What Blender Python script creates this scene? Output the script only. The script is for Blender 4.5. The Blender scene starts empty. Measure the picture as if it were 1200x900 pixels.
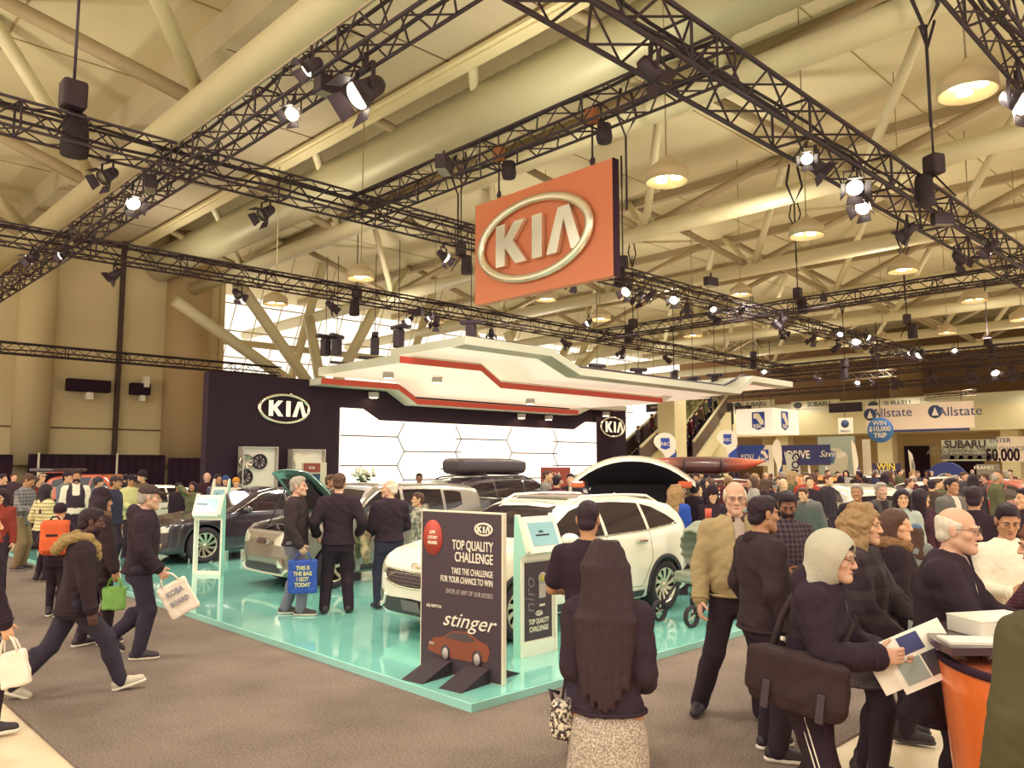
import bpy, bmesh, math, random
import numpy as np
from mathutils import Vector, Matrix
from mathutils.bvhtree import BVHTree
random.seed(7)
SC = bpy.context.scene
COL = SC.collection
PI = math.pi
# ---------------------------------------------------------------- camera frame: world X and Y follow the hall grid
FPX = 930.0; PITCH = math.atan(95/930.0); CAMH = 2.0; HEAD = math.radians(46)
FW = (math.cos(HEAD), math.sin(HEAD)); RT = (math.sin(HEAD), -math.cos(HEAD))
def ray(px, py):
    x = (px-600)/FPX; y = (450-py)/FPX
    D = math.cos(PITCH)-y*math.sin(PITCH); dz = math.sin(PITCH)+y*math.cos(PITCH)
    return (D*FW[0]+x*RT[0], D*FW[1]+x*RT[1], dz, D)
def atz(px, py, z):
    r = ray(px, py); t = (z-CAMH)/r[2]
    return Vector((r[0]*t, r[1]*t, z))
def atD(px, py, D):
    r = ray(px, py); t = D/r[3]
    return Vector((r[0]*t, r[1]*t, CAMH+r[2]*t))
def atX(px, py, X):
    r = ray(px, py); t = X/r[0]
    return Vector((X, r[1]*t, CAMH+r[2]*t))
def atY(px, py, Y):
    r = ray(px, py); t = Y/r[1]
    return Vector((r[0]*t, Y, CAMH+r[2]*t))
def yaw_to_cam(x, y):            # heading (rotation z) of something whose local +Y looks at the camera
    return math.atan2(-y, -x)-PI/2
VIEWYAW = HEAD-PI/2              # local +Y away from the camera
# ---------------------------------------------------------------- colours and materials
def lin(c):
    if isinstance(c, str):
        c = c.lstrip('#'); c = tuple(int(c[i:i+2], 16)/255 for i in (0, 2, 4))
    return tuple((v/12.92 if v <= .04045 else ((v+.055)/1.055)**2.4) for v in c)
_mats = {}
def mat(name, col, rough=.5, metal=0., emit=0., ecol=None, spec=None, bump=0., bscale=40., var=0., vscale=3., coat=0., alpha=1., trans=0.):
    key = (name, col, rough, metal, emit, bump, bscale, var, coat)
    if key in _mats: return _mats[key]
    m = bpy.data.materials.new(name); m.use_nodes = True
    nt = m.node_tree; b = nt.nodes['Principled BSDF']
    c = lin(col)
    b.inputs['Base Color'].default_value = (*c, 1)
    b.inputs['Roughness'].default_value = rough
    b.inputs['Metallic'].default_value = metal
    if spec is not None: b.inputs['Specular IOR Level'].default_value = spec
    if coat: b.inputs['Coat Weight'].default_value = coat; b.inputs['Coat Roughness'].default_value = .04
    if emit:
        b.inputs['Emission Color'].default_value = (*lin(ecol or col), 1); b.inputs['Emission Strength'].default_value = emit
    if trans: b.inputs['Transmission Weight'].default_value = trans
    if alpha < 1: b.inputs['Alpha'].default_value = alpha
    if bump or var:
        tc = nt.nodes.new('ShaderNodeTexCoord')
    if bump:
        n = nt.nodes.new('ShaderNodeTexNoise'); n.inputs['Scale'].default_value = bscale; n.inputs['Detail'].default_value = 4
        nt.links.new(tc.outputs['Object'], n.inputs['Vector'])
        bp = nt.nodes.new('ShaderNodeBump'); bp.inputs['Strength'].default_value = bump; bp.inputs['Distance'].default_value = .02
        nt.links.new(n.outputs['Fac'], bp.inputs['Height']); nt.links.new(bp.outputs['Normal'], b.inputs['Normal'])
    if var:
        n2 = nt.nodes.new('ShaderNodeTexNoise'); n2.inputs['Scale'].default_value = vscale; n2.inputs['Detail'].default_value = 5
        nt.links.new(tc.outputs['Object'], n2.inputs['Vector'])
        mx = nt.nodes.new('ShaderNodeMix'); mx.data_type = 'RGBA'
        mx.inputs['A'].default_value = (*[v*(1-var) for v in c], 1); mx.inputs['B'].default_value = (*[min(1, v*(1+var)) for v in c], 1)
        nt.links.new(n2.outputs['Fac'], mx.inputs['Factor']); nt.links.new(mx.outputs['Result'], b.inputs['Base Color'])
    _mats[key] = m
    return m
def mat_pattern(name, c1, c2, c3=None, scale=30., kind='plaid', rough=.85):
    key = (name, c1, c2, scale, kind)
    if key in _mats: return _mats[key]
    m = bpy.data.materials.new(name); m.use_nodes = True
    nt = m.node_tree; b = nt.nodes['Principled BSDF']; b.inputs['Roughness'].default_value = rough
    b.inputs['Specular IOR Level'].default_value = .25
    tc = nt.nodes.new('ShaderNodeTexCoord')
    A, B = (*lin(c1), 1), (*lin(c2), 1)
    def ramp(fac, lo, hi, ca, cb):
        r = nt.nodes.new('ShaderNodeValToRGB'); r.color_ramp.elements[0].position = lo; r.color_ramp.elements[1].position = hi
        r.color_ramp.elements[0].color = ca; r.color_ramp.elements[1].color = cb
        nt.links.new(fac, r.inputs['Fac']); return r.outputs['Color']
    if kind == 'plaid':
        cols = []
        for d in ('X', 'Z'):
            w = nt.nodes.new('ShaderNodeTexWave'); w.bands_direction = d; w.inputs['Scale'].default_value = scale
            w.inputs['Distortion'].default_value = .4
            nt.links.new(tc.outputs['Object'], w.inputs['Vector'])
            cols.append(ramp(w.outputs['Fac'], .55, .8, A, B))
        mx = nt.nodes.new('ShaderNodeMix'); mx.data_type = 'RGBA'; mx.inputs['Factor'].default_value = .5
        nt.links.new(cols[0], mx.inputs['A']); nt.links.new(cols[1], mx.inputs['B'])
        out = mx.outputs['Result']
    elif kind == 'stripe':
        w = nt.nodes.new('ShaderNodeTexWave'); w.bands_direction = 'Z'; w.inputs['Scale'].default_value = scale
        w.inputs['Distortion'].default_value = .6
        nt.links.new(tc.outputs['Object'], w.inputs['Vector'])
        out = ramp(w.outputs['Fac'], .25, .7, A, B)
    else:
        n = nt.nodes.new('ShaderNodeTexNoise'); n.inputs['Scale'].default_value = scale; n.inputs['Detail'].default_value = 3
        nt.links.new(tc.outputs['Object'], n.inputs['Vector'])
        out = ramp(n.outputs['Fac'], .42, .56, A, B)
    nt.links.new(out, b.inputs['Base Color'])
    _mats[key] = m
    return m
# ---------------------------------------------------------------- objects and tags
def tag(o, label=None, cat=None, group=None, kind=None):
    if label: o['label'] = label
    if cat: o['category'] = cat
    if group: o['group'] = group
    if kind: o['kind'] = kind
    return o
def empty(name, loc=(0, 0, 0), rz=0., label=None, cat=None, group=None):
    o = bpy.data.objects.new(name, None); COL.objects.link(o)
    o.empty_display_size = .1
    o.location = loc; o.rotation_euler = (0, 0, rz)
    return tag(o, label, cat, group)
def link(name, me, parent=None, loc=None, rot=None):
    o = bpy.data.objects.new(name, me); COL.objects.link(o)
    if parent is not None: o.parent = parent
    if loc is not None: o.location = loc
    if rot is not None: o.rotation_euler = rot
    return o
def copy_tree(o, parent=None):
    c = o.copy(); COL.objects.link(c)
    if parent is not None: c.parent = parent
    for ch in list(o.children): copy_tree(ch, c)
    return c
class MB:
    """collects shapes, builds ONE mesh object"""
    def __init__(s): s.v = []; s.f = []; s.m = []; s.mats = []; s.cur = 0; s.sm = []; s.smooth = False
    def use(s, m):
        if m not in s.mats: s.mats.append(m)
        s.cur = s.mats.index(m); return s
    def add(s, vs, fs, smooth=None):
        k = len(s.v); s.v.extend([tuple(v) for v in vs])
        for f in fs: s.f.append(tuple(i+k for i in f)); s.m.append(s.cur); s.sm.append(s.smooth if smooth is None else smooth)
        return s
    def box(s, a, b):
        x0, y0, z0 = a; x1, y1, z1 = b
        return s.add([(x0,y0,z0),(x1,y0,z0),(x1,y1,z0),(x0,y1,z0),(x0,y0,z1),(x1,y0,z1),(x1,y1,z1),(x0,y1,z1)],
                     [(0,3,2,1),(4,5,6,7),(0,1,5,4),(1,2,6,5),(2,3,7,6),(3,0,4,7)])
    def cbox(s, c, d): return s.box((c[0]-d[0]/2, c[1]-d[1]/2, c[2]-d[2]/2), (c[0]+d[0]/2, c[1]+d[1]/2, c[2]+d[2]/2))
    def rbox(s, a, b, r=.01, M=None):
        """box with chamfered edges"""
        c = [(a[i]+b[i])/2 for i in range(3)]; h = [abs(b[i]-a[i])/2 for i in range(3)]; r = min(r, min(h)*.9)
        bm = bmesh.new(); bmesh.ops.create_cube(bm, size=2)
        for v in bm.verts: v.co = Vector((c[0]+v.co.x*h[0], c[1]+v.co.y*h[1], c[2]+v.co.z*h[2]))
        bmesh.ops.bevel(bm, geom=bm.edges[:], offset=r, segments=2, affect='EDGES', profile=.5)
        return s.bm(bm, M)
    def bm(s, bm, M=None, smooth=None):
        bm.verts.index_update()
        vs = [(M @ v.co if M else v.co) for v in bm.verts]
        s.add(vs, [[v.index for v in f.verts] for f in bm.faces], smooth); bm.free(); return s
    def tube(s, pts, r, n=8, caps=True, smooth=True):
        """tube through points; r number or list"""
        pts = [Vector(p) for p in pts]; N = len(pts)
        rs = r if isinstance(r, (list, tuple)) else [r]*N
        up = None; rings = []
        for i, p in enumerate(pts):
            t = (pts[min(i+1, N-1)]-pts[max(i-1, 0)]).normalized()
            if up is None:
                up = Vector((0, 0, 1)) if abs(t.z) < .9 else Vector((1, 0, 0))
            u = (up-t*up.dot(t)).normalized(); w = t.cross(u); up = u
            rings.append([p+(u*math.cos(2*PI*k/n)+w*math.sin(2*PI*k/n))*rs[i] for k in range(n)])
        vs = [v for g in rings for v in g]; fs = []
        for i in range(N-1):
            for k in range(n):
                a = i*n+k; b = i*n+(k+1) % n
                fs.append((a, b, b+n, a+n))
        s.add(vs, fs, smooth)
        if caps:
            k0 = len(s.v)-len(vs)
            s.f.append(tuple(k0+i for i in reversed(range(n)))); s.m.append(s.cur); s.sm.append(False)
            s.f.append(tuple(k0+(N-1)*n+i for i in range(n))); s.m.append(s.cur); s.sm.append(False)
        return s
    def lathe(s, prof, n=20, M=None, smooth=True, closed=False):
        """profile [(r,z)] about Z"""
        vs = []; fs = []; N = len(prof)
        for r, z in prof:
            for k in range(n):
                v = Vector((r*math.cos(2*PI*k/n), r*math.sin(2*PI*k/n), z)); vs.append(M @ v if M else v)
        for i in range(N-1 if not closed else N):
            for k in range(n):
                a = i*n+k; b = i*n+(k+1) % n; j = ((i+1) % N)*n
                fs.append((a, b, j+(k+1) % n, j+k))
        return s.add(vs, fs, smooth)
    def prism(s, poly, h0, h1, M=None, smooth=False):
        """polygon in local XY (counter-clockwise) extruded in Z"""
        n = len(poly)
        vs = [Vector((x, y, h0)) for x, y in poly]+[Vector((x, y, h1)) for x, y in poly]
        if M: vs = [M @ v for v in vs]
        fs = [tuple(reversed(range(n))), tuple(range(n, 2*n))]+[(i, (i+1) % n, n+(i+1) % n, n+i) for i in range(n)]
        return s.add(vs, fs, smooth)
    def ball(s, c, r, n=12, M=None):
        if not isinstance(r, (tuple, list)): r = (r, r, r)
        bm = bmesh.new(); bmesh.ops.create_uvsphere(bm, u_segments=n, v_segments=max(6, n*2//3), radius=1)
        for v in bm.verts: v.co = Vector((c[0]+v.co.x*r[0], c[1]+v.co.y*r[1], c[2]+v.co.z*r[2]))
        return s.bm(bm, M, True)
    def mesh(s, name, m=None):
        me = bpy.data.meshes.new(name); me.from_pydata(s.v, [], s.f)
        for mm in (s.mats or [m]): me.materials.append(mm)
        if s.mats: me.polygons.foreach_set('material_index', s.m)
        me.polygons.foreach_set('use_smooth', s.sm); me.update(); return me
    def build(s, name, m=None, parent=None, loc=None, rot=None):
        return link(name, s.mesh(name, m), parent, loc, rot)
def Mx(o, x, y, z):   # frame from origin and axes
    return Matrix(((x[0], y[0], z[0], o[0]), (x[1], y[1], z[1], o[1]), (x[2], y[2], z[2], o[2]), (0, 0, 0, 1)))
# plane frames: local x = reading direction, local y = up, local z = towards the viewer
def face_negY(x, y, z): return Mx((x, y, z), (1, 0, 0), (0, 0, 1), (0, -1, 0))
def face_negX(x, y, z): return Mx((x, y, z), (0, -1, 0), (0, 0, 1), (-1, 0, 0))
def face_yaw(p, rz):   # local +Y of an object turned by rz faces the viewer
    n = (-math.sin(rz), math.cos(rz), 0); x = (-math.cos(rz), -math.sin(rz), 0)
    return Mx(p, x, (0, 0, 1), n)
def text(s, size, m, M, parent=None, align='CENTER', sx=1., shear=0., bold=0., ext=.003, name='lettering', space=1.):
    cu = bpy.data.curves.new(name, 'FONT'); cu.body = s; cu.size = size; cu.align_x = align; cu.align_y = 'CENTER'
    cu.shear = shear; cu.offset = bold*size; cu.extrude = ext; cu.space_character = space; cu.resolution_u = 3
    cu.materials.append(m)
    t = bpy.data.objects.new(name+'_curve', cu); COL.objects.link(t)
    me = bpy.data.meshes.new_from_object(t); me.name = name
    bpy.data.objects.remove(t); bpy.data.curves.remove(cu)
    o = bpy.data.objects.new(name, me); COL.objects.link(o)
    if parent is not None: o.parent = parent
    o.matrix_local = M @ Matrix.Diagonal((sx, 1, 1, 1))
    return o
# ---------------------------------------------------------------- signed distance fields -> smooth closed meshes
def smin(a, b, k):
    if k <= 0: return np.minimum(a, b)
    h = np.clip(k-np.abs(a-b), 0, None)/k
    return np.minimum(a, b)-h*h*k*.25
def smax(a, b, k): return -smin(-a, -b, k)
class Field:
    def __init__(s, lo, hi, h):
        s.h = h; s.lo = np.array(lo, float)-2*h; n = np.ceil((np.array(hi)+2*h-s.lo)/h).astype(int)+1
        s.n = n; s.ax = [(s.lo[i]+h*np.arange(n[i])).astype(np.float32) for i in range(3)]
        s.F = np.full(tuple(n), .5, np.float32)
    def sub(s, lo, hi, pad):
        sl = []
        for i in range(3):
            a = int(max(0, math.floor((lo[i]-pad-s.lo[i])/s.h))); b = int(min(s.n[i], math.ceil((hi[i]+pad-s.lo[i])/s.h)+1))
            if b <= a: return None
            sl.append(slice(a, b))
        return tuple(sl)
    def xyz(s, sl):
        return (s.ax[0][sl[0]][:, None, None], s.ax[1][sl[1]][None, :, None], s.ax[2][sl[2]][None, None, :])
    def put(s, prim, k=.02, op='u'):
        lo, hi, fn = prim
        pad = max(k, 0)+3*s.h
        sl = s.sub(lo, hi, pad) if op != 'i' else tuple(slice(0, n) for n in s.n)
        if sl is None: return s
        d = fn(*s.xyz(sl)).astype(np.float32)
        if op == 'u': s.F[sl] = smin(s.F[sl], d, k)
        elif op == 's': s.F[sl] = smax(s.F[sl], -d, k)
        else: s.F[sl] = smax(s.F[sl], d, k)
        return s
    def cut(s, fn, k=0.):          # keep where fn < 0
        d = fn(*s.xyz(tuple(slice(0, n) for n in s.n))); s.F = smax(s.F, (d+np.zeros_like(s.F)).astype(np.float32), k); return s
    def wrinkle(s, amp, sc, seed=0):
        rs = np.random.RandomState(seed); x, y, z = s.xyz(tuple(slice(0, n) for n in s.n))
        w = 0
        for q in range(4):
            a = rs.randn(3); a /= np.linalg.norm(a); ph = rs.rand()*6
            f = sc*(1+.5*q)
            w = w+(1.1-1.9*np.abs(np.sin((a[0]*x+a[1]*y+a[2]*z)*f*.5+ph+1.3*np.sin((a[1]*x+a[2]*y-a[0]*z)*f*.5+q))))/(1+.4*q)
        s.F = s.F+(amp*.4*w).astype(np.float32); return s
    def mesh(s):
        F = s.F; S = F < 0; nx, ny, nz = F.shape
        c = np.zeros((nx-1, ny-1, nz-1), np.uint8)
        for a in (0, 1):
            for b in (0, 1):
                for d in (0, 1): c += S[a:nx-1+a, b:ny-1+b, d:nz-1+d]
        act = (c > 0) & (c < 8)
        I = np.argwhere(act)
        if len(I) == 0: return np.zeros((0, 3)), np.zeros((0, 4), int)
        idx = np.full(act.shape, -1, np.int64); idx[act] = np.arange(len(I))
        off = np.array([(a, b, d) for a in (0, 1) for b in (0, 1) for d in (0, 1)])
        V = np.stack([F[I[:, 0]+o[0], I[:, 1]+o[1], I[:, 2]+o[2]] for o in off], 1)
        P = np.zeros((len(I), 3)); C = np.zeros(len(I))
        for p in range(8):
            for q in range(p+1, 8):
                if np.abs(off[p]-off[q]).sum() != 1: continue
                m = (V[:, p] < 0) != (V[:, q] < 0)
                den = np.where(m, V[:, p]-V[:, q], 1.); t = V[:, p]/den
                P += np.where(m[:, None], off[p]+(off[q]-off[p])*t[:, None], 0); C += m
        P = I+P/C[:, None]
        quads = []
        for ax in range(3):
            u, w = (ax+1) % 3, (ax+2) % 3
            sl0 = [slice(None)]*3; sl1 = [slice(None)]*3
            sl0[ax] = slice(0, -1); sl1[ax] = slice(1, None)
            for t in (u, w): sl0[t] = slice(1, -1); sl1[t] = slice(1, -1)
            A = S[tuple(sl0)]; B = S[tuple(sl1)]; E = np.argwhere(A != B)
            if len(E) == 0: continue
            ins = A[E[:, 0], E[:, 1], E[:, 2]]
            E = E.copy(); E[:, u] += 1; E[:, w] += 1
            def cell(du, dw):
                X = E.copy(); X[:, u] += du; X[:, w] += dw; return idx[X[:, 0], X[:, 1], X[:, 2]]
            q = np.stack([cell(-1, -1), cell(0, -1), cell(0, 0), cell(-1, 0)], 1)
            q[~ins] = q[~ins][:, ::-1]
            quads.append(q)
        return s.lo+P*s.h, np.concatenate(quads)
def arr_mesh(name, parts, m):
    """parts: list of (verts, quads, material index)"""
    V = []; Q = []; MI = []; k = 0
    for v, q, mi in parts:
        V.append(v); Q.append(q+k); MI.append(np.full(len(q), mi)); k += len(v)
    V = np.concatenate(V); Q = np.concatenate(Q); MI = np.concatenate(MI).astype(np.int32)
    me = bpy.data.meshes.new(name); n = len(Q)
    me.vertices.add(len(V)); me.vertices.foreach_set('co', V.astype(np.float32).ravel())
    me.loops.add(n*4); me.loops.foreach_set('vertex_index', Q.astype(np.int32).ravel())
    me.polygons.add(n); me.polygons.foreach_set('loop_start', np.arange(0, n*4, 4, dtype=np.int32))
    for mm in (m if isinstance(m, (list, tuple)) else [m]): me.materials.append(mm)
    me.polygons.foreach_set('material_index', MI); me.polygons.foreach_set('use_smooth', np.ones(n, bool))
    me.update(calc_edges=True); me.validate(); return me
# primitives: (lo, hi, fn)
def ell(c, r, Rm=None):
    c = np.array(c, float); r = np.array(r, float); R = max(r)
    if Rm is None: lo, hi = c-r, c+r
    else:
        e = np.sqrt(((np.array(Rm)*r[None, :])**2).sum(1)); lo, hi = c-e, c+e
    def fn(x, y, z):
        x = x-c[0]; y = y-c[1]; z = z-c[2]
        if Rm is not None:
            x, y, z = (Rm[0][0]*x+Rm[1][0]*y+Rm[2][0]*z, Rm[0][1]*x+Rm[1][1]*y+Rm[2][1]*z, Rm[0][2]*x+Rm[1][2]*y+Rm[2][2]*z)
        k0 = np.sqrt((x/r[0])**2+(y/r[1])**2+(z/r[2])**2); k1 = np.sqrt((x/r[0]**2)**2+(y/r[1]**2)**2+(z/r[2]**2)**2)
        return k0*(k0-1)/np.maximum(k1, 1e-6)
    return lo, hi, fn
def cone(a, b, ra, rb):
    """capsule whose radius runs from ra to rb"""
    a = np.array(a, float); b = np.array(b, float); d = b-a; L2 = max(float(d@d), 1e-9)
    lo = np.minimum(a-ra, b-rb); hi = np.maximum(a+ra, b+rb)
    def fn(x, y, z):
        t = np.clip(((x-a[0])*d[0]+(y-a[1])*d[1]+(z-a[2])*d[2])/L2, 0, 1)
        return np.sqrt((x-a[0]-t*d[0])**2+(y-a[1]-t*d[1])**2+(z-a[2]-t*d[2])**2)-(ra+(rb-ra)*t)
    return lo, hi, fn
def rbx(c, h, r, Rm=None):
    c = np.array(c, float); h = np.array(h, float); e = np.linalg.norm(h) if Rm is not None else None
    lo, hi = (c-h, c+h) if Rm is None else (c-e, c+e)
    def fn(x, y, z):
        x = x-c[0]; y = y-c[1]; z = z-c[2]
        if Rm is not None:
            x, y, z = (Rm[0][0]*x+Rm[1][0]*y+Rm[2][0]*z, Rm[0][1]*x+Rm[1][1]*y+Rm[2][1]*z, Rm[0][2]*x+Rm[1][2]*y+Rm[2][2]*z)
        qx = np.abs(x)-h[0]+r; qy = np.abs(y)-h[1]+r; qz = np.abs(z)-h[2]+r
        return np.sqrt(np.maximum(qx, 0)**2+np.maximum(qy, 0)**2+np.maximum(qz, 0)**2)+np.minimum(np.maximum(np.maximum(qx, qy), qz), 0)-r
    return lo, hi, fn
def poly_sd(pts, x, y):
    """signed distance to a polygon, broadcast over x, y"""
    pts = np.array(pts, float); n = len(pts)
    x, y = np.broadcast_arrays(x, y)
    d = np.full(x.shape, 1e9); s = np.ones(x.shape)
    for i in range(n):
        a = pts[i]; b = pts[i-1]; e = b-a
        wx = x-a[0]; wy = y-a[1]
        t = np.clip((wx*e[0]+wy*e[1])/max(e@e, 1e-12), 0, 1)
        d = np.minimum(d, (wx-e[0]*t)**2+(wy-e[1]*t)**2)
        c1 = y >= a[1]; c2 = y < b[1]; c3 = e[0]*wy > e[1]*wx
        s = np.where((c1 & c2 & c3) | (~c1 & ~c2 & ~c3), -s, s)
    return s*np.sqrt(d)
# ================================================================ materials of the hall
DARK = '#35232f'
M_ceil = mat('painted_concrete_ceiling', '#d2c7a2', .8, var=.12, vscale=.35, bump=.05, bscale=6)
M_soffit = mat('soffit_concrete', '#bcae90', .8, var=.14, vscale=.4)
M_steel = mat('cream_painted_steel', '#d6caa4', .45, var=.07, vscale=.8)
M_beam = mat('brown_steel_beam', '#a3906f', .6, var=.1)
M_wall = mat('ribbed_concrete_wall', '#d8c69c', .85, var=.1, vscale=.3, bump=.12, bscale=3)
M_wallbrown = mat('brown_concrete_wall', '#8f6c4b', .85, var=.1, vscale=.3)
M_cream = mat('cream_balcony_paint', '#dccda0', .7, var=.05)
M_black = mat('black_drape_cloth', DARK, .95, spec=.1, bump=.2, bscale=4)
M_truss = mat('black_truss_paint', '#3a2934', .5)
M_trussc = mat('bare_aluminium_truss', '#b5a48c', .4, .6)
M_cable = mat('black_cable_rubber', '#35262f', .7)
M_metal = mat('polished_chrome', '#e8dfc8', .1, 1.)
M_white = mat('white_gloss_panel', '#f3e9d6', .35)
M_glow = mat('lamp_bulb_glow', '#fff3d8', .4, emit=14, ecol='#ffe6b8')
M_spotglow = mat('spotlight_lens_glow', '#fff8ea', .3, emit=14, ecol='#fff3d8')
# ================================================================ floor
def carpet_mat():
    m = bpy.data.materials.new('grey_brown_carpet'); m.use_nodes = True; nt = m.node_tree; b = nt.nodes['Principled BSDF']
    b.inputs['Roughness'].default_value = .95; b.inputs['Specular IOR Level'].default_value = .1
    tc = nt.nodes.new('ShaderNodeTexCoord')
    n = nt.nodes.new('ShaderNodeTexNoise'); n.inputs['Scale'].default_value = 55; n.inputs['Detail'].default_value = 4; n.inputs['Roughness'].default_value = .8
    n2 = nt.nodes.new('ShaderNodeTexNoise'); n2.inputs['Scale'].default_value = 1.2; n2.inputs['Detail'].default_value = 4
    nt.links.new(tc.outputs['Object'], n.inputs['Vector']); nt.links.new(tc.outputs['Object'], n2.inputs['Vector'])
    ad = nt.nodes.new('ShaderNodeMath'); ad.operation = 'MULTIPLY_ADD'; ad.inputs[1].default_value = .3
    nt.links.new(n2.outputs['Fac'], ad.inputs[0]); nt.links.new(n.outputs['Fac'], ad.inputs[2])
    r = nt.nodes.new('ShaderNodeValToRGB'); r.color_ramp.elements[0].position = .45; r.color_ramp.elements[1].position = .85
    r.color_ramp.elements[0].color = (*lin('#574842'), 1); r.color_ramp.elements[1].color = (*lin('#9a897c'), 1)
    nt.links.new(ad.outputs[0], r.inputs['Fac']); nt.links.new(r.outputs['Color'], b.inputs['Base Color'])
    bp = nt.nodes.new('ShaderNodeBump'); bp.inputs['Strength'].default_value = .5; bp.inputs['Distance'].default_value = .01
    nt.links.new(n.outputs['Fac'], bp.inputs['Height']); nt.links.new(bp.outputs['Normal'], b.inputs['Normal'])
    return m
M_conc = mat('polished_pale_concrete', '#d9c3a0', .45, var=.07, vscale=1.5)
tag(MB().box((-25, -25, -.3), (95, 60, -.02)).build('floor', M_conc), kind='structure')
tag(MB().box((1.75, 2.65, -.05), (34, 45, 0)).build('floor_carpet', carpet_mat()), kind='structure')
# ================================================================ ceiling slab with seams, cross beams
b = MB(); b.box((-6, -14, 15.4), (9.4, 47, 15.7)); b.box((15, -14, 15.4), (92, 60, 15.7))
ce = tag(b.build('ceiling', M_ceil), kind='structure')
tag(MB().box((9.3, -14, 14.3), (15.2, 47, 15.6)).build('ceiling_soffit', M_soffit), kind='structure')
b = MB(); sm = mat('panel_seam', '#6d5540', .9)
for y in range(-10, 46, 4): b.box((9.5, y, 14.285), (15, y+.05, 14.31))
b.box((12.2, -12, 14.285), (12.25, 46, 14.31))
tag(b.build('trim_1', sm), kind='structure')
b = MB()
for x in (-3, 1, 5): b.box((x, -12, 15.36), (x+.07, 46, 15.42))
for y in range(-8, 46, 6):
    b.box((-5, y, 15.37), (9.3, y+.05, 15.42))
    b.box((19, y, 15.37), (90, y+.03, 15.42))
tag(b.build('trim_2', mat('ceiling_seam', '#a8946a', .9)), kind='structure')
# long ledge beam with a shadow gap
b = MB(); b.box((14.7, -14, 13.98), (15.15, 47, 14.3)); b.box((14.55, -14, 14.05), (14.72, 47, 14.16)); b.box((15.15, -14, 14.6), (15.2, 47, 15.5))
tag(b.build('ceiling_ledge_beam', mat('cream_ledge', '#e0d2a6', .6)), kind='structure')
for i, x in enumerate((22.5, 31.8, 41.1, 50.4, 59.7, 69.0, 78.3)):
    tag(MB().box((x-.16, -14, 15.0), (x+.16, 58, 15.45)).build('ceiling_cross_beam', M_beam), kind='structure')
for i, x in enumerate((45.8, 64.4)):
    tag(MB().box((x+.55, -14, 15.0), (x+.8, 58, 15.42)).build('ceiling_edge_beam', M_beam), kind='structure')
# corrugated ventilation duct
b = MB(); prof = []
N = 230
for i in range(N+1):
    y = -14+60*i/N
    prof.append(y)
vs = []; fs = []; n = 26
for i, y in enumerate(prof):
    r = .88+(.018 if i % 2 else -.012)
    for k in range(n): vs.append((16.4+r*math.cos(2*PI*k/n), y, 13.3+r*math.sin(2*PI*k/n)))
for i in range(N):
    for k in range(n): fs.append((i*n+k, i*n+(k+1) % n, (i+1)*n+(k+1) % n, (i+1)*n+k))
b.add(vs, fs, True)
tag(b.build('ventilation_duct', mat('galvanised_duct', '#b9b18f', .5, .25)), 'fat corrugated round air duct under the ceiling, beside the long ledge', 'duct')
# big painted pipes of the roof frame, each with its zigzag struts
PX = [8.6, 17.9, 27.3, 36.5, 45.8, 55.1, 64.4, 73.7]
pipe_say = ['nearest and widest, crossing above the left-hand truss', 'just below the corrugated duct, above the hanging red sign', 'third from the camera, behind the hanging red sign',
            'fourth from the camera, passing behind the right-hand lamps', 'fifth from the camera', 'sixth from the camera', 'seventh from the camera', 'farthest of the row, close to the brown end wall']
for i, x in enumerate(PX):
    r = .5 if i == 0 else .36
    root = empty('roof_pipe', (x, 0, 0), 0, 'cream round roof pipe with struts, '+pipe_say[i], 'roof pipe', 'cream roof pipes')
    MB().tube([(0, -14, 12), (0, 47 if i < 2 else 58, 12)], r, 20).build('chord', M_steel, root)
    y0 = {0: 3.0}.get(i, 1.5)
    for k in range(-2, 6):
        y = y0+k*9.3
        if y < -13 or y > 46: continue
        g = MB().cbox((0, y, 12+r*.9), (.5, .9, .3)).build('node_plate', M_steel, root)
        for sx in (-1, 1):
            for sy in (-1, 1):
                MB().tube([(sx*.1, y+sy*.2, 12+r*.6), (sx*4.4, y+sy*4.2, 15.4)], .17 if i else .22, 8).build('strut', M_steel if (sx+sy) else M_beam, root)
# ================================================================ left wall (along Y = 46) and glazing
wl = MB(); wl.box((-22, 46, 0), (20.0, 46.8, 16))
tag(wl.build('wall_left', M_wall), kind='structure')
b = MB()
for zz in (3.9,): b.box((-22, 45.95, zz), (20, 46, zz+.07))
for x in (-6, 1, 5): b.box((x, 45.95, 2), (x+.06, 46, 16))
tag(b.build('trim_3', mat('wall_joint', '#6f5238', .9)), kind='structure')
for i, x in enumerate((10.4, 18.1)):
    r = (.85, 1.25)[i]
    bb = MB(); bb.tube([(0, 0, 2.0), (0, 0, 16)], r, 28)
    tag(bb.build('column', mat('ribbed_column', '#d3bf94' if i == 0 else '#bfa47a', .85, bump=.2, bscale=6), None, (x, 46-.1, 0)), kind='structure')
# dark service pole
tag(MB().box((14.3, 45.7, 2.3), (14.52, 45.95, 16)).build('conduit_pole', mat('dark_conduit', '#4a3630', .7)), 'dark vertical conduit running up the tan wall between two columns', 'conduit')
tag(MB().tube([(17.0, 45.8, 2.6), (17.0, 45.8, 9)], .07, 8).build('drain_pipe', M_steel), 'thin cream drain pipe beside the wide column on the tan wall', 'pipe')
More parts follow.
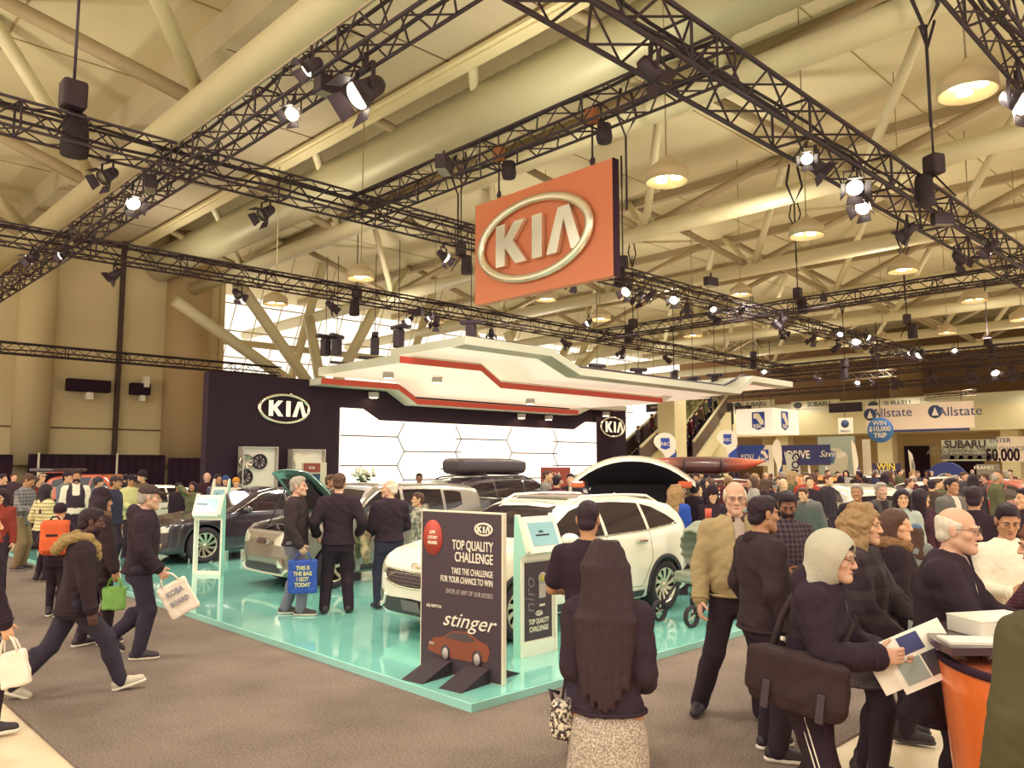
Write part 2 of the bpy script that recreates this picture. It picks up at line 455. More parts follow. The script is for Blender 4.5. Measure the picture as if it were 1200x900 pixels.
# black wall panels with fixtures
root = empty('wall_speaker', tuple(atY(104, 452, 45.6)), 0, 'long black horizontal box on the tan wall left of the dark conduit', 'wall speaker')
MB().rbox((-1.05, -.2, -.32), (1.05, .3, .32), .03).build('cabinet', M_black, root)
MB().rbox((-.16, -.3, -.75), (.18, .1, -.36), .03).build('control_box', M_white, root)
root = empty('wall_speaker', tuple(atY(164.5, 456, 45.6)), 0, 'short black box between two white boxes on the tan wall right of the conduit', 'wall speaker')
MB().rbox((-.52, -.2, -.32), (.5, .3, .32), .03).build('cabinet', M_black, root)
MB().rbox((.1, -.35, .1), (.38, .1, .7), .03).build('junction_box', M_white, root); MB().rbox((-.05, -.3, -.68), (.2, .1, -.34), .03).build('junction_box', M_white, root)
# black drape along the wall foot, hung on white uprights
def drape(name, p0, p1, z, label):
    p0 = Vector(p0); p1 = Vector(p1); L = (p1-p0).length; d = (p1-p0)/L; nrm = Vector((d.y, -d.x, 0))
    n = int(L/.12); b = MB(); vs = []
    for i in range(n+1):
        t = i/n; off = .06*math.sin(i*1.9)+.03*math.sin(i*.7)
        q = p0+d*(L*t)+nrm*off
        vs += [(q.x, q.y, .02), (q.x, q.y, z)]
    b.add(vs, [(2*i, 2*i+2, 2*i+3, 2*i+1) for i in range(n)], True)
    root = empty(name, (0, 0, 0), 0, label, 'drape', 'black pipe-and-drape screens')
    o = b.build('cloth', M_black, root); md = o.modifiers.new('s', 'SOLIDIFY'); md.thickness = .015
    MB().tube([(p0.x, p0.y, z+.02), (p1.x, p1.y, z+.02)], .025, 8).build('rail', M_cable, root)
    return root
r = drape('drape_screen', (-6, 43.5, 0), (9.2, 43.5, 0), 2.45, 'black drape screen at the foot of the tan wall, leftmost stretch')
r = drape('drape_screen', (10.0, 44.2, 0), (16.5, 44.2, 0), 2.5, 'black drape screen under the long black wall box, between the white uprights')
r = drape('drape_screen', (16.6, 44.0, 0), (19.9, 44.0, 0), 2.35, 'black drape screen at the foot of the wide brown column')
for px in (45, 137):
    p = atY(px, 545, 43.2)
    tag(MB().tube([(p.x, 43.2, 0), (p.x, 43.2, 2.6)], .05, 8).build('drape_upright', mat('white_pole', '#d8ccb8', .5)), 'white upright pole of the black drape '+('beside the narrow column' if px < 50 else 'below the dark conduit'), 'pole')
# return wall between the tan wall and the booth
tag(MB().box((20.0, 45.9, 0), (20.3, 46.8, 13)).build('wall_pier', mat('pale_pier', '#d8c191', .85)), kind='structure')
# slanting skylight glazing
def glass_mat():
    m = bpy.data.materials.new('skylight_glass'); m.use_nodes = True; nt = m.node_tree; nt.nodes.clear()
    o = nt.nodes.new('ShaderNodeOutputMaterial'); a = nt.nodes.new('ShaderNodeBsdfTransparent'); g = nt.nodes.new('ShaderNodeBsdfGlossy')
    a.inputs['Color'].default_value = (.97, .95, .9, 1); g.inputs['Roughness'].default_value = .05
    mx = nt.nodes.new('ShaderNodeMixShader'); mx.inputs['Fac'].default_value = .06
    nt.links.new(a.outputs[0], mx.inputs[1]); nt.links.new(g.outputs[0], mx.inputs[2]); nt.links.new(mx.outputs[0], o.inputs['Surface'])
    return m
M_glass = glass_mat()
GX0, GX1 = 20.3, 66.0
def gl(x, s): return (x, 52.0-6.0*s, 4.2+11.4*s)       # slanted: leans over towards the hall at its top
w = MB(); w.add([gl(GX0, 0), gl(GX1, 0), gl(GX1, 1), gl(GX0, 1)], [(0, 1, 2, 3)])
wo = tag(w.build('window_1', M_glass), kind='structure')
fr = MB(); M_mull = mat('window_mullion', '#d6c7a4', .6)
x = GX0
while x <= GX1:
    fr.tube([gl(x, 0), gl(x, 1)], .035, 4); x += 1.55
for s in (0, .14, .28, .42, .56, .7, .84, 1): fr.tube([gl(GX0, s), gl(GX1, s)], .04, 4)
fo = fr.build('window_frame', M_mull, wo)
for x in (27.0, 36.5, 45.8, 55.1): MB().tube([gl(x, -.02), gl(x, 1)], .3, 10).build('window_rafter', M_steel, wo)
MB().tube([gl(GX0, .5), gl(GX1, .5)], .22, 10).build('window_purlin', M_steel, wo)
tag(MB().box((GX0, 52, 0), (92, 52.4, 4.2)).build('wall_back', M_cream), kind='structure')
# tree columns: struts that fan out in front of the glazing
root = empty('tree_column', (25.5, 43, 0), 0, 'cream branching steel column fanning out before the bright glazing', 'column')
MB().tube([(0, 0, 0), (0, 0, 5.8)], .45, 16).build('stem', M_steel, root)
p0 = atY(322, 425, 43)
for q, (px, py) in enumerate([(205, 352), (275, 325), (362, 372), (448, 345)]):
    p = atY(px, py, 43 if q != 2 else 45); MB().tube([(0, 0, 5.6), (p.x-25.5, p.y-43, p.z)], .33, 12).build('branch', M_steel, root)
root = empty('tree_column', (44, 43, 0), 0, 'cream branching steel column showing between the canopy and the long truss', 'column')
MB().tube([(0, 0, 0), (0, 0, 9)], .4, 14).build('stem', M_steel, root)
for dx, dz in ((-7, 12), (-3, 12), (4, 12), (8, 12)): MB().tube([(0, 0, 6), (dx, 0, dz)], .3, 10).build('branch', M_steel, root)
# ================================================================ far end wall, balcony
tag(MB().box((86, -14, 0), (86.8, 58, 16)).build('wall_right', M_wallbrown), kind='structure')
tag(MB().tube([(82, 29, 0), (82, 29, 15.5)], 1.5, 24).build('column', mat('brown_column', '#a5835a', .8)), kind='structure')
tag(MB().box((74, -14, 4.9), (90, 43.5, 7.0)).build('wall_balcony', M_cream), kind='structure')
tag(MB().box((74.0, -14, 7.0), (74.3, 43.5, 8.0)).build('wall_balcony_rail', mat('pale_rail_panel', '#cfc9ac', .5)), kind='structure')
tag(MB().box((80, -14, 0), (80.5, 43.5, 4.9)).build('wall_under_balcony', mat('tan_back_wall', '#c2a87c', .8, var=.1)), kind='structure')
for y in (8, 18, 28, 38):
    tag(MB().box((75, y, 0), (76.2, y+1.3, 4.9)).build('column_square', M_cream), kind='structure')
for y, w_ in ((22, 3), (26.5, 2.2)):
    tag(MB().box((79.8, y, 0), (80.05, y+w_, 3.8)).build('door_'+str(1 if y == 22 else 2), M_black), kind='structure')
# ================================================================ trusses
def truss(a, b, size=.52, label='', bay=.55, m=None, r=.033, lacing=.018, ctop=None, name='lighting_truss'):
    a = Vector(a); b = Vector(b); L = (b-a).length; d = (b-a)/L
    s = Vector((-d.y, d.x, 0)).normalized(); h = size/2
    root = empty(name, tuple((a+b)/2), 0, label, 'truss', 'black lighting trusses'); o = (a+b)/2
    cs = [s*h+Vector((0, 0, h)), -s*h+Vector((0, 0, h)), -s*h-Vector((0, 0, h)), s*h-Vector((0, 0, h))]
    for i, c in enumerate(cs):
        MB().tube([a-o+c, b-o+c], r, 6).build('chord', (ctop if ctop and i in (0, 1) else (m or M_truss)), root)
    n = max(2, int(L/bay)); mb = MB()
    for i in range(n):
        t0 = L*i/n; t1 = L*(i+1)/n
        for f in range(4):
            c0, c1 = cs[f], cs[(f+1) % 4]
            p, q = (c0, c1) if i % 2 else (c1, c0)
            mb.tube([a-o+d*t0+p, a-o+d*t1+q], lacing, 4, caps=False)
        if i % 5 == 0:
            for f in range(4): mb.tube([a-o+d*t0+cs[f], a-o+d*t0+cs[(f+1) % 4]], lacing*1.3, 4, caps=False)
    mb.build('lacing', m or M_truss, root)
    # cable runs lying along the truss
    mb = MB(); rs = random.Random(int(L*10))
    for q in range(2):
        pts = []
        k = int(L/1.1)
        for i in range(k+1):
            pts.append(a-o+d*(L*i/k)+s*(h*.5*(q*2-1)+rs.uniform(-.06, .06))+Vector((0, 0, (h+.02 if q else -h*.3)+rs.uniform(-.05, .03))))
        mb.tube(pts, .035, 5)
    mb.build('cable_bundle', M_cable, root)
    return root
ZC = 8.3+.27
truss((-5, 17, ZC), (51, 17, ZC), .55, 'long black truss running behind the red sign from the upper left edge')
truss((2.2, 7.0, ZC+.12), (51, 7.0, ZC+.12), .78, 'large black truss from the top centre down to the right edge', bay=.8, r=.046, lacing=.024)
truss((11, 6.4, ZC), (11, 17.2, ZC), .55, 'short black truss that carries the red sign')
truss((6.5, 2.0, ZC), (6.5, 36, ZC), .55, 'black truss with bare metal upper chords below the widest roof pipe', ctop=M_trussc)
truss((-1, 26, ZC), (52, 26, ZC), .55, 'second long black truss, crossing above the booth canopy')
truss((-3, 42, 7.35), (atY(328, 420, 42).x, 42, 7.35), .5, 'thin black truss across the tan wall, ending above the dark booth wall')
truss((9.5, 3.0, ZC), (30, 3.0, ZC), .55, 'black truss cutting the top right corner')
truss((31, 7, ZC), (31, 26, ZC), .5, 'black cross truss between the two long runs, over the white box sign')
truss((51, 2, ZC), (51, 27, ZC), .5, 'far black cross truss closing the grid at its far end')
truss((60, 8, 8.9), (60, 34, 8.9), .5, 'distant truss with a row of lamps in front of the balcony')
truss((66, 12, 8.4), (66, 44, 8.4), .45, 'most distant black truss along the balcony rail')
for q, (pa, pb) in enumerate([((1, 0), (0, 0))]): pass
p, q_ = atD(990, 442, 50), atD(1048, 437, 47)
truss(p, q_, .4, 'short bare metal truss with small lamps under the far grid', m=M_trussc)
p, q_ = atD(1085, 466, 56), atD(1142, 460, 53)
truss(p, q_, .4, 'short bare metal truss above the wide hanging insurance banner', m=M_trussc)
p, q_ = atD(693, 362, 30), atD(700, 362, 40)
# ================================================================ pendant high-bay lamps
def make_lamp():
    root = empty('pendant_lamp', (0, 0, 0))
    MB().lathe([(.0, .34), (.06, .34), (.07, .30), (.44, .02), (.47, 0), (.485, -.27), (.45, -.27), (.44, -.02), (.0, .05)], 28).build('lamp_shade', mat('lamp_shade_enamel', '#cdb893', .5), root)
    for k in range(3):
        a = k*PI*2/3+.5
        MB().lathe([(0, -.0), (.08, -.04), (.13, -.16), (.12, -.19), (0, -.21)], 12, Matrix.Translation((.21*math.cos(a), .21*math.sin(a), 0))).build('bulb', M_glow, root)
    MB().tube([(0, 0, .3), (0, 0, 6.6)], .018, 6).build('rod', M_beam, root)
    return root
LAMPS = [(1133, 92), (781, 200), (945, 266), (1058, 309), (1141, 345), (1197, 368), (703, 368), (423, 318), (323, 349), (812, 388), (640, 345), (868, 339), (510, 372), (955, 392), (1035, 395), (1110, 385)]
lamp_say = ['largest, at the top right', 'right of the red sign', 'below the paired spotlights of the big right truss', 'below and right of the paired spotlights', 'fifth along the right side', 'touching the right edge of the picture', 'just behind the lower right of the red sign', 'over the bright glazing, beside the red sign', 'leftmost, over the bright glazing', 'behind the hoists above the canopy', 'under the red sign', 'sixth along, halfway to the far grid', 'below left of the red sign', 'dim, above the white box sign', 'dim, above the wide hanging banner', 'dim, near the far cross truss']
pl = make_lamp(); lamp_pos = []
for i, (px, py) in enumerate(LAMPS):
    z = 8.6 if i < 10 else 9.6
    o = pl if i == 0 else copy_tree(pl)
    p = atz(px, py, z); o.location = p; lamp_pos.append(p); o.rotation_euler = (0, 0, i*.7)
    tag(o, 'wide cream pendant lamp with glowing bulbs, '+lamp_say[i], 'pendant lamp', 'high pendant lamps')
# ================================================================ spotlights on the trusses
def make_spot(big=False, white=False):
    root = empty('spotlight', (0, 0, 0))
    mm = M_white if white else M_truss
    MB().box((-.03, -.03, -.02), (.03, .03, .16)).build('clamp', M_truss, root)
    b = MB(); b.box((-.19, -.025, -.32), (-.175, .025, 0)); b.box((.175, -.025, -.32), (.19, .025, 0)); b.box((-.19, -.025, -.015), (.19, .025, 0)); b.build('yoke', M_truss, root)
    T = Matrix.Translation((0, 0, -.3)) @ Matrix.Rotation(math.radians(-50), 4, 'X')
    b = MB(); b.lathe([(0, .26), (.09, .26), (.12, .2), (.13, .06), (.17, -.14), (.165, -.14), (.125, .04), (0, .06)], 18, T).build('housing', mm, root)
    MB().lathe([(0, -.1), (.1, -.1), (.155, -.125), (0, -.128)], 18, T).build('lens', M_spotglow, root)
    for k in range(4):
        R = T @ Matrix.Rotation(k*PI/2, 4, 'Z')
        b = MB(); b.add([R @ Vector(v) for v in [(-.13, .17, -.14), (.13, .17, -.14), (.17, .27, -.3), (-.17, .27, -.3), (-.13, .175, -.14), (.13, .175, -.14), (.17, .275, -.3), (-.17, .275, -.3)]],
              [(0, 1, 2, 3), (7, 6, 5, 4), (0, 4, 5, 1), (1, 5, 6, 2), (2, 6, 7, 3), (3, 7, 4, 0)])
        b.build('barn_door', M_truss, root)
    return root
SP = [(345, 118, 1, 1, 'white, glowing, under the truss with bare metal chords'), (428, 78, 1.9, 0, 'large black, four open flaps, near the top centre left'), (155, 222, 1.3, 0, 'glowing below the truss crossing on the left'),
      (38, 292, 1.2, 0, 'glowing at the left edge under the second truss'), (1000, 200, 1.5, 0, 'brightest, upper of the pair on the big right truss'), (1012, 226, 1.4, 0, 'lower of the bright pair on the big right truss'),
      (1160, 278, 1.3, 0, 'glowing near the right end of the big truss'), (945, 172, 1, 0, 'small black, high on the big right truss'), (763, 338, 1.1, 0, 'first glowing one right of the red sign'), (790, 341, 1.3, 0, 'second glowing one right of the red sign'),
      (915, 367, 1.5, 0, 'wide bright one halfway along the long truss'), (868, 359, 1, 0, 'small one left of the wide bright one'), (1003, 391, 1.5, 0, 'bright, above the wide insurance banner'), (1015, 388, 1.2, 0, 'close beside the bright one above the insurance banner'), (1068, 407, 1.3, 0, 'near the far end of the long truss, left one'),
      (1078, 408, 1.5, 0, 'near the far end of the long truss, right one'), (1165, 428, 1.8, 0, 'bright, at the far grid by the right edge'), (957, 438, 1.4, 0, 'glowing at the right tip of the canopy'), (895, 430, 1.2, 0, 'over the right wing of the canopy'),
      (1005, 443, 1.1, 0, 'on the short bare truss, left'), (1020, 443, 1.1, 0, 'on the short bare truss, right'), (365, 62, 1, 0, 'small, beside the white one'), (520, 290, 1.2, 0, 'glowing just left of the red sign'), (480, 368, 1.2, 0, 'black, under the second truss left of the sign'),
      (505, 366, 1, 0, 'small black, under the second truss next to the black box'), (75, 290, 1, 0, 'dim, on the second truss near the left edge'), (735, 330, 1.4, 0, 'hanging at the lower right corner of the red sign'), (1192, 95, 1.6, 0, 'black, cut by the right edge near the top'),
      (690, 372, 1, 0, 'below the red sign on the second truss'), (1118, 405, 1, 0, 'small, right of the far truss end'), (835, 355, 1, 0, 'small, on the long truss under the sixth lamp'), (985, 385, 1, 0, 'small, left of the pair above the insurance banner')]
sp0 = make_spot(); sp1 = None
for i, (px, py, sc, wh, say) in enumerate(SP):
    z = 8.22
    o = sp0 if i == 1 else (make_spot(white=True) if wh else copy_tree(sp0))
    p = atz(px, py, z)
    if (p.x**2+p.y**2) > 55**2: p = atD(px, py, 48)
    o.location = p; o.scale = (sc*.72,)*3
    o.rotation_euler = (0, 0, (math.atan2(-p.y, -p.x)+PI/2)+random.uniform(-1.5, 1.5))
    tag(o, 'theatre spotlight: '+say, 'spotlight', 'truss spotlights')
for i, y in enumerate((12, 14.5, 17, 19.5, 22)):
    o = copy_tree(sp0); o.location = (60, y, 8.6); o.scale = (1.6,)*3; o.rotation_euler = (0, 0, PI/2)
    tag(o, 'distant glowing spotlight in the row over the insurance banner', 'spotlight', 'distant spotlight row')
rs_ = random.Random(21)
un = copy_tree(sp0)
for ch in list(un.children):
    if ch.name.startswith('lens'): ch.data = ch.data.copy(); ch.data.materials[0] = mat('unlit_lens', '#8f8576', .2)
UN = [(tx, 17, 'long truss behind the red sign') for tx in (-2, 1, 5, 8.5, 19, 22.5, 25.5, 28, 33, 36, 39.5, 43)]+[(tx, 26, 'second long truss') for tx in (8, 12, 15.5, 20.5, 24, 28.5, 33, 37)]+[(tx, 7, 'big truss at the right') for tx in (9.5, 15, 21, 25)]
for i, (tx, ty, say) in enumerate(UN):
    o = un if i == 0 else copy_tree(un)
    o.location = (tx, ty+rs_.choice((-.2, .2)), 8.22); o.rotation_euler = (0, 0, rs_.uniform(0, 6)); o.scale = (.95,)*3
    tag(o, 'small unlit black spotlight in the row hanging under the '+say, 'spotlight', 'unlit spotlights under the '+say)
# floodlight boxes
fl = empty('floodlight', (0, 0, 0))
MB().rbox((-.26, -.12, -.3), (.26, .12, .0), .03).build('housing', M_truss, fl); MB().box((-.22, -.1, -.315), (.22, .1, -.3)).build('lens', mat('unlit_lens', '#8f8576', .2), fl)
MB().box((-.02, -.02, 0), (.02, .02, .15)).build('bracket', M_truss, fl)
FLD = [(388, 92, 'near the top beside the large flapped spotlight', 1), (520, 185, 'on the short sign truss', 0), (177, 208, 'under the left truss crossing', 0), (490, 362, 'big black, left of the canopy top', 0), (1104, 250, 'under the big right truss', 0), (833, 325, 'tucked under the lower right edge of the red sign', 0), (965, 345, 'on the long truss before the far grid', 0)]
for i, (px, py, say, wh) in enumerate(FLD):
    o = fl if i == 0 else copy_tree(fl); o.location = atz(px, py, 8.3); o.rotation_euler = (0, 0, i*.6)
    tag(o, 'boxy black floodlight '+say if not wh else 'boxy floodlight with a pale face, near the top beside the large flapped spotlight', 'floodlight', 'boxy floodlights')
# ================================================================ chain hoists
def make_hoist(up):
    root = empty('chain_hoist', (0, 0, 0))
    MB().rbox((-.17, -.15, .0), (.17, .15, .42), .05).build('motor', M_truss, root)
    b = MB(); b.lathe([(.0, -.62), (.19, -.62), (.2, -.5), (.17, -.1), (.15, 0), (0, 0)], 14, Matrix.Translation((.1, .18, 0))).build('chain_bag', M_cable, root)
    MB().tube([(0, 0, .4), (0, 0, up)], .022, 6).build('chain', M_truss, root)
    MB().tube([(0, 0, up-.5), (.0, .22, up+.1), (0, .12, up+.55), (0, -.12, up+.55), (0, -.22, up+.1), (0, 0, up-.5)], .03, 6).build('sling', M_cable, root)
    b = MB(); b.tube([(0, 0, 0), (.25, .25, -.5)], .02, 5); b.tube([(0, 0, 0), (-.25, -.25, -.5)], .02, 5); b.build('bridle', M_cable, root)
    return root
HO = [(85, 128, 1.35, 'largest, with a chain bag, on the truss near the left edge'), (1095, 205, 1.2, 'on the big truss at the right with a long cable'), (730, 315, 1.1, 'just right of the red sign'), (935, 350, 1.1, 'on the long truss halfway to the far grid'), (540, 300, 1, 'left of the red sign, partly behind it'),
      (270, 365, 0, ''), (418, 350, 1.1, 'on the second truss above the canopy, left'), (742, 385, 1.2, 'on the second truss above the canopy, right'), (883, 420, 1.1, 'above the right wing of the canopy'), (1063, 380, 1.2, 'at the far corner of the truss grid'), (1158, 405, 1.2, 'at the far grid near the right edge'), (990, 430, 1.2, 'where the second truss meets the far grid')]
h0 = make_hoist(3.2)
first = True
for i, (px, py, sc, say) in enumerate(HO):
    if not sc: continue
    o = h0 if first else copy_tree(h0); first = False
    p = atz(px, py, 9.0)
    if (p.x**2+p.y**2) > 55**2: p = atD(px, py, 48)
    o.location = p; o.rotation_euler = (0, 0, i*1.1); o.scale = (sc, sc, sc if sc < 1.5 else 1.3)
    tag(o, 'black chain hoist, '+say, 'chain hoist', 'chain hoists on the trusses')
# loose slings over pipes
for i, (px, py, say) in enumerate([(537, 212, 'left of the sign'), (733, 140, 'above right of the sign'), (930, 222, 'over the right lamp row'), (1057, 283, 'near the fourth lamp'), (1083, 10, 'at the top right beside the largest lamp')]):
    p = atz(px, py, 11.6); b = MB()
    b.tube([(-.12, 0, .9), (-.25, 0, .2), (0, 0, -.5), (.3, 0, .1), (.16, 0, .8)], .045, 6)
    root = empty('cable_sling', p, VIEWYAW, 'black looped sling hanging from a roof pipe, '+say, 'sling', 'slings on the roof pipes')
    b.build('loop', M_cable, root); MB().tube([(0, 0, -.5), (0, 0, -2.6)], .03, 6).build('cable', M_cable, root)
# ================================================================ booth
PZ = .07
M_teal = mat('glossy_teal_floor', '#84cabb', .08, coat=.6, var=.03, vscale=1)
M_tealside = mat('teal_edge_strip', '#9fd6c6', .3)
root = empty('display_platform', (0, 0, 0), 0, 'low glossy teal platform that carries the white crossover and the other show cars', 'platform')
MB().box((4.42, 5.05, 0), (18.6, 21.9, PZ)).build('deck', M_teal, root)
b = MB(); b.box((4.40, 5.03, 0), (18.6, 5.05, PZ-.003)); b.box((4.40, 5.05, 0), (4.42, 21.9, PZ-.003)); b.build('edge_strip', M_tealside, root)
M_booth = mat('matt_black_booth_wall', DARK, .75, spec=.2)
# --- oval emblem with three letters
def emblem(M, w, parent, m, t=.05, ring=.055, back=None):
    h = w*.52; n = 64; b = MB(); vs = []; fs = []
    k = 10
    for i in range(n):
        a = 2*PI*i/n; c, s = math.cos(a), math.sin(a)
        for j in range(k):
            q = 2*PI*j/k; rr = ring*w*.5*(1+.25*(c*c))
            nx, ny = c*h, s*w; L = math.hypot(nx, ny); nx /= L; ny /= L
            vs.append(M @ Vector((c*w/2+nx*rr*math.cos(q), s*h/2+ny*rr*math.cos(q), t*.6+t*.7*math.sin(q))))
    for i in range(n):
        for j in range(k):
            fs.append((i*k+j, ((i+1) % n)*k+j, ((i+1) % n)*k+(j+1) % k, i*k+(j+1) % k))
    b.add(vs, fs, True); b.build('emblem_ring', m, parent)
    if back:
        MB().prism([(math.cos(2*PI*i/n)*w/2, math.sin(2*PI*i/n)*h/2) for i in range(n)], .001, .008, M).build('emblem_plate', back, parent)
    H = h*.28; s = w/3.1; st = .30*s
    def L(poly): MB().prism([(x*s, y*H) for x, y in poly], .012, t+.012, M).build('emblem_letter', m, parent)
    L([(-1.02, -1), (-.74, -1), (-.74, -.15), (-.42, -1), (-.10, -1), (-.50, .12), (-.14, 1), (-.46, 1), (-.74, .3), (-.74, 1), (-1.02, 1)])
    L([(.06, -1), (.34, -1), (.34, 1), (.06, 1)])
    L([(.46, -1), (.74, -1), (.93, .45), (1.12, -1), (1.40, -1), (1.08, 1), (.78, 1)])
# --- hanging red sign
root = empty('hanging_sign', (11, 10.65, 6.47), 0, 'big orange-red square-cornered sign with a chrome oval logo, hung from the truss', 'sign')
MB().rbox((0, -1.88, -1.09), (.16, 1.88, 1.09), .008).build('panel', mat('orange_red_sign_face', '#de8058', .5, var=.03), root)
MB().box((.002, -1.90, -1.10), (.17, -1.881, 1.10)).build('side_trim', M_black, root)
emblem(face_negX(-.002, .12, -.0), 3.0, root, mat('sign_chrome', '#f3e8d0', .22, .75), .1, .055)
for y in (1.22, -1.35):
    hk = MB(); hk.tube([(.08, y, 1.08), (.08, y, 1.35)], .02, 6)
    for q in range(1): hk.tube([(.08, y+.05*math.cos(a), 1.2+.07*math.sin(a)) for a in [PI*2*i/10 for i in range(11)]], .018, 6, caps=False)
    hk.build('hook', M_truss, root)
for y, say in ((11.87, 'left'), (9.3, 'right')):
    r2 = empty('sign_hoist', (11.08, y, 8.27), 0, 'orange chain motor with black bag holding the red sign at its upper %s corner' % say, 'chain hoist', 'sign hoists')
    MB().rbox((-.11, -.11, .12), (.11, .11, .42), .05).build('motor', mat('orange_motor', '#a9663a', .5), r2)
    b = MB(); b.lathe([(0, -.40), (.13, -.40), (.16, -.3), (.13, -.05), (0, -.02)], 10, Matrix.Translation((.05, -.25, .1))); b.build('chain_bag', M_cable, r2)
    MB().tube([(0, 0, .2), (0, 0, -.5)], .02, 6).build('chain', M_truss, r2)
# --- back wall
root = empty('booth_wall', (9.33, 22, 0), 0, 'long matt black booth wall with two chrome oval logos', 'booth wall')
b = MB(); b.box((0, 0, 0), (4.27, .35, 4.64)); b.box((16.85, 0, 0), (19.0, .35, 4.45)); b.box((4.27, .05, 0), (16.85, .35, 4.64))
b.build('panel', M_booth, root)
emblem(face_negY(11.67-9.33, -.0, 3.69), 1.62, root, M_metal, .06, .06)
emblem(face_negY(27.35-9.33, -.0, 3.66), 1.62, root, M_metal, .06, .06)
# --- lit video wall of hexagonal tiles
M_screen = mat('lit_video_wall', '#fff3df', .4, emit=1.25, ecol='#fff0da')
root = empty('video_wall', (0, 21.98, 0), 0, 'bright white video wall of hexagonal tiles under the canopy', 'video wall')
pts = [(13.6, .5), (26.18, .5), (26.18, 3.81), (25.5, 3.81), (24.8, 3.47), (15.07, 3.47), (14.43, 3.82), (13.6, 3.82)]
MB().prism(pts, 0, .06, face_negY(0, 0, 0)).build('screen', M_screen, root)
jb = MB(); XB = [15.95, 18.48, 21.02, 23.6]
def seg(a, b_):
    a = Vector((a[0], -.065, a[1])); b_ = Vector((b_[0], -.065, b_[1])); jb.tube([a, b_], .022, 4)
for i, xb in enumerate(XB):
    for k in range(5):
        z0 = .54+.96*k if i % 2 == 0 else 1.02+.96*k
        s = 1 if i % 2 == 0 else 1
        if z0+.48 > 3.5: continue
        seg((xb+.14, z0), (xb-.14, z0+.48))
        if z0+.96 < 3.5: seg((xb-.14, z0+.48), (xb+.14, z0+.96))
edges = [13.6]+XB+[26.18]
for i in range(5):
    for k in range(4):
        z = (1.02 if i % 2 == 0 else .54)+.96*k
        if z > 3.3: continue
        seg((edges[i]+(-.14 if 0 < i else 0), z) if i % 2 == 0 else (edges[i]+.14, z), (edges[i+1]-.14, z) if i % 2 == 0 and i < 4 else ((edges[i+1]+.14, z) if i < 4 else (edges[i+1], z)))
jb.build('tile_joint', mat('tile_joint', '#6d5f78', .6), root)
# --- canopy: three folded tiers stepping up towards the front
M_can = mat('white_canopy_skin', '#efe6d2', .4); M_fas = mat('pale_grey_canopy_edge', '#d6d2bd', .4); M_red = mat('red_stripe', '#c8432b', .45)
M_under = mat('canopy_underside_added_glow', '#fbe9d2', .5, emit=.55, ecol='#ffe6cf')  # soft emission added to brighten the canopy underside
root = empty('booth_canopy', (0, 0, 0), 0, 'large white angular canopy with two red stripes hanging over the booth', 'canopy')
def tier(y0, y1, prof, th, mu, mt, name, x_in=0.):
    """prof [(x,z)] underside; a folded sheet from y0 to y1, th thick"""
    b = MB(); n = len(prof); vs = []
    for (x, z) in prof: vs += [(x, y0, z), (x, y1, z), (x, y0, z+th), (x, y1, z+th)]
    b.use(mu)
    fs = [(4*i, 4*i+1, 4*i+5, 4*i+4) for i in range(n-1)]; b.add(vs, fs)
    b.use(mt)
    fs = []
    for i in range(n-1): fs += [(4*i+2, 4*i+6, 4*i+7, 4*i+3), (4*i, 4*i+4, 4*i+6, 4*i+2), (4*i+1, 4*i+3, 4*i+7, 4*i+5)]
    fs += [(0, 2, 3, 1), (4*n-4, 4*n-3, 4*n-1, 4*n-2)]
    b.add(vs, fs); return b.build(name, None, root)
P2 = [(13.2, 5.1), (16.45, 5.1), (17.7, 4.65), (26.8, 4.66), (27.75, 5.2), (31, 5.2)]
P1 = [(12.8, 4.79), (15.8, 4.81), (16.6, 4.35), (25.05, 4.35), (25.9, 4.72), (28.4, 4.72)]
P0 = [(12.5, 4.45), (15.38, 4.46), (16.15, 4.02), (24.3, 4.03), (25.2, 4.35), (27.5, 4.35)]
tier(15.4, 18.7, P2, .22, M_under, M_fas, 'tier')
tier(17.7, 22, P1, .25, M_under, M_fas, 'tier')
tier(21.3, 22, P0, .2, M_can, M_fas, 'tier')
def stripe(y, prof, z0, z1, name):
    b = MB(); vs = []
    for (x, z) in prof: vs += [(x, y, z+z0), (x, y-.02, z+z0), (x, y, z+z1), (x, y-.02, z+z1)]
    n = len(prof); fs = []
    for i in range(n-1): fs += [(4*i+1, 4*i+5, 4*i+7, 4*i+3), (4*i, 4*i+2, 4*i+6, 4*i+4), (4*i+2, 4*i+3, 4*i+7, 4*i+6), (4*i, 4*i+4, 4*i+5, 4*i+1)]
    b.add(vs, fs+[(0, 1, 3, 2), (4*n-4, 4*n-2, 4*n-1, 4*n-3)]); b.build(name, M_red, root)
stripe(17.7, P1[:4]+[(25.05, 4.35)], .01, .19, 'red_stripe')
stripe(21.3, P0[:4], .01, .19, 'red_stripe')
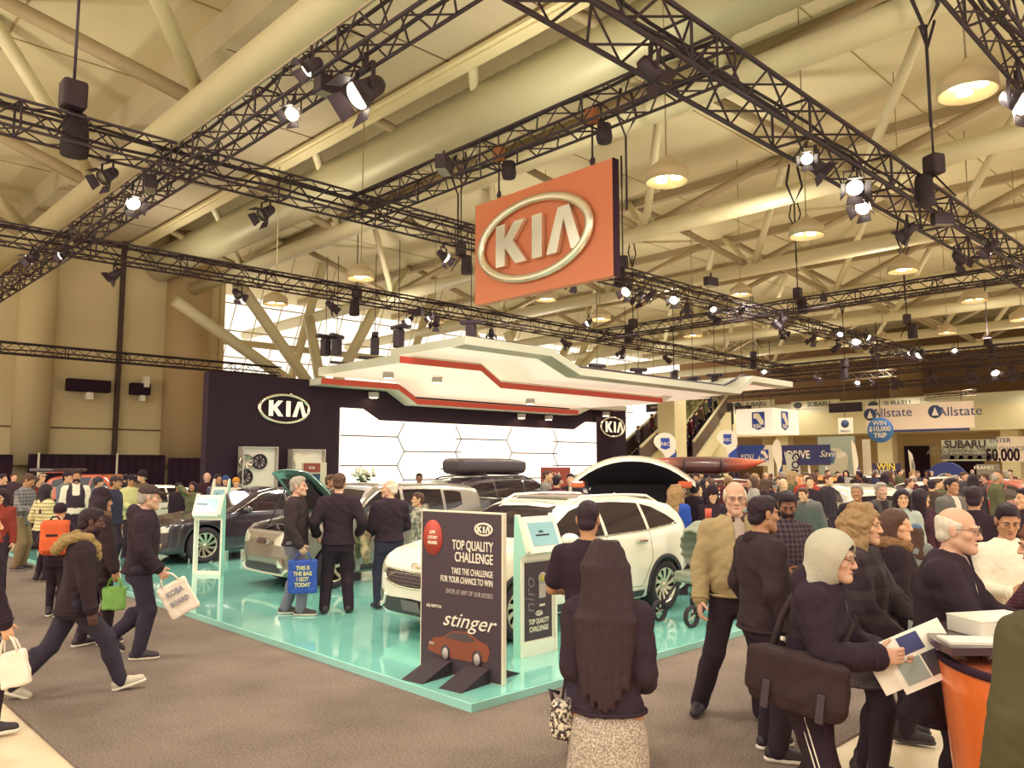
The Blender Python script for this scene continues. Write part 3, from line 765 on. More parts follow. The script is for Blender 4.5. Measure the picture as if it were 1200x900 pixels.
# recessed edge frame inside the front tier
b = MB()
for (a, c) in zip(P2[:-1], P2[1:]):
    b.add([(a[0]+.0, 15.4, a[1]), (c[0], 15.4, c[1]), (c[0], 15.4+.55, c[1]-.03), (a[0], 15.4+.55, a[1]-.03)], [(0, 1, 2, 3), (3, 2, 1, 0)])
b.build('inner_lip', M_fas, root)
for i, (px, py, Y, z) in enumerate([(453, 437, 19.8, 4.8), (510, 441, 19.8, 4.8), (547, 440, 19.2, 4.8), (619, 465, 19.8, 4.35), (436, 460, 21.9, 4.4), (609, 487, 21.9, 4.0), (641, 490, 21.9, 4.0), (708, 482, 21.8, 4.3)]):
    p = atY(px, py, Y)
    o = empty('track_light', (p.x, Y-.1, z), VIEWYAW, 'small white downlight under the canopy, '+['leftmost of the upper row', 'second of the upper row', 'third of the upper row', 'fourth, after the fold', 'on the back lip at the left', 'on the back lip, above the video wall', 'glowing, above the right end of the video wall', 'above the logo on the black right-hand wall'][i], 'downlight', 'downlights under the canopy')
    MB().rbox((-.16, -.12, -.2), (.16, .12, -.02), .03).build('housing', mat('grey_light_box', '#b5a9a0', .4), o)
    MB().cbox((0, 0, -.207), (.24, .18, .015)).build('lens', M_glow, o)
# dark rig on the canopy roof with hoist motors
root2 = empty('canopy_rig', (0, 0, 0), 0, 'low black rigging frame lying on top of the white canopy', 'rig')
b = MB()
for y in (16.0, 18.2): b.tube([(14.0, y, 5.42), (16.6, y, 5.42), (17.9, y, 5.0), (26.6, y, 5.0), (28, y, 5.5), (30.5, y, 5.5)], .05, 6)
for y in (20.0, 21.6): b.tube([(13, y, 5.2), (15.8, y, 5.2), (17, y, 4.9), (26, y, 4.9)], .05, 6)
for x in (14, 16, 20, 23, 26): b.tube([(x, 16, 5.42 if x < 17 else 5.0), (x, 21.6, 5.2)], .04, 6)
b.build('frame', M_truss, root2)
for i, (px, py, Y, say) in enumerate([(381, 424, 21.5, 'first from the left'), (394, 420, 21.2, 'second from the left'), (439, 414, 20.2, 'third from the left'), (467, 400, 18.5, 'at the step of the front tier'), (552, 386, 16.5, 'at the front left peak'), (748, 418, 18, 'tall, above the right wing'),
        (700, 428, 17, 'low, right of the fold'), (733, 430, 18, 'low, left of the tall one'), (790, 432, 17.5, 'right of the tall one'), (812, 440, 17, 'low, near the right wing tip'), (838, 444, 17, 'lowest, at the right wing')]):
    p = atY(px, py+6, Y); zb = 5.35 if p.x < 17 else 4.95
    o = empty('rig_hoist', (p.x, Y, zb), i*.5, 'black rig motor standing on the white canopy, '+say, 'rig motor', 'rig motors on the canopy')
    hh = .55 if i not in (6, 7, 9) else .3
    MB().rbox((-.13, -.13, 0), (.13, .13, hh), .04).build('motor', M_truss, o); MB().rbox((-.32, -.1, hh), (.32, .1, hh+.12), .03).build('head', M_truss, o)
    MB().tube([(0, 0, hh), (0, 0, hh+2.6)], .012, 5).build('chain', M_cable, o)
# --- printed banner stand
Bq = empty('banner_stand', (4.89, 5.75, PZ), math.radians(8), 'tall dark printed banner panel reading top quality challenge on two wedge feet', 'banner')
MB().rbox((-.02, -.52, .0), (.03, .5, 1.5), .004).build('frame', mat('white_banner_edge', '#e9d9be', .4), Bq)
MB().box((-.026, -.5, .01), (-.02, .48, 1.485)).build('print', mat('dark_banner_print', '#46343c', .5), Bq)
b = MB()
for y in (-.26, .2):
    b.add([(-.42, y-.12, .0), (-.42, y+.14, .0), (-.03, y+.14, .13), (-.03, y-.12, .13), (-.03, y-.12, 0), (-.03, y+.14, 0)], [(0, 3, 2, 1), (0, 4, 3), (1, 2, 5), (0, 1, 5, 4), (2, 3, 4, 5)])
    b.add([(.42, y-.12, .0), (.42, y+.14, .0), (.03, y+.14, .13), (.03, y-.12, .13), (.03, y-.12, 0), (.03, y+.14, 0)], [(0, 1, 2, 3), (0, 3, 4), (1, 5, 2), (0, 4, 5, 1), (2, 5, 4, 3)])
b.build('wedge_foot', mat('black_rubber_foot', '#33242c', .7), Bq)
M_let = mat('white_lettering', '#f0e2cc', .5); M_letg = mat('grey_lettering', '#b8a6a0', .5)
def bt(s, y, z, size, m=M_let, al='RIGHT', sx=.8, **k): return text(s, size, m, face_negX(-.028, y, z), Bq, al, sx, **k)
MB().lathe([(0, 0), (.125, 0), (.125, .004), (0, .004)], 28, face_negX(-.027, .335, 1.24) @ Matrix.Diagonal((1, 1.35, 1, 1))).build('red_badge', mat('red_badge', '#b5412f', .5), Bq)
for dz, s in ((.045, 'LOVE'), (0, '2 STORY'), (-.045, 'PROMISE')): text(s, .042, M_let, face_negX(-.034, .335, 1.24+dz*1.1), Bq, 'CENTER', .75, bold=.02)
emblem(face_negX(-.028, -.3, 1.345), .2, Bq, M_let, .006, .09)
bt('TOP QUALITY', -.41, 1.185, .125, sx=.62, bold=.012); bt('CHALLENGE', -.41, 1.075, .125, sx=.66, bold=.012)
bt('TAKE THE CHALLENGE', -.41, .945, .08, sx=.6, bold=.008); bt('FOR YOUR CHANCE TO WIN', -.41, .865, .08, sx=.6, bold=.008)
bt('ENTER AT ANY OF OUR KIOSKS', -.41, .755, .06, M_letg, sx=.66)
bt('ALL-NEW KIA', .41, .60, .04, al='LEFT'); bt('stinger', -.42, .50, .19, sx=1.2, shear=.4)
# printed picture of a rust coloured car
MB().prism([(-.42, -.09), (-.40, .02), (-.33, .08), (-.22, .1), (-.08, .2), (.12, .22), (.28, .13), (.38, .1), (.41, .02), (.38, -.1), (.2, -.14), (-.2, -.14)], 0, .003, face_negX(-.027, .0, .255) @ Matrix.Diagonal((.92, .72, 1, 1))).build('printed_car', mat('printed_rust_car', '#8d4a33', .4), Bq)
MB().prism([(-.2, .1), (-.07, .185), (.1, .2), (.23, .125), (.1, .09)], .003, .005, face_negX(-.027, .0, .255) @ Matrix.Diagonal((.92, .72, 1, 1))).build('printed_car', mat('printed_glass', '#5a4a4c', .3), Bq)
b = MB()
for x in (-.17, .25): b.lathe([(0, 0), (.075, 0), (.075, .006), (0, .006)], 18, face_negX(-.028, -x*.92, .185) @ Matrix.Diagonal((.75, 1.1, 1, 1)))
b.build('printed_car', mat('printed_tyre', '#3a2c30', .5), Bq)
b = MB()
for x in (-.17, .25): b.lathe([(0, 0), (.05, 0), (.05, .004), (0, .004)], 14, face_negX(-.035, -x*.92, .185) @ Matrix.Diagonal((.75, 1.1, 1, 1)))
b.add([(-.036, .36, .27), (-.036, .30, .27), (-.036, .3, .25), (-.036, .37, .25)], [(0, 1, 2, 3)]); b.build('printed_car', M_letg, Bq)
# --- touch-screen kiosks
M_tealp = mat('teal_kiosk_edge', '#a6d8c6', .3)
def kiosk(name, loc, rz, label, w=.5, h=1.42, closed=True):
    k = empty(name, loc, rz, label, 'kiosk', 'touch screen kiosks')
    hw = w/2
    side = [(-.02, 0), (.10, 0), (.10, .98), (.20, 1.06), (.05, h), (.0, h), (-.02, 1.0)]   # y(front +), z
    for s in (-1, 1):
        x0 = s*hw
        b = MB().prism([(y, z) for y, z in side], 0, .03, Mx((x0-.015, 0, 0), (0, 1, 0), (0, 0, 1), (1, 0, 0))); b.build('side_panel', M_white, k)
        b = MB().prism([(y*.8, z*.99) for y, z in side], 0, .004, Mx((x0+(s*.015 if s > 0 else -.019), 0, 0), (0, 1, 0), (0, 0, 1), (1, 0, 0))); b.build('teal_inlay', M_tealp, k)
    b = MB(); b.box((-hw, -.02, 0), (hw, .09, .06 if not closed else .14)); b.build('base', M_white, k)
    if closed:
        MB().box((-hw+.015, -.015, .14), (hw-.015, .075, 1.0)).build('body', M_white, k)
        MB().box((-hw+.05, .075, .15), (hw-.05, .082, .93)).build('poster', mat('dark_kiosk_poster', '#45333b', .5), k)
    # slanted screen head
    tz = Vector((0, -.16, h-1.06)).normalized(); nrm = Vector((0, tz.z, -tz.y))
    M = Mx((0, .15, 1.215), (-1, 0, 0), tuple(tz), tuple(nrm))
    MB().box((-hw+.015, -.19, -.05), (hw-.015, .2, .0)); bb = MB(); bb.prism([(-hw+.015, -.19), (hw-.015, -.19), (hw-.015, .2), (-hw+.015, .2)], -.06, .005, M); bb.build('head', M_white, k)
    MB().prism([(-hw+.06, -.12), (hw-.06, -.12), (hw-.06, .13), (-hw+.06, .13)], .005, .009, M).build('screen', mat('pale_blue_screen', '#86aeb0', .2, emit=.2, ecol='#9cc0c0'), k)
    text('KIA', .04, M_black, M @ Matrix.Translation((-.03, .03, .011)), k) if closed else None
    b = MB(); b.prism([(-.1, -.015), (.1, -.015), (.1, .0), (-.1, .0)], .009, .011, M @ Matrix.Translation((-.02, .0, 0)) if closed else M @ Matrix.Translation((-.1, .03, 0))); b.build('screen_text', M_black, k)
    b = MB(); b.box((-hw, .02, .96), (hw, .12, 1.03)); b.build('front_lip', M_white, k)
    return k
K1 = kiosk('kiosk', (6.03, 5.93, PZ), PI, 'white touch-screen kiosk with a dark poster by the front wheel of the crossover')
F = lambda x, z: Mx((x, .086, z), (-1, 0, 0), (0, 0, 1), (0, 1, 0))
text('TOP QUALITY', .075, M_let, F(0, .33), K1, sx=.62, bold=.01); text('CHALLENGE', .075, M_let, F(0, .255), K1, sx=.66, bold=.01)
text('niro', .2, mat('dim_lettering', '#7b6a72', .5), Mx((.13, .085, .60), (0, 0, 1), (1, 0, 0), (0, 1, 0)), K1, sx=1.1, shear=.2)
emblem(F(0, .41), .09, K1, M_let, .004, .1)
MB().rbox((-.10, .082, .56), (-.0, .092, .76), .01).build('trophy', M_letg, K1); MB().lathe([(0, 0), (.062, 0), (.062, .008), (0, .008)], 20, F(-.05, .76)).build('trophy_ring', M_letg, K1)
MB().lathe([(0, 0), (.036, 0), (.036, .012), (0, .012)], 18, F(-.05, .76)).build('trophy_dot', mat('yellow_dot', '#c3ab4a', .5), K1)
text('new', .05, M_let, F(-.05, .49), K1, bold=.02)
K2 = kiosk('kiosk', (6.1, 14.05, PZ), math.radians(128), 'white open-legged kiosk with a small screen, before the black sedan', w=.5, closed=False)
K3 = kiosk('kiosk', tuple(atz(258, 640, PZ)), math.radians(125), 'small white kiosk behind the black sedan, seen from behind', w=.4, h=1.6)
# --- wall displays
def wall_display(x0, x1, zt, label):
    r = empty('display_case', ((x0+x1)/2, 21.7, 0), 0, label, 'display case'); w = (x1-x0)/2
    b = MB(); b.box((-w, .12, .0), (w, .28, zt)); b.build('back_panel', mat('lit_display_panel', '#e2d6c2', .5, emit=.15), r)
    b = MB(); b.box((-w-.03, -.05, 0), (-w, .28, zt+.03)); b.box((w, -.05, 0), (w+.03, .28, zt+.03)); b.box((-w, -.05, zt), (w, .28, zt+.03)); b.build('frame', mat('grey_case_frame', '#bfb0a4', .5), r)
    return r
wall_display(10.29, 11.32, 2.5, 'pale lit display case holding three alloy wheels on the black wall')
wall_display(11.85, 12.9, 2.45, 'pale lit display case holding a white jersey on the black wall')
def alloy(parent, r, m=None, spokes=10, M=None, w=.03, twist=.35, depth=.04):
    M = M or Matrix()
    b = MB(); b.lathe([(r*.94, -depth*2.2), (r, -depth*2.2), (r, .0), (r*.97, .012), (r*.92, .006), (r*.9, -.02), (r*.9, -depth*2)], 36, M)
    for k in range(spokes):
        a = 2*PI*k/spokes
        pts = []
        for t in (0, .33, .66, 1):
            rr = r*(.14+.80*t); aa = a+twist*t
            pts.append((rr*math.cos(aa), rr*math.sin(aa), aa))
        vs = []
        for (x, y, aa), t in zip(pts, (0, .33, .66, 1)):
            tx, ty = -math.sin(aa), math.cos(aa); ww = w*(1-.35*math.sin(PI*t))+.012*t; zz = -.035+.03*t
            vs += [M @ Vector((x-tx*ww, y-ty*ww, zz)), M @ Vector((x+tx*ww, y+ty*ww, zz)), M @ Vector((x+tx*ww*.7, y+ty*ww*.7, zz-depth)), M @ Vector((x-tx*ww*.7, y-ty*ww*.7, zz-depth))]
        fs = []
        for i in range(3):
            for j in range(4): fs.append((4*i+j, 4*i+(j+1) % 4, 4*i+4+(j+1) % 4, 4*i+4+j))
        b.add(vs, fs+[(3, 2, 1, 0), (12, 13, 14, 15)], False)
    b.lathe([(0, -.01), (r*.13, -.012), (r*.17, -.03), (r*.17, -.07), (0, -.07)], 20, M)
    return b.build('alloy_rim', m or M_alloy, parent)
M_alloy = mat('brushed_alloy', '#d9ccb4', .28, .9); M_dkalloy = mat('dark_alloy', '#4a3a42', .35, .7); M_tyre = mat('black_tyre', '#33262d', .8, bump=.1, bscale=60)
for px, py, m, say in ((289, 541.5, M_alloy, 'bright alloy wheel mounted on the left side of the display case'), (305, 541, M_dkalloy, 'dark alloy wheel mounted on the right side of the display case'), (288, 559, M_dkalloy, 'dark alloy wheel mounted low in the display case')):
    p = atY(px, py, 21.7)
    w = empty('alloy_exhibit', tuple(p), 0, say, 'wheel', 'wheels in the display case')
    o = MB(); o.lathe([(.2, -.1), (.215, -.1), (.225, .0), (.2, .02)], 24, Matrix.Rotation(PI/2, 4, 'X')); o.build('outer_lip', m, w)
    alloy(w, .2, m, 8, Matrix.Rotation(PI/2, 4, 'X'), .022)
p = atY(355, 546, 21.72)
w = empty('jersey', tuple(p), 0, 'white sleeveless jersey pinned up in the display case', 'jersey')
MB().prism([(-.26, -.36), (.26, -.36), (.28, .05), (.36, .3), (.22, .38), (.1, .34), (0, .30), (-.1, .34), (-.22, .38), (-.36, .3), (-.28, .05)], 0, .05, face_negY(0, 0, 0)).build('cloth', mat('white_jersey', '#efe2cc', .8), w)
MB().box((-.27, -.07, -.46), (.27, -.02, -.38)).build('hanger_bar', M_black, w)
text('Kia', .14, mat('red_print', '#a8402f', .6), face_negY(0, -.055, .05), w, shear=.3)
p = atY(370, 565, 20.6)
w = empty('info_totem', (p.x, 20.6, PZ), math.radians(170), 'tall totem with a red header and a dark screen, before the display case', 'totem')
MB().rbox((-.3, -.06, 0), (.42, .06, 2.0), .01).build('body', mat('pale_totem', '#cbbfa6', .5), w)
MB().box((-.1, .061, 1.72), (.4, .07, 1.98)).build('header', mat('dark_red_print', '#8d3a2b', .5), w); MB().box((-.1, .061, 1.1), (.4, .07, 1.68)).build('screen', mat('dark_blue_screen', '#3b4760', .2, emit=.1), w)
text('KIA', .12, M_let, Mx((.15, .073, 1.85), (-1, 0, 0), (0, 0, 1), (0, 1, 0)), w)
p = atD(651, 561, 27)
w = empty('red_placard', tuple(p), VIEWYAW, 'small red square placard on a stand behind the dark roof box car', 'placard')
MB().box((-.5, -.02, -.55), (.5, .02, .38)).build('board', mat('red_placard_print', '#a5402f', .5), w); MB().tube([(0, 0, -1.7), (0, 0, -.5)], .03, 8).build('stem', M_truss, w)
text('KIA', .25, M_let, Mx((0, -.025, .12), (1, 0, 0), (0, 0, 1), (0, -1, 0)), w); text('SERVICE', .15, M_let, Mx((0, -.025, -.12), (1, 0, 0), (0, 0, 1), (0, -1, 0)), w)
# reception desk and flowers at the back
p = atD(486, 572, 23.5)
w = empty('reception_desk', (p.x, p.y, PZ), 0, 'plain white reception desk before the video wall', 'desk')
MB().rbox((-1.6, -.4, 0), (1.6, .4, 1.15), .04).build('body', M_white, w); MB().rbox((-1.7, -.5, 1.15), (1.7, .5, 1.22), .02).build('counter_top', M_white, w)
p = atD(424, 578, 22.6)
w = empty('flower_vase', (p.x, p.y, 0), 0, 'white flowers in a tall vase on a pedestal before the video wall', 'flowers')
MB().lathe([(0, .07), (.2, .07), (.2, 1.1), (0, 1.1)], 20).build('pedestal', M_white, w)
MB().lathe([(0, 1.1), (.09, 1.1), (.07, 1.3), (.12, 1.5), (.1, 1.5), (0, 1.2)], 16).build('vase', mat('glass_vase', '#9aa592', .2), w)
rs = random.Random(3); b = MB(); g = MB()
for i in range(46):
    a = rs.uniform(0, 2*PI); r = rs.uniform(0, .33); z = 1.6+rs.uniform(0, .32)
    c = (r*math.cos(a), r*math.sin(a), z); b.ball(c, rs.uniform(.035, .06), 8); g.tube([(0, 0, 1.4), c], .006, 4)
    if i % 2: g.ball((c[0]*1.05, c[1]*1.05, z-.12), (.07, .05, .03), 6)
b.build('blossom', mat('white_petal', '#efe6cd', .7), w); g.build('foliage', mat('dark_leaf', '#4c5238', .7), w)
# ================================================================ right-hand reception counter
DC, RC = 3.75, 2.74
cp = (DC*FW[0]+RC*RT[0], DC*FW[1]+RC*RT[1])
w = empty('orange_counter', (cp[0], cp[1], -.02), 0, 'curved glossy orange counter with a black rim and a dark raised shelf', 'counter')
MB().lathe([(0, 0), (.60, 0), (.61, .06), (.655, .5), (.688, .95), (.70, 1.07), (.68, 1.1), (0, 1.1)], 64).build('body', mat('orange_lacquer', '#d5692f', .3, coat=.3, var=.04), w)
MB().lathe([(.675, 1.085), (.706, 1.085), (.712, 1.1), (.706, 1.115), (.675, 1.115), (.66, 1.1)], 64, closed=True).build('rim', M_black, w)
MB().lathe([(0, 1.102), (.662, 1.102), (.662, 1.106), (0, 1.106)], 64).build('top', mat('red_glass_top', '#a4553a', .12, coat=.5), w)
aa = math.atan2(FW[1]-RT[1]*.5, FW[0]-RT[0]*.5)
b = MB(); pts = []
for i in range(21):
    a = aa-1.15+2.3*i/20; pts.append((.74*math.cos(a), .74*math.sin(a)))
for i in range(21):
    a = aa+1.15-2.3*i/20; pts.append((.28*math.cos(a), .28*math.sin(a)))
b.prism(pts, 1.155, 1.19); b.build('shelf', mat('dark_wood_shelf', '#4d3a3c', .25), w)
b = MB()
for a in (aa-.9, aa, aa+.9): b.tube([(.5*math.cos(a), .5*math.sin(a), 1.1), (.5*math.cos(a), .5*math.sin(a), 1.16)], .03, 10)
b.build('shelf_post', M_metal, w)
MB().prism([(-.02, -.09), (.04, -.09), (.04, -.03), (-.02, -.03)], 0, .004, Mx((-.26*RT[0]-.46*FW[0], -.26*RT[1]-.46*FW[1], 1.106), (RT[0], RT[1], 0), (FW[0], FW[1], 0), (0, 0, 1))).build('sticker', M_let, w)
def on_counter(px, py, z): return atz(px, py, z)
p = on_counter(1163, 742, 1.17)
w = empty('brochure_box', tuple(p), VIEWYAW+.25, 'white and grey box of brochures standing on the orange counter', 'box')
MB().rbox((-.16, -.1, .0), (.2, .12, .075), .006).build('box', mat('pale_grey_card', '#cfc6b8', .6), w); MB().box((-.16, -.1, .076), (.2, .12, .085)).build('lid', M_white, w)
p = on_counter(1132, 752, 1.17)
w = empty('paper_stack', tuple(p), VIEWYAW-.1, 'flat stack of white papers on the counter shelf, left of the brochure box', 'papers')
MB().box((-.1, -.07, 0), (.2, .08, .012)).build('sheet', M_white, w)
# ================================================================ signs and banners farther away
def panel(name, px0, py0, px1, py1, X, col, label, cat='banner', th=.12, m=None, emit=0., group=None):
    a = atX(px0, py0, X); c = atX(px1, py1, X)
    r = empty(name, (X, (a.y+c.y)/2, (a.z+c.z)/2), 0, label, cat, group)
    w = abs(a.y-c.y); h = abs(a.z-c.z)
    MB().box((0, -w/2, -h/2), (th, w/2, h/2)).build('panel', m or mat('print_'+col.strip('#'), col, .6, emit=emit), r)
    return r, w, h
def ptxt(r, s, u, v, size, m, w, h, **k):   # u,v from the panel centre, fractions
    return text(s, size, m, face_negX(-.02, -u*w, v*h), r, **k)
M_blu = mat('royal_blue_print', '#2f469a', .6); M_navy = mat('navy_print', '#3a3a6c', .6); M_ylw = mat('yellow_print', '#e3c75a', .6); M_pale = mat('cream_sign', '#f1e4cf', .6)
def shield(r, u, v, s, w, h, q=0, name='crest'):
    MB().prism([(-.4, -.4), (0, -.55), (.4, -.4), (.4, .5), (-.4, .5)], 0, .01, face_negX(-.012, -u*w, v*h) @ Matrix.Scale(s, 4)).build(name, M_blu, r)
    MB().prism([(-.3, .42), (.05, .42), (.34, -.05), (.34, -.25), (.1, -.2), (-.1, .1), (-.3, .15)], .01, .014, face_negX(-.012, -u*w, v*h) @ Matrix.Scale(s, 4)).build(name, M_pale, r)
    text('RBC', s*.34, M_pale, face_negX(-.03, -u*w, v*h-s*.33), r, bold=.02)
# white box sign
X = 40.0; a = atX(862, 480, X); c = atX(906, 508, X); e = atX(935, 482, X)
r = empty('box_sign', (X, (a.y+c.y)/2, (a.z+c.z)/2), 0, 'white hanging box sign with a blue lion crest on each face', 'sign')
w = abs(a.y-c.y); h = abs(a.z-c.z)
MB().box((0, -w/2, -h/2), (w*1.35, w/2, h/2)).build('box', mat('white_sign_added_glow', '#f3e6d2', .5, emit=.45), r)  # emission put into the faces to make the box whiter
shield(r, .12, .02, .95, w, h)
o = r
MB().prism([(-.4, -.4), (0, -.55), (.4, -.4), (.4, .5), (-.4, .5)], 0, .01, face_negY(w*.6, -w/2-.012, .05)).build('crest', M_blu, r)
MB().prism([(-.3, .42), (.05, .42), (.34, -.05), (.34, -.25), (.1, -.2), (-.1, .1), (-.3, .15)], .01, .016, face_negY(w*.6, -w/2-.012, .05)).build('crest', M_pale, r)
text('RBC', .32, M_pale, face_negY(w*.6, -w/2-.04, -.28), r, bold=.02)
b = MB(); b.tube([(w*.3, 0, h/2), (w*.3, 0, h/2+4)], .02, 5); b.tube([(w*.9, 0, h/2), (w*.9, 0, h/2+4)], .02, 5); b.build('cable', M_cable, r)
# wide insurance banner
r, w, h = panel('hanging_banner', 1014, 476, 1142, 501, 55, '#efd9c2', 'very wide pale hanging banner with a blue lower edge and two round hand emblems', emit=.06)
MB().box((-.03, -w/2+.3, -h/2-.16), (.1, w/2-.3, -h/2)).build('blue_edge', M_navy, r)
M_navyt = mat('navy_lettering', '#3f4b77', .6)
ptxt(r, 'Allstate', -.24, .18, .85, M_navyt, w, h); ptxt(r, 'Allstate', .38, .12, .85, M_navyt, w, h)
for u in (-.455, .165): MB().lathe([(0, 0), (.42, 0), (.42, .01), (0, .01)], 20, face_negX(-.012, -u*w, .15*h)).build('hands_roundel', M_navyt, r); MB().prism([(-.2, -.25), (.0, .3), (.2, -.25)], .012, .02, face_negX(-.012, -u*w, .15*h)).build('hands_roundel', M_pale, r)
b = MB(); [b.tube([(0, s*w*.4, h/2), (0, s*w*.4, h/2+4)], .02, 5) for s in (-1, 1)]; b.build('cable', M_cable, r)
# round hanging prize sign
X = 42; p = atX(1032, 504, X)
r = empty('round_sign', tuple(p), 0, 'round blue hanging sign with pale prize lettering', 'sign')
rad = abs(atX(1017, 504, X).y-p.y)
MB().lathe([(0, 0), (rad, 0), (rad, .08), (0, .08)], 40, face_negX(0, 0, 0)).build('disc', mat('bright_blue_disc', '#3f74b4', .6), r)
for s, z, q in (('WIN', .35, .33), ('$10,000', .05, .34), ('TRIP', -.28, .33)): text(s, q, M_pale, face_negX(-.1, 0, z), r, bold=.03)
MB().tube([(0, 0, rad), (0, 0, rad+5)], .02, 5).build('cable', M_cable, r)
# small white hanging sign
r, w, h = panel('hanging_sign_board', 982, 490, 999, 508, 48, '#f1e4cf', 'small white hanging board with a blue roundel, between the box sign and the wide banner', 'sign', emit=.06)
MB().lathe([(0, 0), (.24, 0), (.24, .01), (0, .01)], 20, face_negX(-.012, 0, .12)).build('roundel', M_navyt, r); text('Allstate', .2, M_navyt, face_negX(-.02, 0, -.32), r)
MB().tube([(0, 0, h/2), (0, 0, h/2+3)], .02, 5).build('cable', M_cable, r)
# curved black soffit banner
r, w, h = panel('black_valance', 971, 473, 1010, 482, 58, DARK, 'black curved valance hanging in front of the balcony', 'valance')
# brand names on the balcony rail
for i, (px, py) in enumerate(((882, 474), (955, 474), (1046, 473))):
    p = atX(px, py, 73.95)
    r = empty('rail_sign', tuple(p), 0, 'rail lettering with a dark oval on the balcony, '+('first from the left', 'in the middle', 'right, above the wide banner')[i], 'sign', 'balcony rail signs')
    MB().box((-.03, -2.4, -.38), (.03, 2.4, .38)).build('plate', mat('rail_plate', '#d5cdb0', .5), r)
    text('SUBARU', .62, mat('dark_teal_letter', '#4b4f52', .6), face_negX(-.05, -.4, 0), r, bold=.02); MB().lathe([(0, 0), (.3, 0), (.3, .01), (0, .01)], 20, face_negX(-.045, 1.7, 0) @ Matrix.Diagonal((1.5, 1, 1, 1))).build('oval', mat('dark_teal_letter', '#4b4f52', .6), r)
# blue booth fascias
r, w, h = panel('bank_fascia', 828, 523, 906, 546, 50, '#efe0cb', 'white and blue slanted fascia with a small crest behind the kayak car')
MB().prism([(-w*.12, -h/2), (w*.22, -h/2), (w*.4, h/2), (-w*.02, h/2)], 0, .01, face_negX(-.012, 0, 0)).build('blue_panel', M_blu, r)
MB().prism([(-w/2, -h/2+.2), (-w*.3, -h/2+.2), (-w*.3, h/2), (-w/2, h/2)], 0, .01, face_negX(-.012, 0, 0)).build('blue_panel', M_blu, r)
text('you', .7, M_pale, face_negX(-.03, -w*.12, 0), r, shear=.3); shield(r, .38, 0, .8, w, h)
for s in (-.45, .45): MB().box((0, s*w-.15, -h/2-3.2), (.3, s*w+.15, -h/2)).build('post', M_pale, r)
r, w, h = panel('drive_fascia', 910, 522, 973, 545, 51, '#3a3a6c', 'dark blue fascia with white script lettering beside the CON feather flag')
text('DRIVE', .75, M_pale, face_negX(-.03, .3, 0), r, bold=.02, sx=.8); text('Savings', .6, M_pale, face_negX(-.03, -2.0, .05), r, shear=.4)
for s in (-.42, -.1, .12, .45): MB().tube([(.1, s*w, -h/2-3.4), (.1, s*w, -h/2)], .08, 8).build('post', M_pale, r)
# mural
r, w, h = panel('photo_mural', 958, 512, 1003, 558, 62, '#b9c4b8', 'pale blue printed mural with a tilted vehicle beside the tall white panel', 'mural')
MB().prism([(-w*.3, -h*.42), (w*.28, -h*.42), (w*.32, 0), (w*.1, h*.2), (-w*.2, h*.22), (-w*.34, -h*.1)], 0, .01, face_negX(-.012, 0, 0)).build('printed_vehicle', mat('pale_print', '#e5dcc8', .6), r)
MB().prism([(-w*.26, -h*.12), (-w*.08, -h*.2), (w*.02, h*.1), (-w*.16, h*.16)], .01, .014, face_negX(-.012, 0, 0)).build('printed_window', mat('blue_print', '#5a83a6', .6), r)
r, w, h = panel('white_panel', 1010, 515, 1021, 560, 60, '#f1e6d2', 'tall bare white panel right of the mural', 'panel')
# car-maker banner and prize sign
r, w, h = panel('maker_banner', 1103, 516, 1172, 540, 60, '#c9cdbb', 'pale banner with dark capitals over a row of printed cars')
text('SUBARU', .7, mat('dark_letter', '#4a4246', .6), face_negX(-.03, w*.08, h*.28), r, bold=.03); text('BEST RESALE VALUE', .5, mat('grey_letter', '#8c8378', .6), face_negX(-.03, w*.1, h*.06), r); text('ALL MAINSTREAM TRUCKS', .4, mat('grey_letter', '#8c8378', .6), face_negX(-.03, w*.1, -h*.1), r)
b = MB()
for i in range(6): b.prism([(-.45, 0), (.45, 0), (.42, .18), (.2, .34), (-.25, .34), (-.42, .16)], 0, .01, face_negX(-.012, w*.4-i*w*.16, -h*.42))
b.build('printed_cars', mat('printed_dark_car', '#6d6a64', .5), r)
r, w, h = panel('prize_board', 1168, 512, 1203, 541, 57, '#f0ddc8', 'pale board reading 50,000 at the right edge', 'board')
text('50,000', 1.05, M_black, face_negX(-.03, .5, -.25*h), r, bold=.03, sx=.66); text('YOUR CHANCE TO', .35, mat('grey_letter', '#8c8378', .6), face_negX(-.03, .2, .02*h), r); text('ENTER', .4, M_navyt, face_negX(-.03, .6, .35*h), r)
r, w, h = panel('win_banner', 1022, 543, 1056, 558, 47, '#3a3052', 'dark purple banner reading WIN in yellow above the crowd')
text('WIN', .5, M_ylw, face_negX(-.03, 0, h*.22), r, bold=.03); text('$10,000 TRIP', .36, M_pale, face_negX(-.03, 0, -h*.2), r)
MB().tube([(.06, 0, -h/2-3), (.06, 0, -h/2)], .05, 6).build('post', M_truss, r)
r, w, h = panel('photo_board', 1144, 544, 1172, 562, 52, '#7d7568', 'grey photo board standing at the right behind the blue fan canopy', 'board')
text('FRAMES', .3, M_pale, face_negX(-.03, .2, h*.25), r); MB().box((0, -w/2, -h/2-2.2), (.1, w/2, -h/2)).build('base', M_black, r)
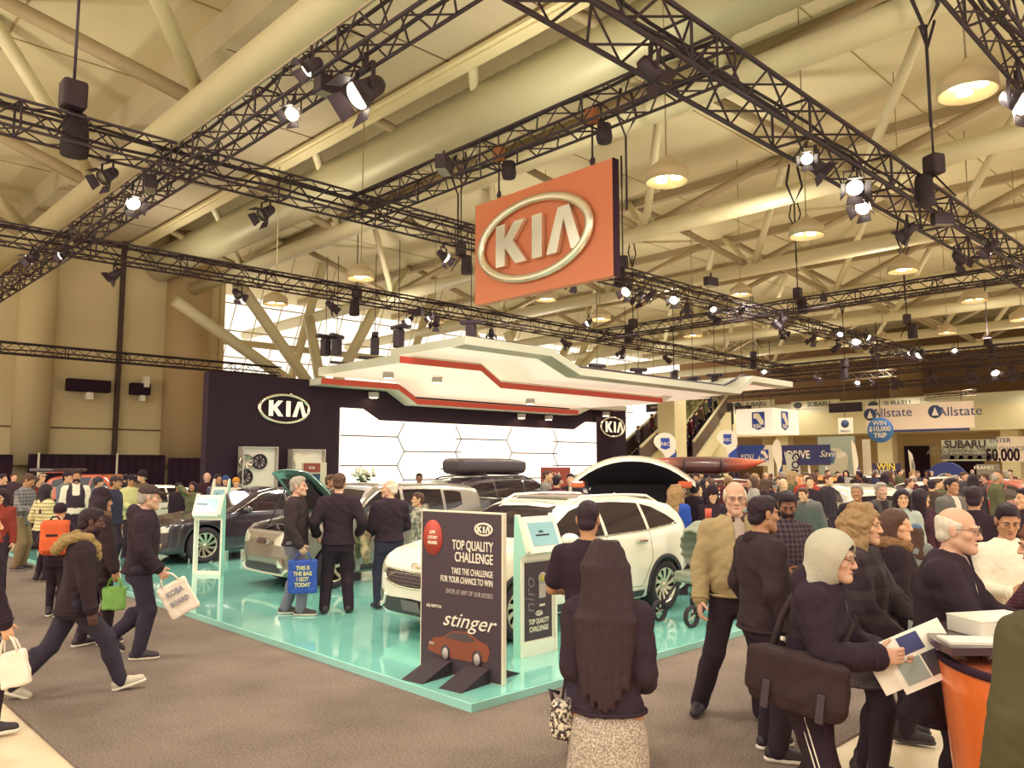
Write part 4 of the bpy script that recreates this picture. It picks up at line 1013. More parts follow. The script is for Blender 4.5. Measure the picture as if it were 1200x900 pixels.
# fan-shaped blue canopy with a ring emblem
X = 44; p = atX(1109, 566, X); wR = abs(atX(1085, 560, X).y-p.y)
r = empty('fan_canopy', tuple(p), 0, 'dark blue fan-shaped arch with a silver ring emblem above the crowd', 'arch')
pts = [(wR*math.cos(PI*i/20), .95*math.sin(PI*i/20)) for i in range(21)]
MB().prism(pts, -.3, 0, face_negX(0, 0, .1)).build('arch', mat('deep_blue_arch', '#323a78', .5), r)
MB().lathe([(.42, 0), (.5, 0), (.5, .06), (.42, .06)], 30, face_negX(-.05, 0, .0), closed=True).build('ring_emblem', mat('silver_emblem', '#a9a4a8', .3, .6), r)
b = MB(); b.prism([(-.35, -.1), (-.25, .25), (0, -.05), (.25, .25), (.35, -.1), (.25, .1), (0, -.2), (-.25, .1)], 0, .05, face_negX(-.05, 0, 0)); b.build('wing_emblem', mat('silver_emblem', '#a9a4a8', .3, .6), r)
for s in (-.8, .8): MB().box((0, s*wR-.1, -2.3), (.3, s*wR+.1, .1)).build('post', M_navy, r)
# teardrop and feather flags
def flag(px, py0, py1, wpx, D, kind, label, col='#efe2cc', txt=None, blue=True):
    p0 = atD(px, py0, D); p1 = atD(px, py1, D); s = D/FPX; w = wpx*s; h = p0.z-p1.z
    r = empty('feather_flag', (p1.x, p1.y, p1.z), VIEWYAW, label, 'flag', 'feather and teardrop flags')
    M = Mx((0, 0, 0), (1, 0, 0), (0, 0, 1), (0, -1, 0))
    if kind == 'tear':
        pts = [(w*.3, 0), (w*.5, h*.3), (w*.48, h*.68)]+[(w*(-.02+.5*math.cos(a)), h*.72+h*.28*math.sin(a)) for a in [PI*i/12 for i in range(13)]]+[(-w*.45, h*.62), (-.05*w, h*.36), (w*.05, 0)]
    else:
        pts = [(w*.5, 0), (w*.5, h*.1), (w*.42, h*.5), (w*.15, h*.85), (-w*.4, h), (-w*.3, h*.6), (-w*.1, 0)]
    b = MB(); b.prism(pts, -.015, .015, M); b.build('cloth', mat('flag_cloth', col, .7), r)
    MB().tube([(w*.45, 0, -p1.z), (w*.46, 0, h*.5)], .03, 6).build('pole', M_truss, r)
    if blue: MB().prism([(w*.06, 0), (w*.3, 0), (w*.5, h*.25), (w*.5, h*.45), (w*.02, h*.2)], .016, .02, M).build('blue_corner', M_blu, r)
    if txt == 'RBC':
        MB().prism([(-.4, -.4), (0, -.55), (.4, -.4), (.4, .5), (-.4, .5)], 0, .006, M @ Matrix.Translation((0, h*.68, .02)) @ Matrix.Scale(w*.5, 4)).build('crest', M_blu, r)
        text('RBC', w*.22, M_pale, M @ Matrix.Translation((0, h*.66, .03)), r)
    elif txt: text(txt, w*.55, M_black, M @ Matrix.Translation((w*.12, h*.45, .03)) @ Matrix.Rotation(-PI/2-.12, 4, 'Z'), r, bold=.02)
    return r
flag(780, 507, 547, 26, 40, 'tear', 'white teardrop flag with a blue corner and crest, right of the booth wall', txt='RBC')
flag(853, 503, 540, 24, 42, 'tear', 'white teardrop flag with a crest above the kayak', txt='RBC')
flag(912, 515, 565, 11, 44, 'tear', 'narrow white teardrop flag at the left end of the dark blue fascia')
flag(929, 529, 565, 22, 36, 'feather', 'grey feather flag reading CON, before the dark blue fascia', '#bdb6a2', 'CONT', blue=False)
flag(1003, 514, 566, 9, 52, 'feather', 'tall thin white feather flag in front of the mural', blue=True)
flag(1069, 527, 560, 8, 46, 'feather', 'pale feather flag with dark letters left of the fan canopy', '#cfc6b2', 'CONT', blue=False)
# dark hanging signs above the escalators
for (x0, y0, x1, y1, X, t, say) in ((778, 471, 802, 484, 50, 'Volkswagen', 'black hanging sign with two lines of letters at the right canopy edge'), (843, 473, 859, 497, 52, 'Quality Care', 'black hanging sign with small pictures left of the white box sign'), (861, 476, 880, 484, 56, 'Ford Co', 'black hanging sign directly above the white box sign'), (757, 474, 776, 482, 54, 'Suites', 'black hanging sign half hidden under the canopy tip')):
    r, w, h = panel('hanging_board', x0, y0, x1, y1, X, '#3d2c33', say, 'sign')
    text(t, w*.17, M_pale, face_negX(-.03, 0, h*.1), r)
    MB().tube([(.05, 0, h/2), (.05, 0, h/2+6)], .02, 5).build('cable', M_cable, r)
# escalators
def escalator(pa, pb, D, label):
    a = atD(pa[0], pa[1], D); c = atD(pb[0], pb[1], D+5)
    d = (c-a); r = empty('escalator', tuple(a), 0, label, 'escalator'); s = Vector((-d.y, d.x, 0)).normalized()
    for q in (-.7, .7):
        b = MB(); v = [s*q, s*q+d, s*q+d+Vector((0, 0, 1.0)), s*q+Vector((0, 0, 1.0))]; t = s*.08
        b.add(v+[x+t for x in v], [(0, 1, 2, 3), (7, 6, 5, 4), (0, 4, 5, 1), (3, 2, 6, 7), (1, 5, 6, 2), (0, 3, 7, 4)]); b.build('balustrade', mat('dark_glass_side', '#5c4a44', .2), r)
        MB().tube([s*q+Vector((0, 0, 1.05)), s*q+d+Vector((0, 0, 1.05))], .09, 6).build('handrail', M_steel, r)
    b = MB(); n = 18
    for i in range(n):
        p = d*(i/n); q = d*((i+1)/n)
        b.add([p-s*.6, p+s*.6, p+s*.6+Vector((0, 0, d.z/n)), p-s*.6+Vector((0, 0, d.z/n)), q+s*.6, q-s*.6], [(0, 1, 2, 3), (3, 2, 4, 5)])
    b.build('step', M_black, r)
    b = MB(); v = [-s*.8-Vector((0, 0, .1)), -s*.8+d-Vector((0, 0, .1)), -s*.8+d-Vector((0, 0, 1.2)), -s*.8-Vector((0, 0, 1.2))]; t = s*1.6
    b.add(v+[x+t for x in v], [(0, 1, 2, 3), (7, 6, 5, 4), (0, 4, 5, 1), (3, 2, 6, 7), (1, 5, 6, 2), (0, 3, 7, 4)]); b.build('truss_cladding', M_cream, r)
    return a, d
ES1 = escalator((800, 538), (840, 483), 48, 'escalator rising to the right behind the kayak car')
ES2 = escalator((738, 545), (785, 500), 46, 'escalator rising behind the right end of the black booth wall')
tag(MB().prism([(0, 0), (3.3, 0), (3.3, 4.4), (3.0, 4.4), (0, .5)], 0, .5, Mx(atD(797, 563, 52), (RT[0], RT[1], 0), (0, 0, 1), (-FW[0], -FW[1], 0))).build('stair_wall', M_cream), 'cream sloping stair wall beside the escalator', 'stair wall')
p = atD(788, 520, 47.5)
tag(MB().box((p.x-.6, p.y-.6, 0), (p.x+.6, p.y+.6, 6.6)).build('column_square', M_cream), kind='structure')
for k, (px, py) in enumerate(((815, 480), (822, 477), (835, 474))):
    p = atD(px, py, 62)
b = MB(); rs = random.Random(5)
for i in range(120): b.ball((rs.uniform(-1.8, 1.8), rs.uniform(-.8, .8), rs.uniform(-1.2, 1.2)), rs.uniform(.12, .3), 6)
p = atD(822, 478, 64)
o = empty('indoor_tree', tuple(p), 0, 'pale green indoor tree on the upper level above the escalator', 'tree'); b.build('foliage', mat('pale_leaf', '#a9a97c', .8), o); MB().tube([(0, 0, -2.5), (0, 0, 0)], .1, 8).build('trunk', M_beam, o)
# ================================================================ cars
M_glassd = mat('tinted_car_glass', '#2a2026', .06, spec=.6, coat=.2)
M_plastic = mat('black_car_plastic', '#3a2c32', .5, bump=.05)
M_chromec = mat('car_chrome', '#e6dbc4', .12, 1.)
M_head = mat('headlamp_glass', '#d6cdb8', .08, .3, coat=.6)
M_tail = mat('red_tail_lamp', '#c0402c', .2, coat=.5)
M_well = mat('dark_wheel_well', '#2c2027', .9)
def interp(tab, x):
    a = np.array(tab, float); return np.interp(x, a[:, 0], a[:, 1])
def car_body(side, plan, section, L, axles, wr, h=.026, rnd=.07, extra=None):
    """side (x,z) outline, plan half widths (x,y), section half widths (z,y); front at x=0; axles x positions; wheel radius"""
    W = max(p[1] for p in plan); Hh = max(p[1] for p in side)
    f = Field((-.03, -W-.03, .1), (L+.03, W+.03, Hh+.03), h)
    x, y, z = f.xyz(tuple(slice(0, n) for n in f.n))
    d1 = poly_sd(side, x[:, 0, :], z[0, 0, :][None, :])[:, None, :]
    wp = interp(plan, x[:, 0, 0])[:, None, None]; ws = interp(section, z[0, 0, :])[None, None, :]
    slope = np.abs(np.gradient(interp(plan, x[:, 0, 0]), h))[:, None, None]
    d2 = (np.abs(y)-wp)/np.sqrt(1+np.minimum(slope, 6)**2)
    sl2 = np.abs(np.gradient(interp(section, z[0, 0, :]), h))[None, None, :]
    d3 = (np.abs(y)-ws)/np.sqrt(1+np.minimum(sl2, 6)**2)
    F = smax(smax(d1+0*y, d2+0*z, rnd*1.4), d3+0*x, rnd)
    f.F = F.astype(np.float32)
    if extra: extra(f)
    for ax in axles:
        for s in (-1, 1):
            def cyl(x, y, z, ax=ax, s=s):
                r = np.sqrt((x-ax)**2+(z-wr)**2)-(wr+.045)
                return np.maximum(r+0*y, (W-.32)-s*y+0*x)
            f.put(((ax-wr-.1, -W-.1, -.1), (ax+wr+.1, W+.1, wr*2+.2), cyl), .012, 's')
    return f.mesh()
def bvh_of(me):
    v = [p.co.copy() for p in me.vertices]; return BVHTree.FromPolygons(v, [tuple(p.vertices) for p in me.polygons])
def decal(bv, st, axis, name, m, parent, off=.004, nu=14, nv=6, sgn=1, th=.0):
    """st: stations (u, lo, hi). axis 'y': u=x, v=z seen along +-y; 'x': u=y, v=z seen along +-x; 'z': u=x, v=y from above"""
    a = np.array(st, float); us = np.unique(np.concatenate([np.linspace(a[0, 0], a[-1, 0], nu), a[:, 0]]))
    vs = []; ok = True
    for u in us:
        lo = np.interp(u, a[:, 0], a[:, 1]); hi = np.interp(u, a[:, 0], a[:, 2])
        for j in range(nv):
            v = lo+(hi-lo)*j/(nv-1)
            if axis == 'y': o = Vector((u, sgn*3, v)); d = Vector((0, -sgn, 0))
            elif axis == 'x': o = Vector((sgn*9, u, v)); d = Vector((-sgn, 0, 0))
            else: o = Vector((u, v, 4)); d = Vector((0, 0, -1))
            h, n, i, t = bv.ray_cast(o, d)
            if h is None:
                h, n, i, t = bv.find_nearest(o+d*(3 if axis == 'y' else (9 if axis == 'x' else 3)))
            vs.append(h-d*off)
    nuu = len(us); b = MB(); fs = [(i*nv+j, (i+1)*nv+j, (i+1)*nv+j+1, i*nv+j+1) for i in range(nuu-1) for j in range(nv-1)]
    if (axis == 'y' and sgn > 0) or (axis == 'x' and sgn < 0): fs = [t[::-1] for t in fs]
    b.add(vs, fs, True)
    # thin rim so that the piece has an edge
    return b.build(name, m, parent)
def line_decal(bv, pts, axis, r, name, m, parent, sgn=1, off=.002, n=5):
    P = []
    for i in range(len(pts)-1):
        k = 6
        for q in range(k+(i == len(pts)-2)):
            u = pts[i][0]+(pts[i+1][0]-pts[i][0])*q/k; v = pts[i][1]+(pts[i+1][1]-pts[i][1])*q/k
            if axis == 'y': o = Vector((u, sgn*3, v)); d = Vector((0, -sgn, 0))
            elif axis == 'x': o = Vector((sgn*9, u, v)); d = Vector((-sgn, 0, 0))
            else: o = Vector((u, v, 4)); d = Vector((0, 0, -1))
            h, nn, i2, t = bv.ray_cast(o, d)
            if h is not None: P.append(h-d*off)
    if len(P) > 1: return MB().tube(P, r, n).build(name, m, parent)
def wheel(parent, x, y, wr, side, m=None, spokes=10, tw=.22, wheelname='wheel'):
    R = Matrix.Translation((x, y, wr)) @ Matrix.Rotation(PI/2 if side < 0 else -PI/2, 4, 'X')   # local z points outwards
    b = MB(); rr = wr*.70
    b.lathe([(rr*.96, -.01), (rr*1.02, .012), (wr*.9, .02), (wr*.975, -.0), (wr, -.03), (wr, -tw+.03), (wr*.95, -tw), (rr, -tw), (rr*.96, -.1)], 40, R, closed=True)
    t = b.build(wheelname, M_tyre, parent)
    c = MB(); c.lathe([(0, -.09), (rr*.9, -.09), (rr*.98, -.12), (0, -.2)], 28, R); c.build('brake_disc', M_well, t)
    alloy(t, rr, m, spokes, R @ Matrix.Translation((0, 0, .0)), .026)
    return t
def grid_patch_lines(): pass
def make_car(name, label, cat, spec, loc, rz, group=None):
    """builds a car from a spec dictionary"""
    S = spec; root = empty(name, loc, rz, label, cat, group)
    if S.get('body_mesh') is None or S.get('fresh'):
        v, q = car_body(S['side'], S['plan'], S['section'], S['L'], S['axles'], S['wr'], S.get('h', .03), S.get('rnd', .07), S.get('extra'))
        S['vq'] = (v, q); S['body_mesh'] = True
        S['bv'] = None
    v, q = S['vq']
    paint = S['paint']
    me = arr_mesh('body', [(v, q, 0)], paint)
    body = link('body', me, root)
    if S['bv'] is None: S['bv'] = bvh_of(me)
    bv = S['bv']
    sides = S.get('sides', (-1, 1))
    for s in sides:
        for st in S['windows']: decal(bv, st, 'y', 'window', M_glassd, root, .004, 18, 6, s)
        for ln in S.get('seams', []): line_decal(bv, ln, 'y', .004, 'door_seam', M_well, root, s, -.001)
        if 'belt' in S: line_decal(bv, S['belt'], 'y', .009, 'window_trim', M_chromec, root, s)
        for (hx, hz) in S.get('handles', []):
            hy = bv.ray_cast(Vector((hx, s*3, hz)), Vector((0, -s, 0)))[0]
            if hy: MB().rbox((-.11, -.018, -.02), (.11, .018, .02), .012, Matrix.Translation((hx, hy.y+s*.02, hz))).build('door_handle', S.get('handle_m', M_chromec), root)
        if 'mirror' in S:
            mx, mz = S['mirror']; hy = bv.ray_cast(Vector((mx, s*3, mz)), Vector((0, -s, 0)))[0]
            if hy:
                f = Field((-.14, -.16, -.12), (.14, .16, .12), .012); f.put(ell((0, s*.02, .015), (.085, .125, .075)), 0); f.put(rbx((.03, -s*.12, -.05), (.04, .08, .02), .015), .03)
                f.cut(lambda x, y, z: (x-.06)+0*y+0*z, .01)
                vv, qq = f.mesh(); link('wing_mirror', arr_mesh('wing_mirror', [(vv, qq, 0)], paint), root, (mx, hy.y+s*.15, mz+.02))
        for st in S.get('cladding', []): decal(bv, st, 'y', 'sill_cladding', M_plastic, root, .006, 20, 4, s)
        for ax in S['axles']:
            if S.get('arch'):
                b = MB(); wr = S['wr']; pts = []
                for k in range(25):
                    a = -.25+(PI+.5)*k/24
                    for rr in (wr+.03, wr+.085):
                        x_, z_ = ax+rr*math.cos(a), wr+rr*math.sin(a)
                        h = bv.ray_cast(Vector((ax+(wr+.11)*math.cos(a), s*3, max(.2, wr+(wr+.11)*math.sin(a)))), Vector((0, -s, 0)))[0]
                        yy = (h.y if h is not None and abs(h.y) > .5 else s*(S['W']-.06))
                        pts.append((x_, yy+s*.008, z_))
                vs = pts+[(p[0], p[1]-s*.05, p[2]) for p in pts]; n = len(pts); fs = []
                for k in range(24):
                    fs += [(2*k, 2*k+1, 2*k+3, 2*k+2), (n+2*k, n+2*k+2, n+2*k+3, n+2*k+1), (2*k, 2*k+2, n+2*k+2, n+2*k), (2*k+1, n+2*k+1, n+2*k+3, 2*k+3)]
                b.add(vs, fs, True); b.build('wheel_arch', M_plastic, root)
            wheel(root, ax, s*(S['W']-.045), S['wr'], s, S.get('rim_m'), S.get('spokes', 10))
    decal(bv, S['windscreen'], 'x', 'windscreen', M_glassd, root, .005, 16, 8, -1)
    if 'rearscreen' in S: decal(bv, S['rearscreen'], 'x', 'rear_window', M_glassd, root, .005, 12, 6, 1)
    for s in (-1, 1):
        for st in S.get('headlamps', []):
            st2 = [(s*u, a, b_) for u, a, b_ in st]; st2 = sorted(st2)
            decal(bv, st2, 'x', 'headlamp', M_head, root, .006, 8, 4, -1)
        for st in S.get('taillamps', []):
            st2 = sorted([(s*u, a, b_) for u, a, b_ in st]); decal(bv, st2, 'x', 'tail_lamp', M_tail, root, .006, 8, 4, 1)
        for st in S.get('fogs', []):
            st2 = sorted([(s*u, a, b_) for u, a, b_ in st]); decal(bv, st2, 'x', 'fog_lamp', M_chromec, root, .012, 8, 4, -1)
    if 'grille' in S:
        gm = S.get('grille_m') or mat_grille(); decal(bv, S['grille'], 'x', 'grille', gm, root, .006, 16, 5, -1)
        a = np.array(S['grille']); top = [(u, hi) for u, lo, hi in S['grille']]; bot = [(u, lo) for u, lo, hi in S['grille']]
        line_decal(bv, top, 'x', .011, 'grille_trim', M_chromec, root, -1, .004); line_decal(bv, bot, 'x', .011, 'grille_trim', M_chromec, root, -1, .004)
    if 'intake' in S: decal(bv, S['intake'], 'x', 'lower_intake', M_plastic, root, .006, 16, 5, -1)
    if 'plate' in S:
        b = decal(bv, S['plate'], 'x', 'number_plate_holder', mat('plate_holder', '#6b5a58', .4), root, .03, 6, 3, -1)
    if 'rails' in S:
        for s in (-1, 1):
            (xa, xb, yy) = S['rails']; P = []
            for k in range(9):
                x = xa+(xb-xa)*k/8; h = bv.ray_cast(Vector((x, s*yy, 4)), Vector((0, 0, -1)))[0]
                P.append((x, s*yy, h.z+(.05 if 0 < k < 8 else -.01)))
            MB().tube(P, .018, 8).build('roof_rail', S.get('rail_m', M_truss), root)
    if 'badge' in S:
        x, y, z = S['badge']; h, n, _, _ = bv.ray_cast(Vector((-9, y, z)), Vector((1, 0, 0)))
        if h is not None: emblem(Mx((h.x-.006, h.y, h.z), (0, -1, 0), (0, 0, 1), (-1, 0, 0)), .15, root, M_chromec, .006, .09)
    return root, bv
def mat_grille():
    key = 'mesh_grille'
    if key in _mats: return _mats[key]
    m = bpy.data.materials.new('mesh_grille'); m.use_nodes = True; nt = m.node_tree; b = nt.nodes['Principled BSDF']; b.inputs['Roughness'].default_value = .3; b.inputs['Metallic'].default_value = .4
    tc = nt.nodes.new('ShaderNodeTexCoord'); v = nt.nodes.new('ShaderNodeTexVoronoi'); v.inputs['Scale'].default_value = 26
    v.feature = 'DISTANCE_TO_EDGE'; v.inputs['Randomness'].default_value = .15
    r = nt.nodes.new('ShaderNodeValToRGB'); r.color_ramp.elements[0].position = .02; r.color_ramp.elements[1].position = .09
    r.color_ramp.elements[0].color = (*lin('#8b7c72'), 1); r.color_ramp.elements[1].color = (*lin('#30222a'), 1)
    nt.links.new(tc.outputs['Object'], v.inputs['Vector']); nt.links.new(v.outputs['Distance'], r.inputs['Fac']); nt.links.new(r.outputs['Color'], b.inputs['Base Color'])
    _mats[key] = m; return m
def paint(name, col, metal=0., rough=.22): return mat(name, col, rough, metal, coat=1.)
# --- the white crossover
NIRO = dict(L=4.36, W=.90, wr=.335, axles=(.88, 3.58), h=.02, rnd=.075,
    side=[(.16, .20), (.05, .27), (.0, .45), (.0, .60), (.03, .74), (.10, .84), (.35, .94), (.75, 1.01), (1.12, 1.06), (1.50, 1.27), (1.85, 1.44), (2.15, 1.515), (2.6, 1.545), (3.1, 1.53), (3.6, 1.475), (3.98, 1.39), (4.08, 1.30), (4.22, 1.10), (4.30, .95), (4.35, .75), (4.36, .55), (4.30, .35), (4.18, .24), (3.9, .21), (.5, .2)],
    plan=[(-.1, .30), (.0, .50), (.06, .66), (.2, .79), (.45, .865), (.9, .90), (2.2, .905), (3.6, .90), (4.0, .86), (4.2, .78), (4.32, .66), (4.36, .5), (4.5, .3)],
    section=[(.0, .80), (.2, .83), (.4, .895), (.62, .91), (.85, .895), (1.0, .865), (1.06, .845), (1.25, .755), (1.45, .64), (1.55, .55), (1.6, .5)],
    windows=[[(1.30, 1.05, 1.07), (1.55, 1.05, 1.24), (1.85, 1.055, 1.375), (2.12, 1.06, 1.435), (2.34, 1.065, 1.455)], [(2.40, 1.067, 1.457), (2.7, 1.075, 1.458), (3.05, 1.085, 1.44), (3.22, 1.09, 1.425)], [(3.28, 1.095, 1.415), (3.5, 1.105, 1.37), (3.75, 1.125, 1.26), (3.90, 1.16, 1.17)]],
    belt=[(1.24, 1.035), (2.3, 1.052), (3.2, 1.078), (3.93, 1.14)], seams=[[(1.28, 1.03), (1.22, .7), (1.30, .33), (2.25, .33), (2.37, .6), (2.37, 1.05)], [(2.37, .4), (3.05, .38), (3.28, .72), (3.25, 1.08)]],
    handles=[(2.15, .92), (3.05, .95)], mirror=(1.5, 1.04),
    cladding=[[(.52, .21, .23), (.6, .21, .26), (1.3, .21, .33), (2.3, .21, .34), (3.1, .21, .33), (3.25, .21, .30)]], arch=True,
    windscreen=[(-.66, 1.10, 1.30), (-.6, 1.09, 1.40), (-.4, 1.08, 1.455), (0, 1.075, 1.475), (.4, 1.08, 1.455), (.6, 1.09, 1.40), (.66, 1.10, 1.30)],
    rearscreen=[(-.55, 1.12, 1.27), (0, 1.1, 1.3), (.55, 1.12, 1.27)],
    headlamps=[[(.52, .70, .76), (.62, .70, .80), (.74, .73, .85), (.82, .80, .89)]], taillamps=[[(.5, .85, .95), (.65, .80, 1.02), (.76, .82, 1.05)]], fogs=[[(.58, .36, .50), (.7, .36, .52)]],
    grille=[(-.56, .70, .73), (-.5, .625, .755), (-.25, .58, .75), (0, .57, .745), (.25, .58, .75), (.5, .625, .755), (.56, .70, .73)],
    intake=[(-.62, .30, .34), (-.5, .27, .44), (0, .265, .46), (.5, .27, .44), (.62, .30, .34)], plate=[(-.16, .32, .44), (.16, .32, .44)], rails=(1.95, 3.75, .60), rail_m=M_white, badge=(0, 0, .80), spokes=10,
    paint=paint('white_car_paint', '#f2e7d2'))
p0 = atz(590, 752, PZ)
niro, bvN = make_car('crossover_car', 'gleaming white crossover car, largest in the show, facing left on the teal platform', 'car', NIRO, (5.42, 7.22, PZ), 0)
# white fog surround and sunroof, aerial
for s in (-1, 1):
    line_decal(bvN, [(s*.50, .47), (s*.56, .36), (s*.66, .315), (s*.76, .34)], 'x', .02, 'fog_surround', NIRO['paint'], niro, -1, .01, 8)
decal(bvN, [(2.05, -.46, .46), (2.75, -.46, .46)], 'z', 'sunroof', M_glassd, niro, .004, 8, 6)
f = Field((-.1, -.04, -.02), (.1, .04, .1), .008); f.put(cone((-.06, 0, 0), (.05, 0, .055), .022, .008), 0); vv, qq = f.mesh()
h_ = bvN.ray_cast(Vector((3.55, 0, 4)), Vector((0, 0, -1)))[0]; link('aerial_fin', arr_mesh('aerial_fin', [(vv, qq, 0)], NIRO['paint']), niro, h_)
# --- boxy grey hatchback with open bonnet
def soul_cut(f):
    f.put(rbx((.62, 0, .98), (.46, .62, .30), .05), .02, 's')
SOUL = dict(L=4.14, W=.90, wr=.335, axles=(.83, 3.40), h=.024, rnd=.08, extra=soul_cut,
    side=[(.14, .2), (.03, .3), (0, .5), (.02, .72), (.08, .88), (.25, .97), (.7, 1.04), (1.08, 1.09), (1.45, 1.40), (1.72, 1.57), (2.0, 1.615), (3.2, 1.60), (3.8, 1.54), (3.95, 1.48), (4.06, 1.1), (4.13, .75), (4.14, .45), (4.02, .25), (3.8, .2)],
    plan=[(-.1, .35), (0, .58), (.06, .70), (.2, .81), (.45, .88), (.9, .90), (3.5, .90), (3.95, .85), (4.08, .77), (4.14, .6), (4.3, .4)],
    section=[(0, .82), (.3, .88), (.55, .905), (.85, .89), (1.08, .85), (1.3, .79), (1.5, .72), (1.6, .66), (1.7, .6)],
    windows=[[(1.25, 1.10, 1.12), (1.5, 1.10, 1.34), (1.75, 1.10, 1.49), (2.15, 1.11, 1.515)], [(2.22, 1.11, 1.515), (2.7, 1.12, 1.51), (3.05, 1.13, 1.50)], [(3.12, 1.14, 1.48), (3.35, 1.17, 1.47), (3.5, 1.22, 1.44)]],
    belt=[(1.22, 1.085), (2.2, 1.095), (3.1, 1.12)], seams=[[(1.2, 1.08), (1.18, .6), (1.28, .33), (2.1, .33), (2.2, .6), (2.19, 1.1)], [(2.2, .36), (2.95, .36), (3.1, .7), (3.08, 1.12)]], handles=[(2.0, .93), (2.95, .95)], mirror=(1.42, 1.09),
    cladding=[[(.5, .2, .24), (1.2, .2, .34), (2.9, .2, .34), (3.05, .2, .26)]], arch=False,
    windscreen=[(-.66, 1.13, 1.38), (-.5, 1.12, 1.5), (0, 1.12, 1.52), (.5, 1.12, 1.5), (.66, 1.13, 1.38)],
    headlamps=[[(.42, .70, .80), (.55, .69, .86), (.75, .70, .90), (.83, .74, .90)]], taillamps=[[(.62, 1.0, 1.35), (.76, .98, 1.4)]], fogs=[[(.52, .36, .48), (.66, .36, .5)]],
    intake=[(-.58, .28, .32), (-.45, .26, .40), (0, .26, .41), (.45, .26, .40), (.58, .28, .32)], spokes=5, paint=mat('brushed_grey_paint', '#8f8378', .3, .55, coat=.8))
soul, bvS = make_car('hatchback_car', 'metallic grey boxy hatchback with its bonnet raised, behind the man with the blue bag', 'car', SOUL, (6.0, 11.95, PZ), 0)
decal(bvS, [(-.36, .70, .74), (-.2, .69, .78), (0, .685, .79), (.2, .69, .78), (.36, .70, .74)], 'x', 'charge_port_panel', paint('dark_grey_panel', '#6d635c', .4), soul, .008, 10, 4, -1)
decal(bvS, [(-.14, .72, .75), (-.05, .70, .79), (.08, .70, .79), (.15, .72, .76)], 'x', 'charge_port', mat('charge_port_dark', '#4a2c30', .3), soul, .02, 8, 4, -1)
line_decal(bvS, [(-.72, .33), (-.6, .25), (0, .235), (.6, .25), (.72, .33)], 'x', .022, 'chin_strip', mat('pale_strip', '#dccfb8', .3), soul, -1, .01, 8)
b = MB(); b.rbox((.24, -.56, .70), (.98, .56, .84), .05); rs = random.Random(2)
for i in range(14):
    x, y = rs.uniform(.26, .85), rs.uniform(-.5, .4); b.rbox((x, y, .82), (x+rs.uniform(.08, .25), y+rs.uniform(.08, .3), .86+rs.uniform(.02, .1)), .02)
for i in range(6): b.tube([(rs.uniform(.25, .95), rs.uniform(-.5, .5), .87), (rs.uniform(.25, .95), rs.uniform(-.5, .5), .96), (rs.uniform(.25, .95), rs.uniform(-.5, .5), .88)], .02, 6)
b.build('engine_bay', mat('engine_bay_parts', '#4a3d40', .4, .4), soul)
# raised bonnet: panel, frame, lining
T = Matrix.Translation((1.12, 0, 1.07)) @ Matrix.Rotation(math.radians(-131), 4, 'Y')
def bon(u): return 0.07*math.sin(PI*u)
b = MB(); vs = []; N = 10; K = 12
for i in range(N+1):
    u = i/N
    for j in range(K+1):
        y = (j/K*2-1)*(.72-.10*u*u); vs.append(T @ Vector((-.0+1.02*u*(1-.05*abs(j/K*2-1)**3)*-1*-1, y, -.05*math.sin(PI*u)-.04*(1-(y/.75)**2))))
k0 = len(vs); vs2 = [v+(T.to_3x3() @ Vector((0, 0, .03))) for v in vs]
fs = []
for i in range(N):
    for j in range(K):
        a = i*(K+1)+j; fs += [(a, a+1, a+K+2, a+K+1), (k0+a, k0+a+K+1, k0+a+K+2, k0+a+1)]
rim = [i for i in range(K+1)]+[i*(K+1)+K for i in range(1, N+1)]+[N*(K+1)+j for j in range(K-1, -1, -1)]+[i*(K+1) for i in range(N-1, 0, -1)]
for i in range(len(rim)): a, c = rim[i], rim[(i+1) % len(rim)]; fs.append((a, c, k0+c, k0+a))
b.add(vs+vs2, fs, True); bn = b.build('bonnet', mat('grey_bonnet_teal_reflection', '#7c9a90', .3, .4, coat=.6), soul)  # teal light reflected on the inside is put into the grey colour
b = MB(); b.prism([(.18, -.5), (.86, -.42), (.86, .42), (.18, .5)], .02, .03, T); b.build('bonnet_lining', mat('dark_lining', '#35262d', .8), bn)
MB().tube([T @ Vector((.6, .6, 0)), Vector((.45, .62, .95))], .012, 6).build('bonnet_stay', M_truss, soul)
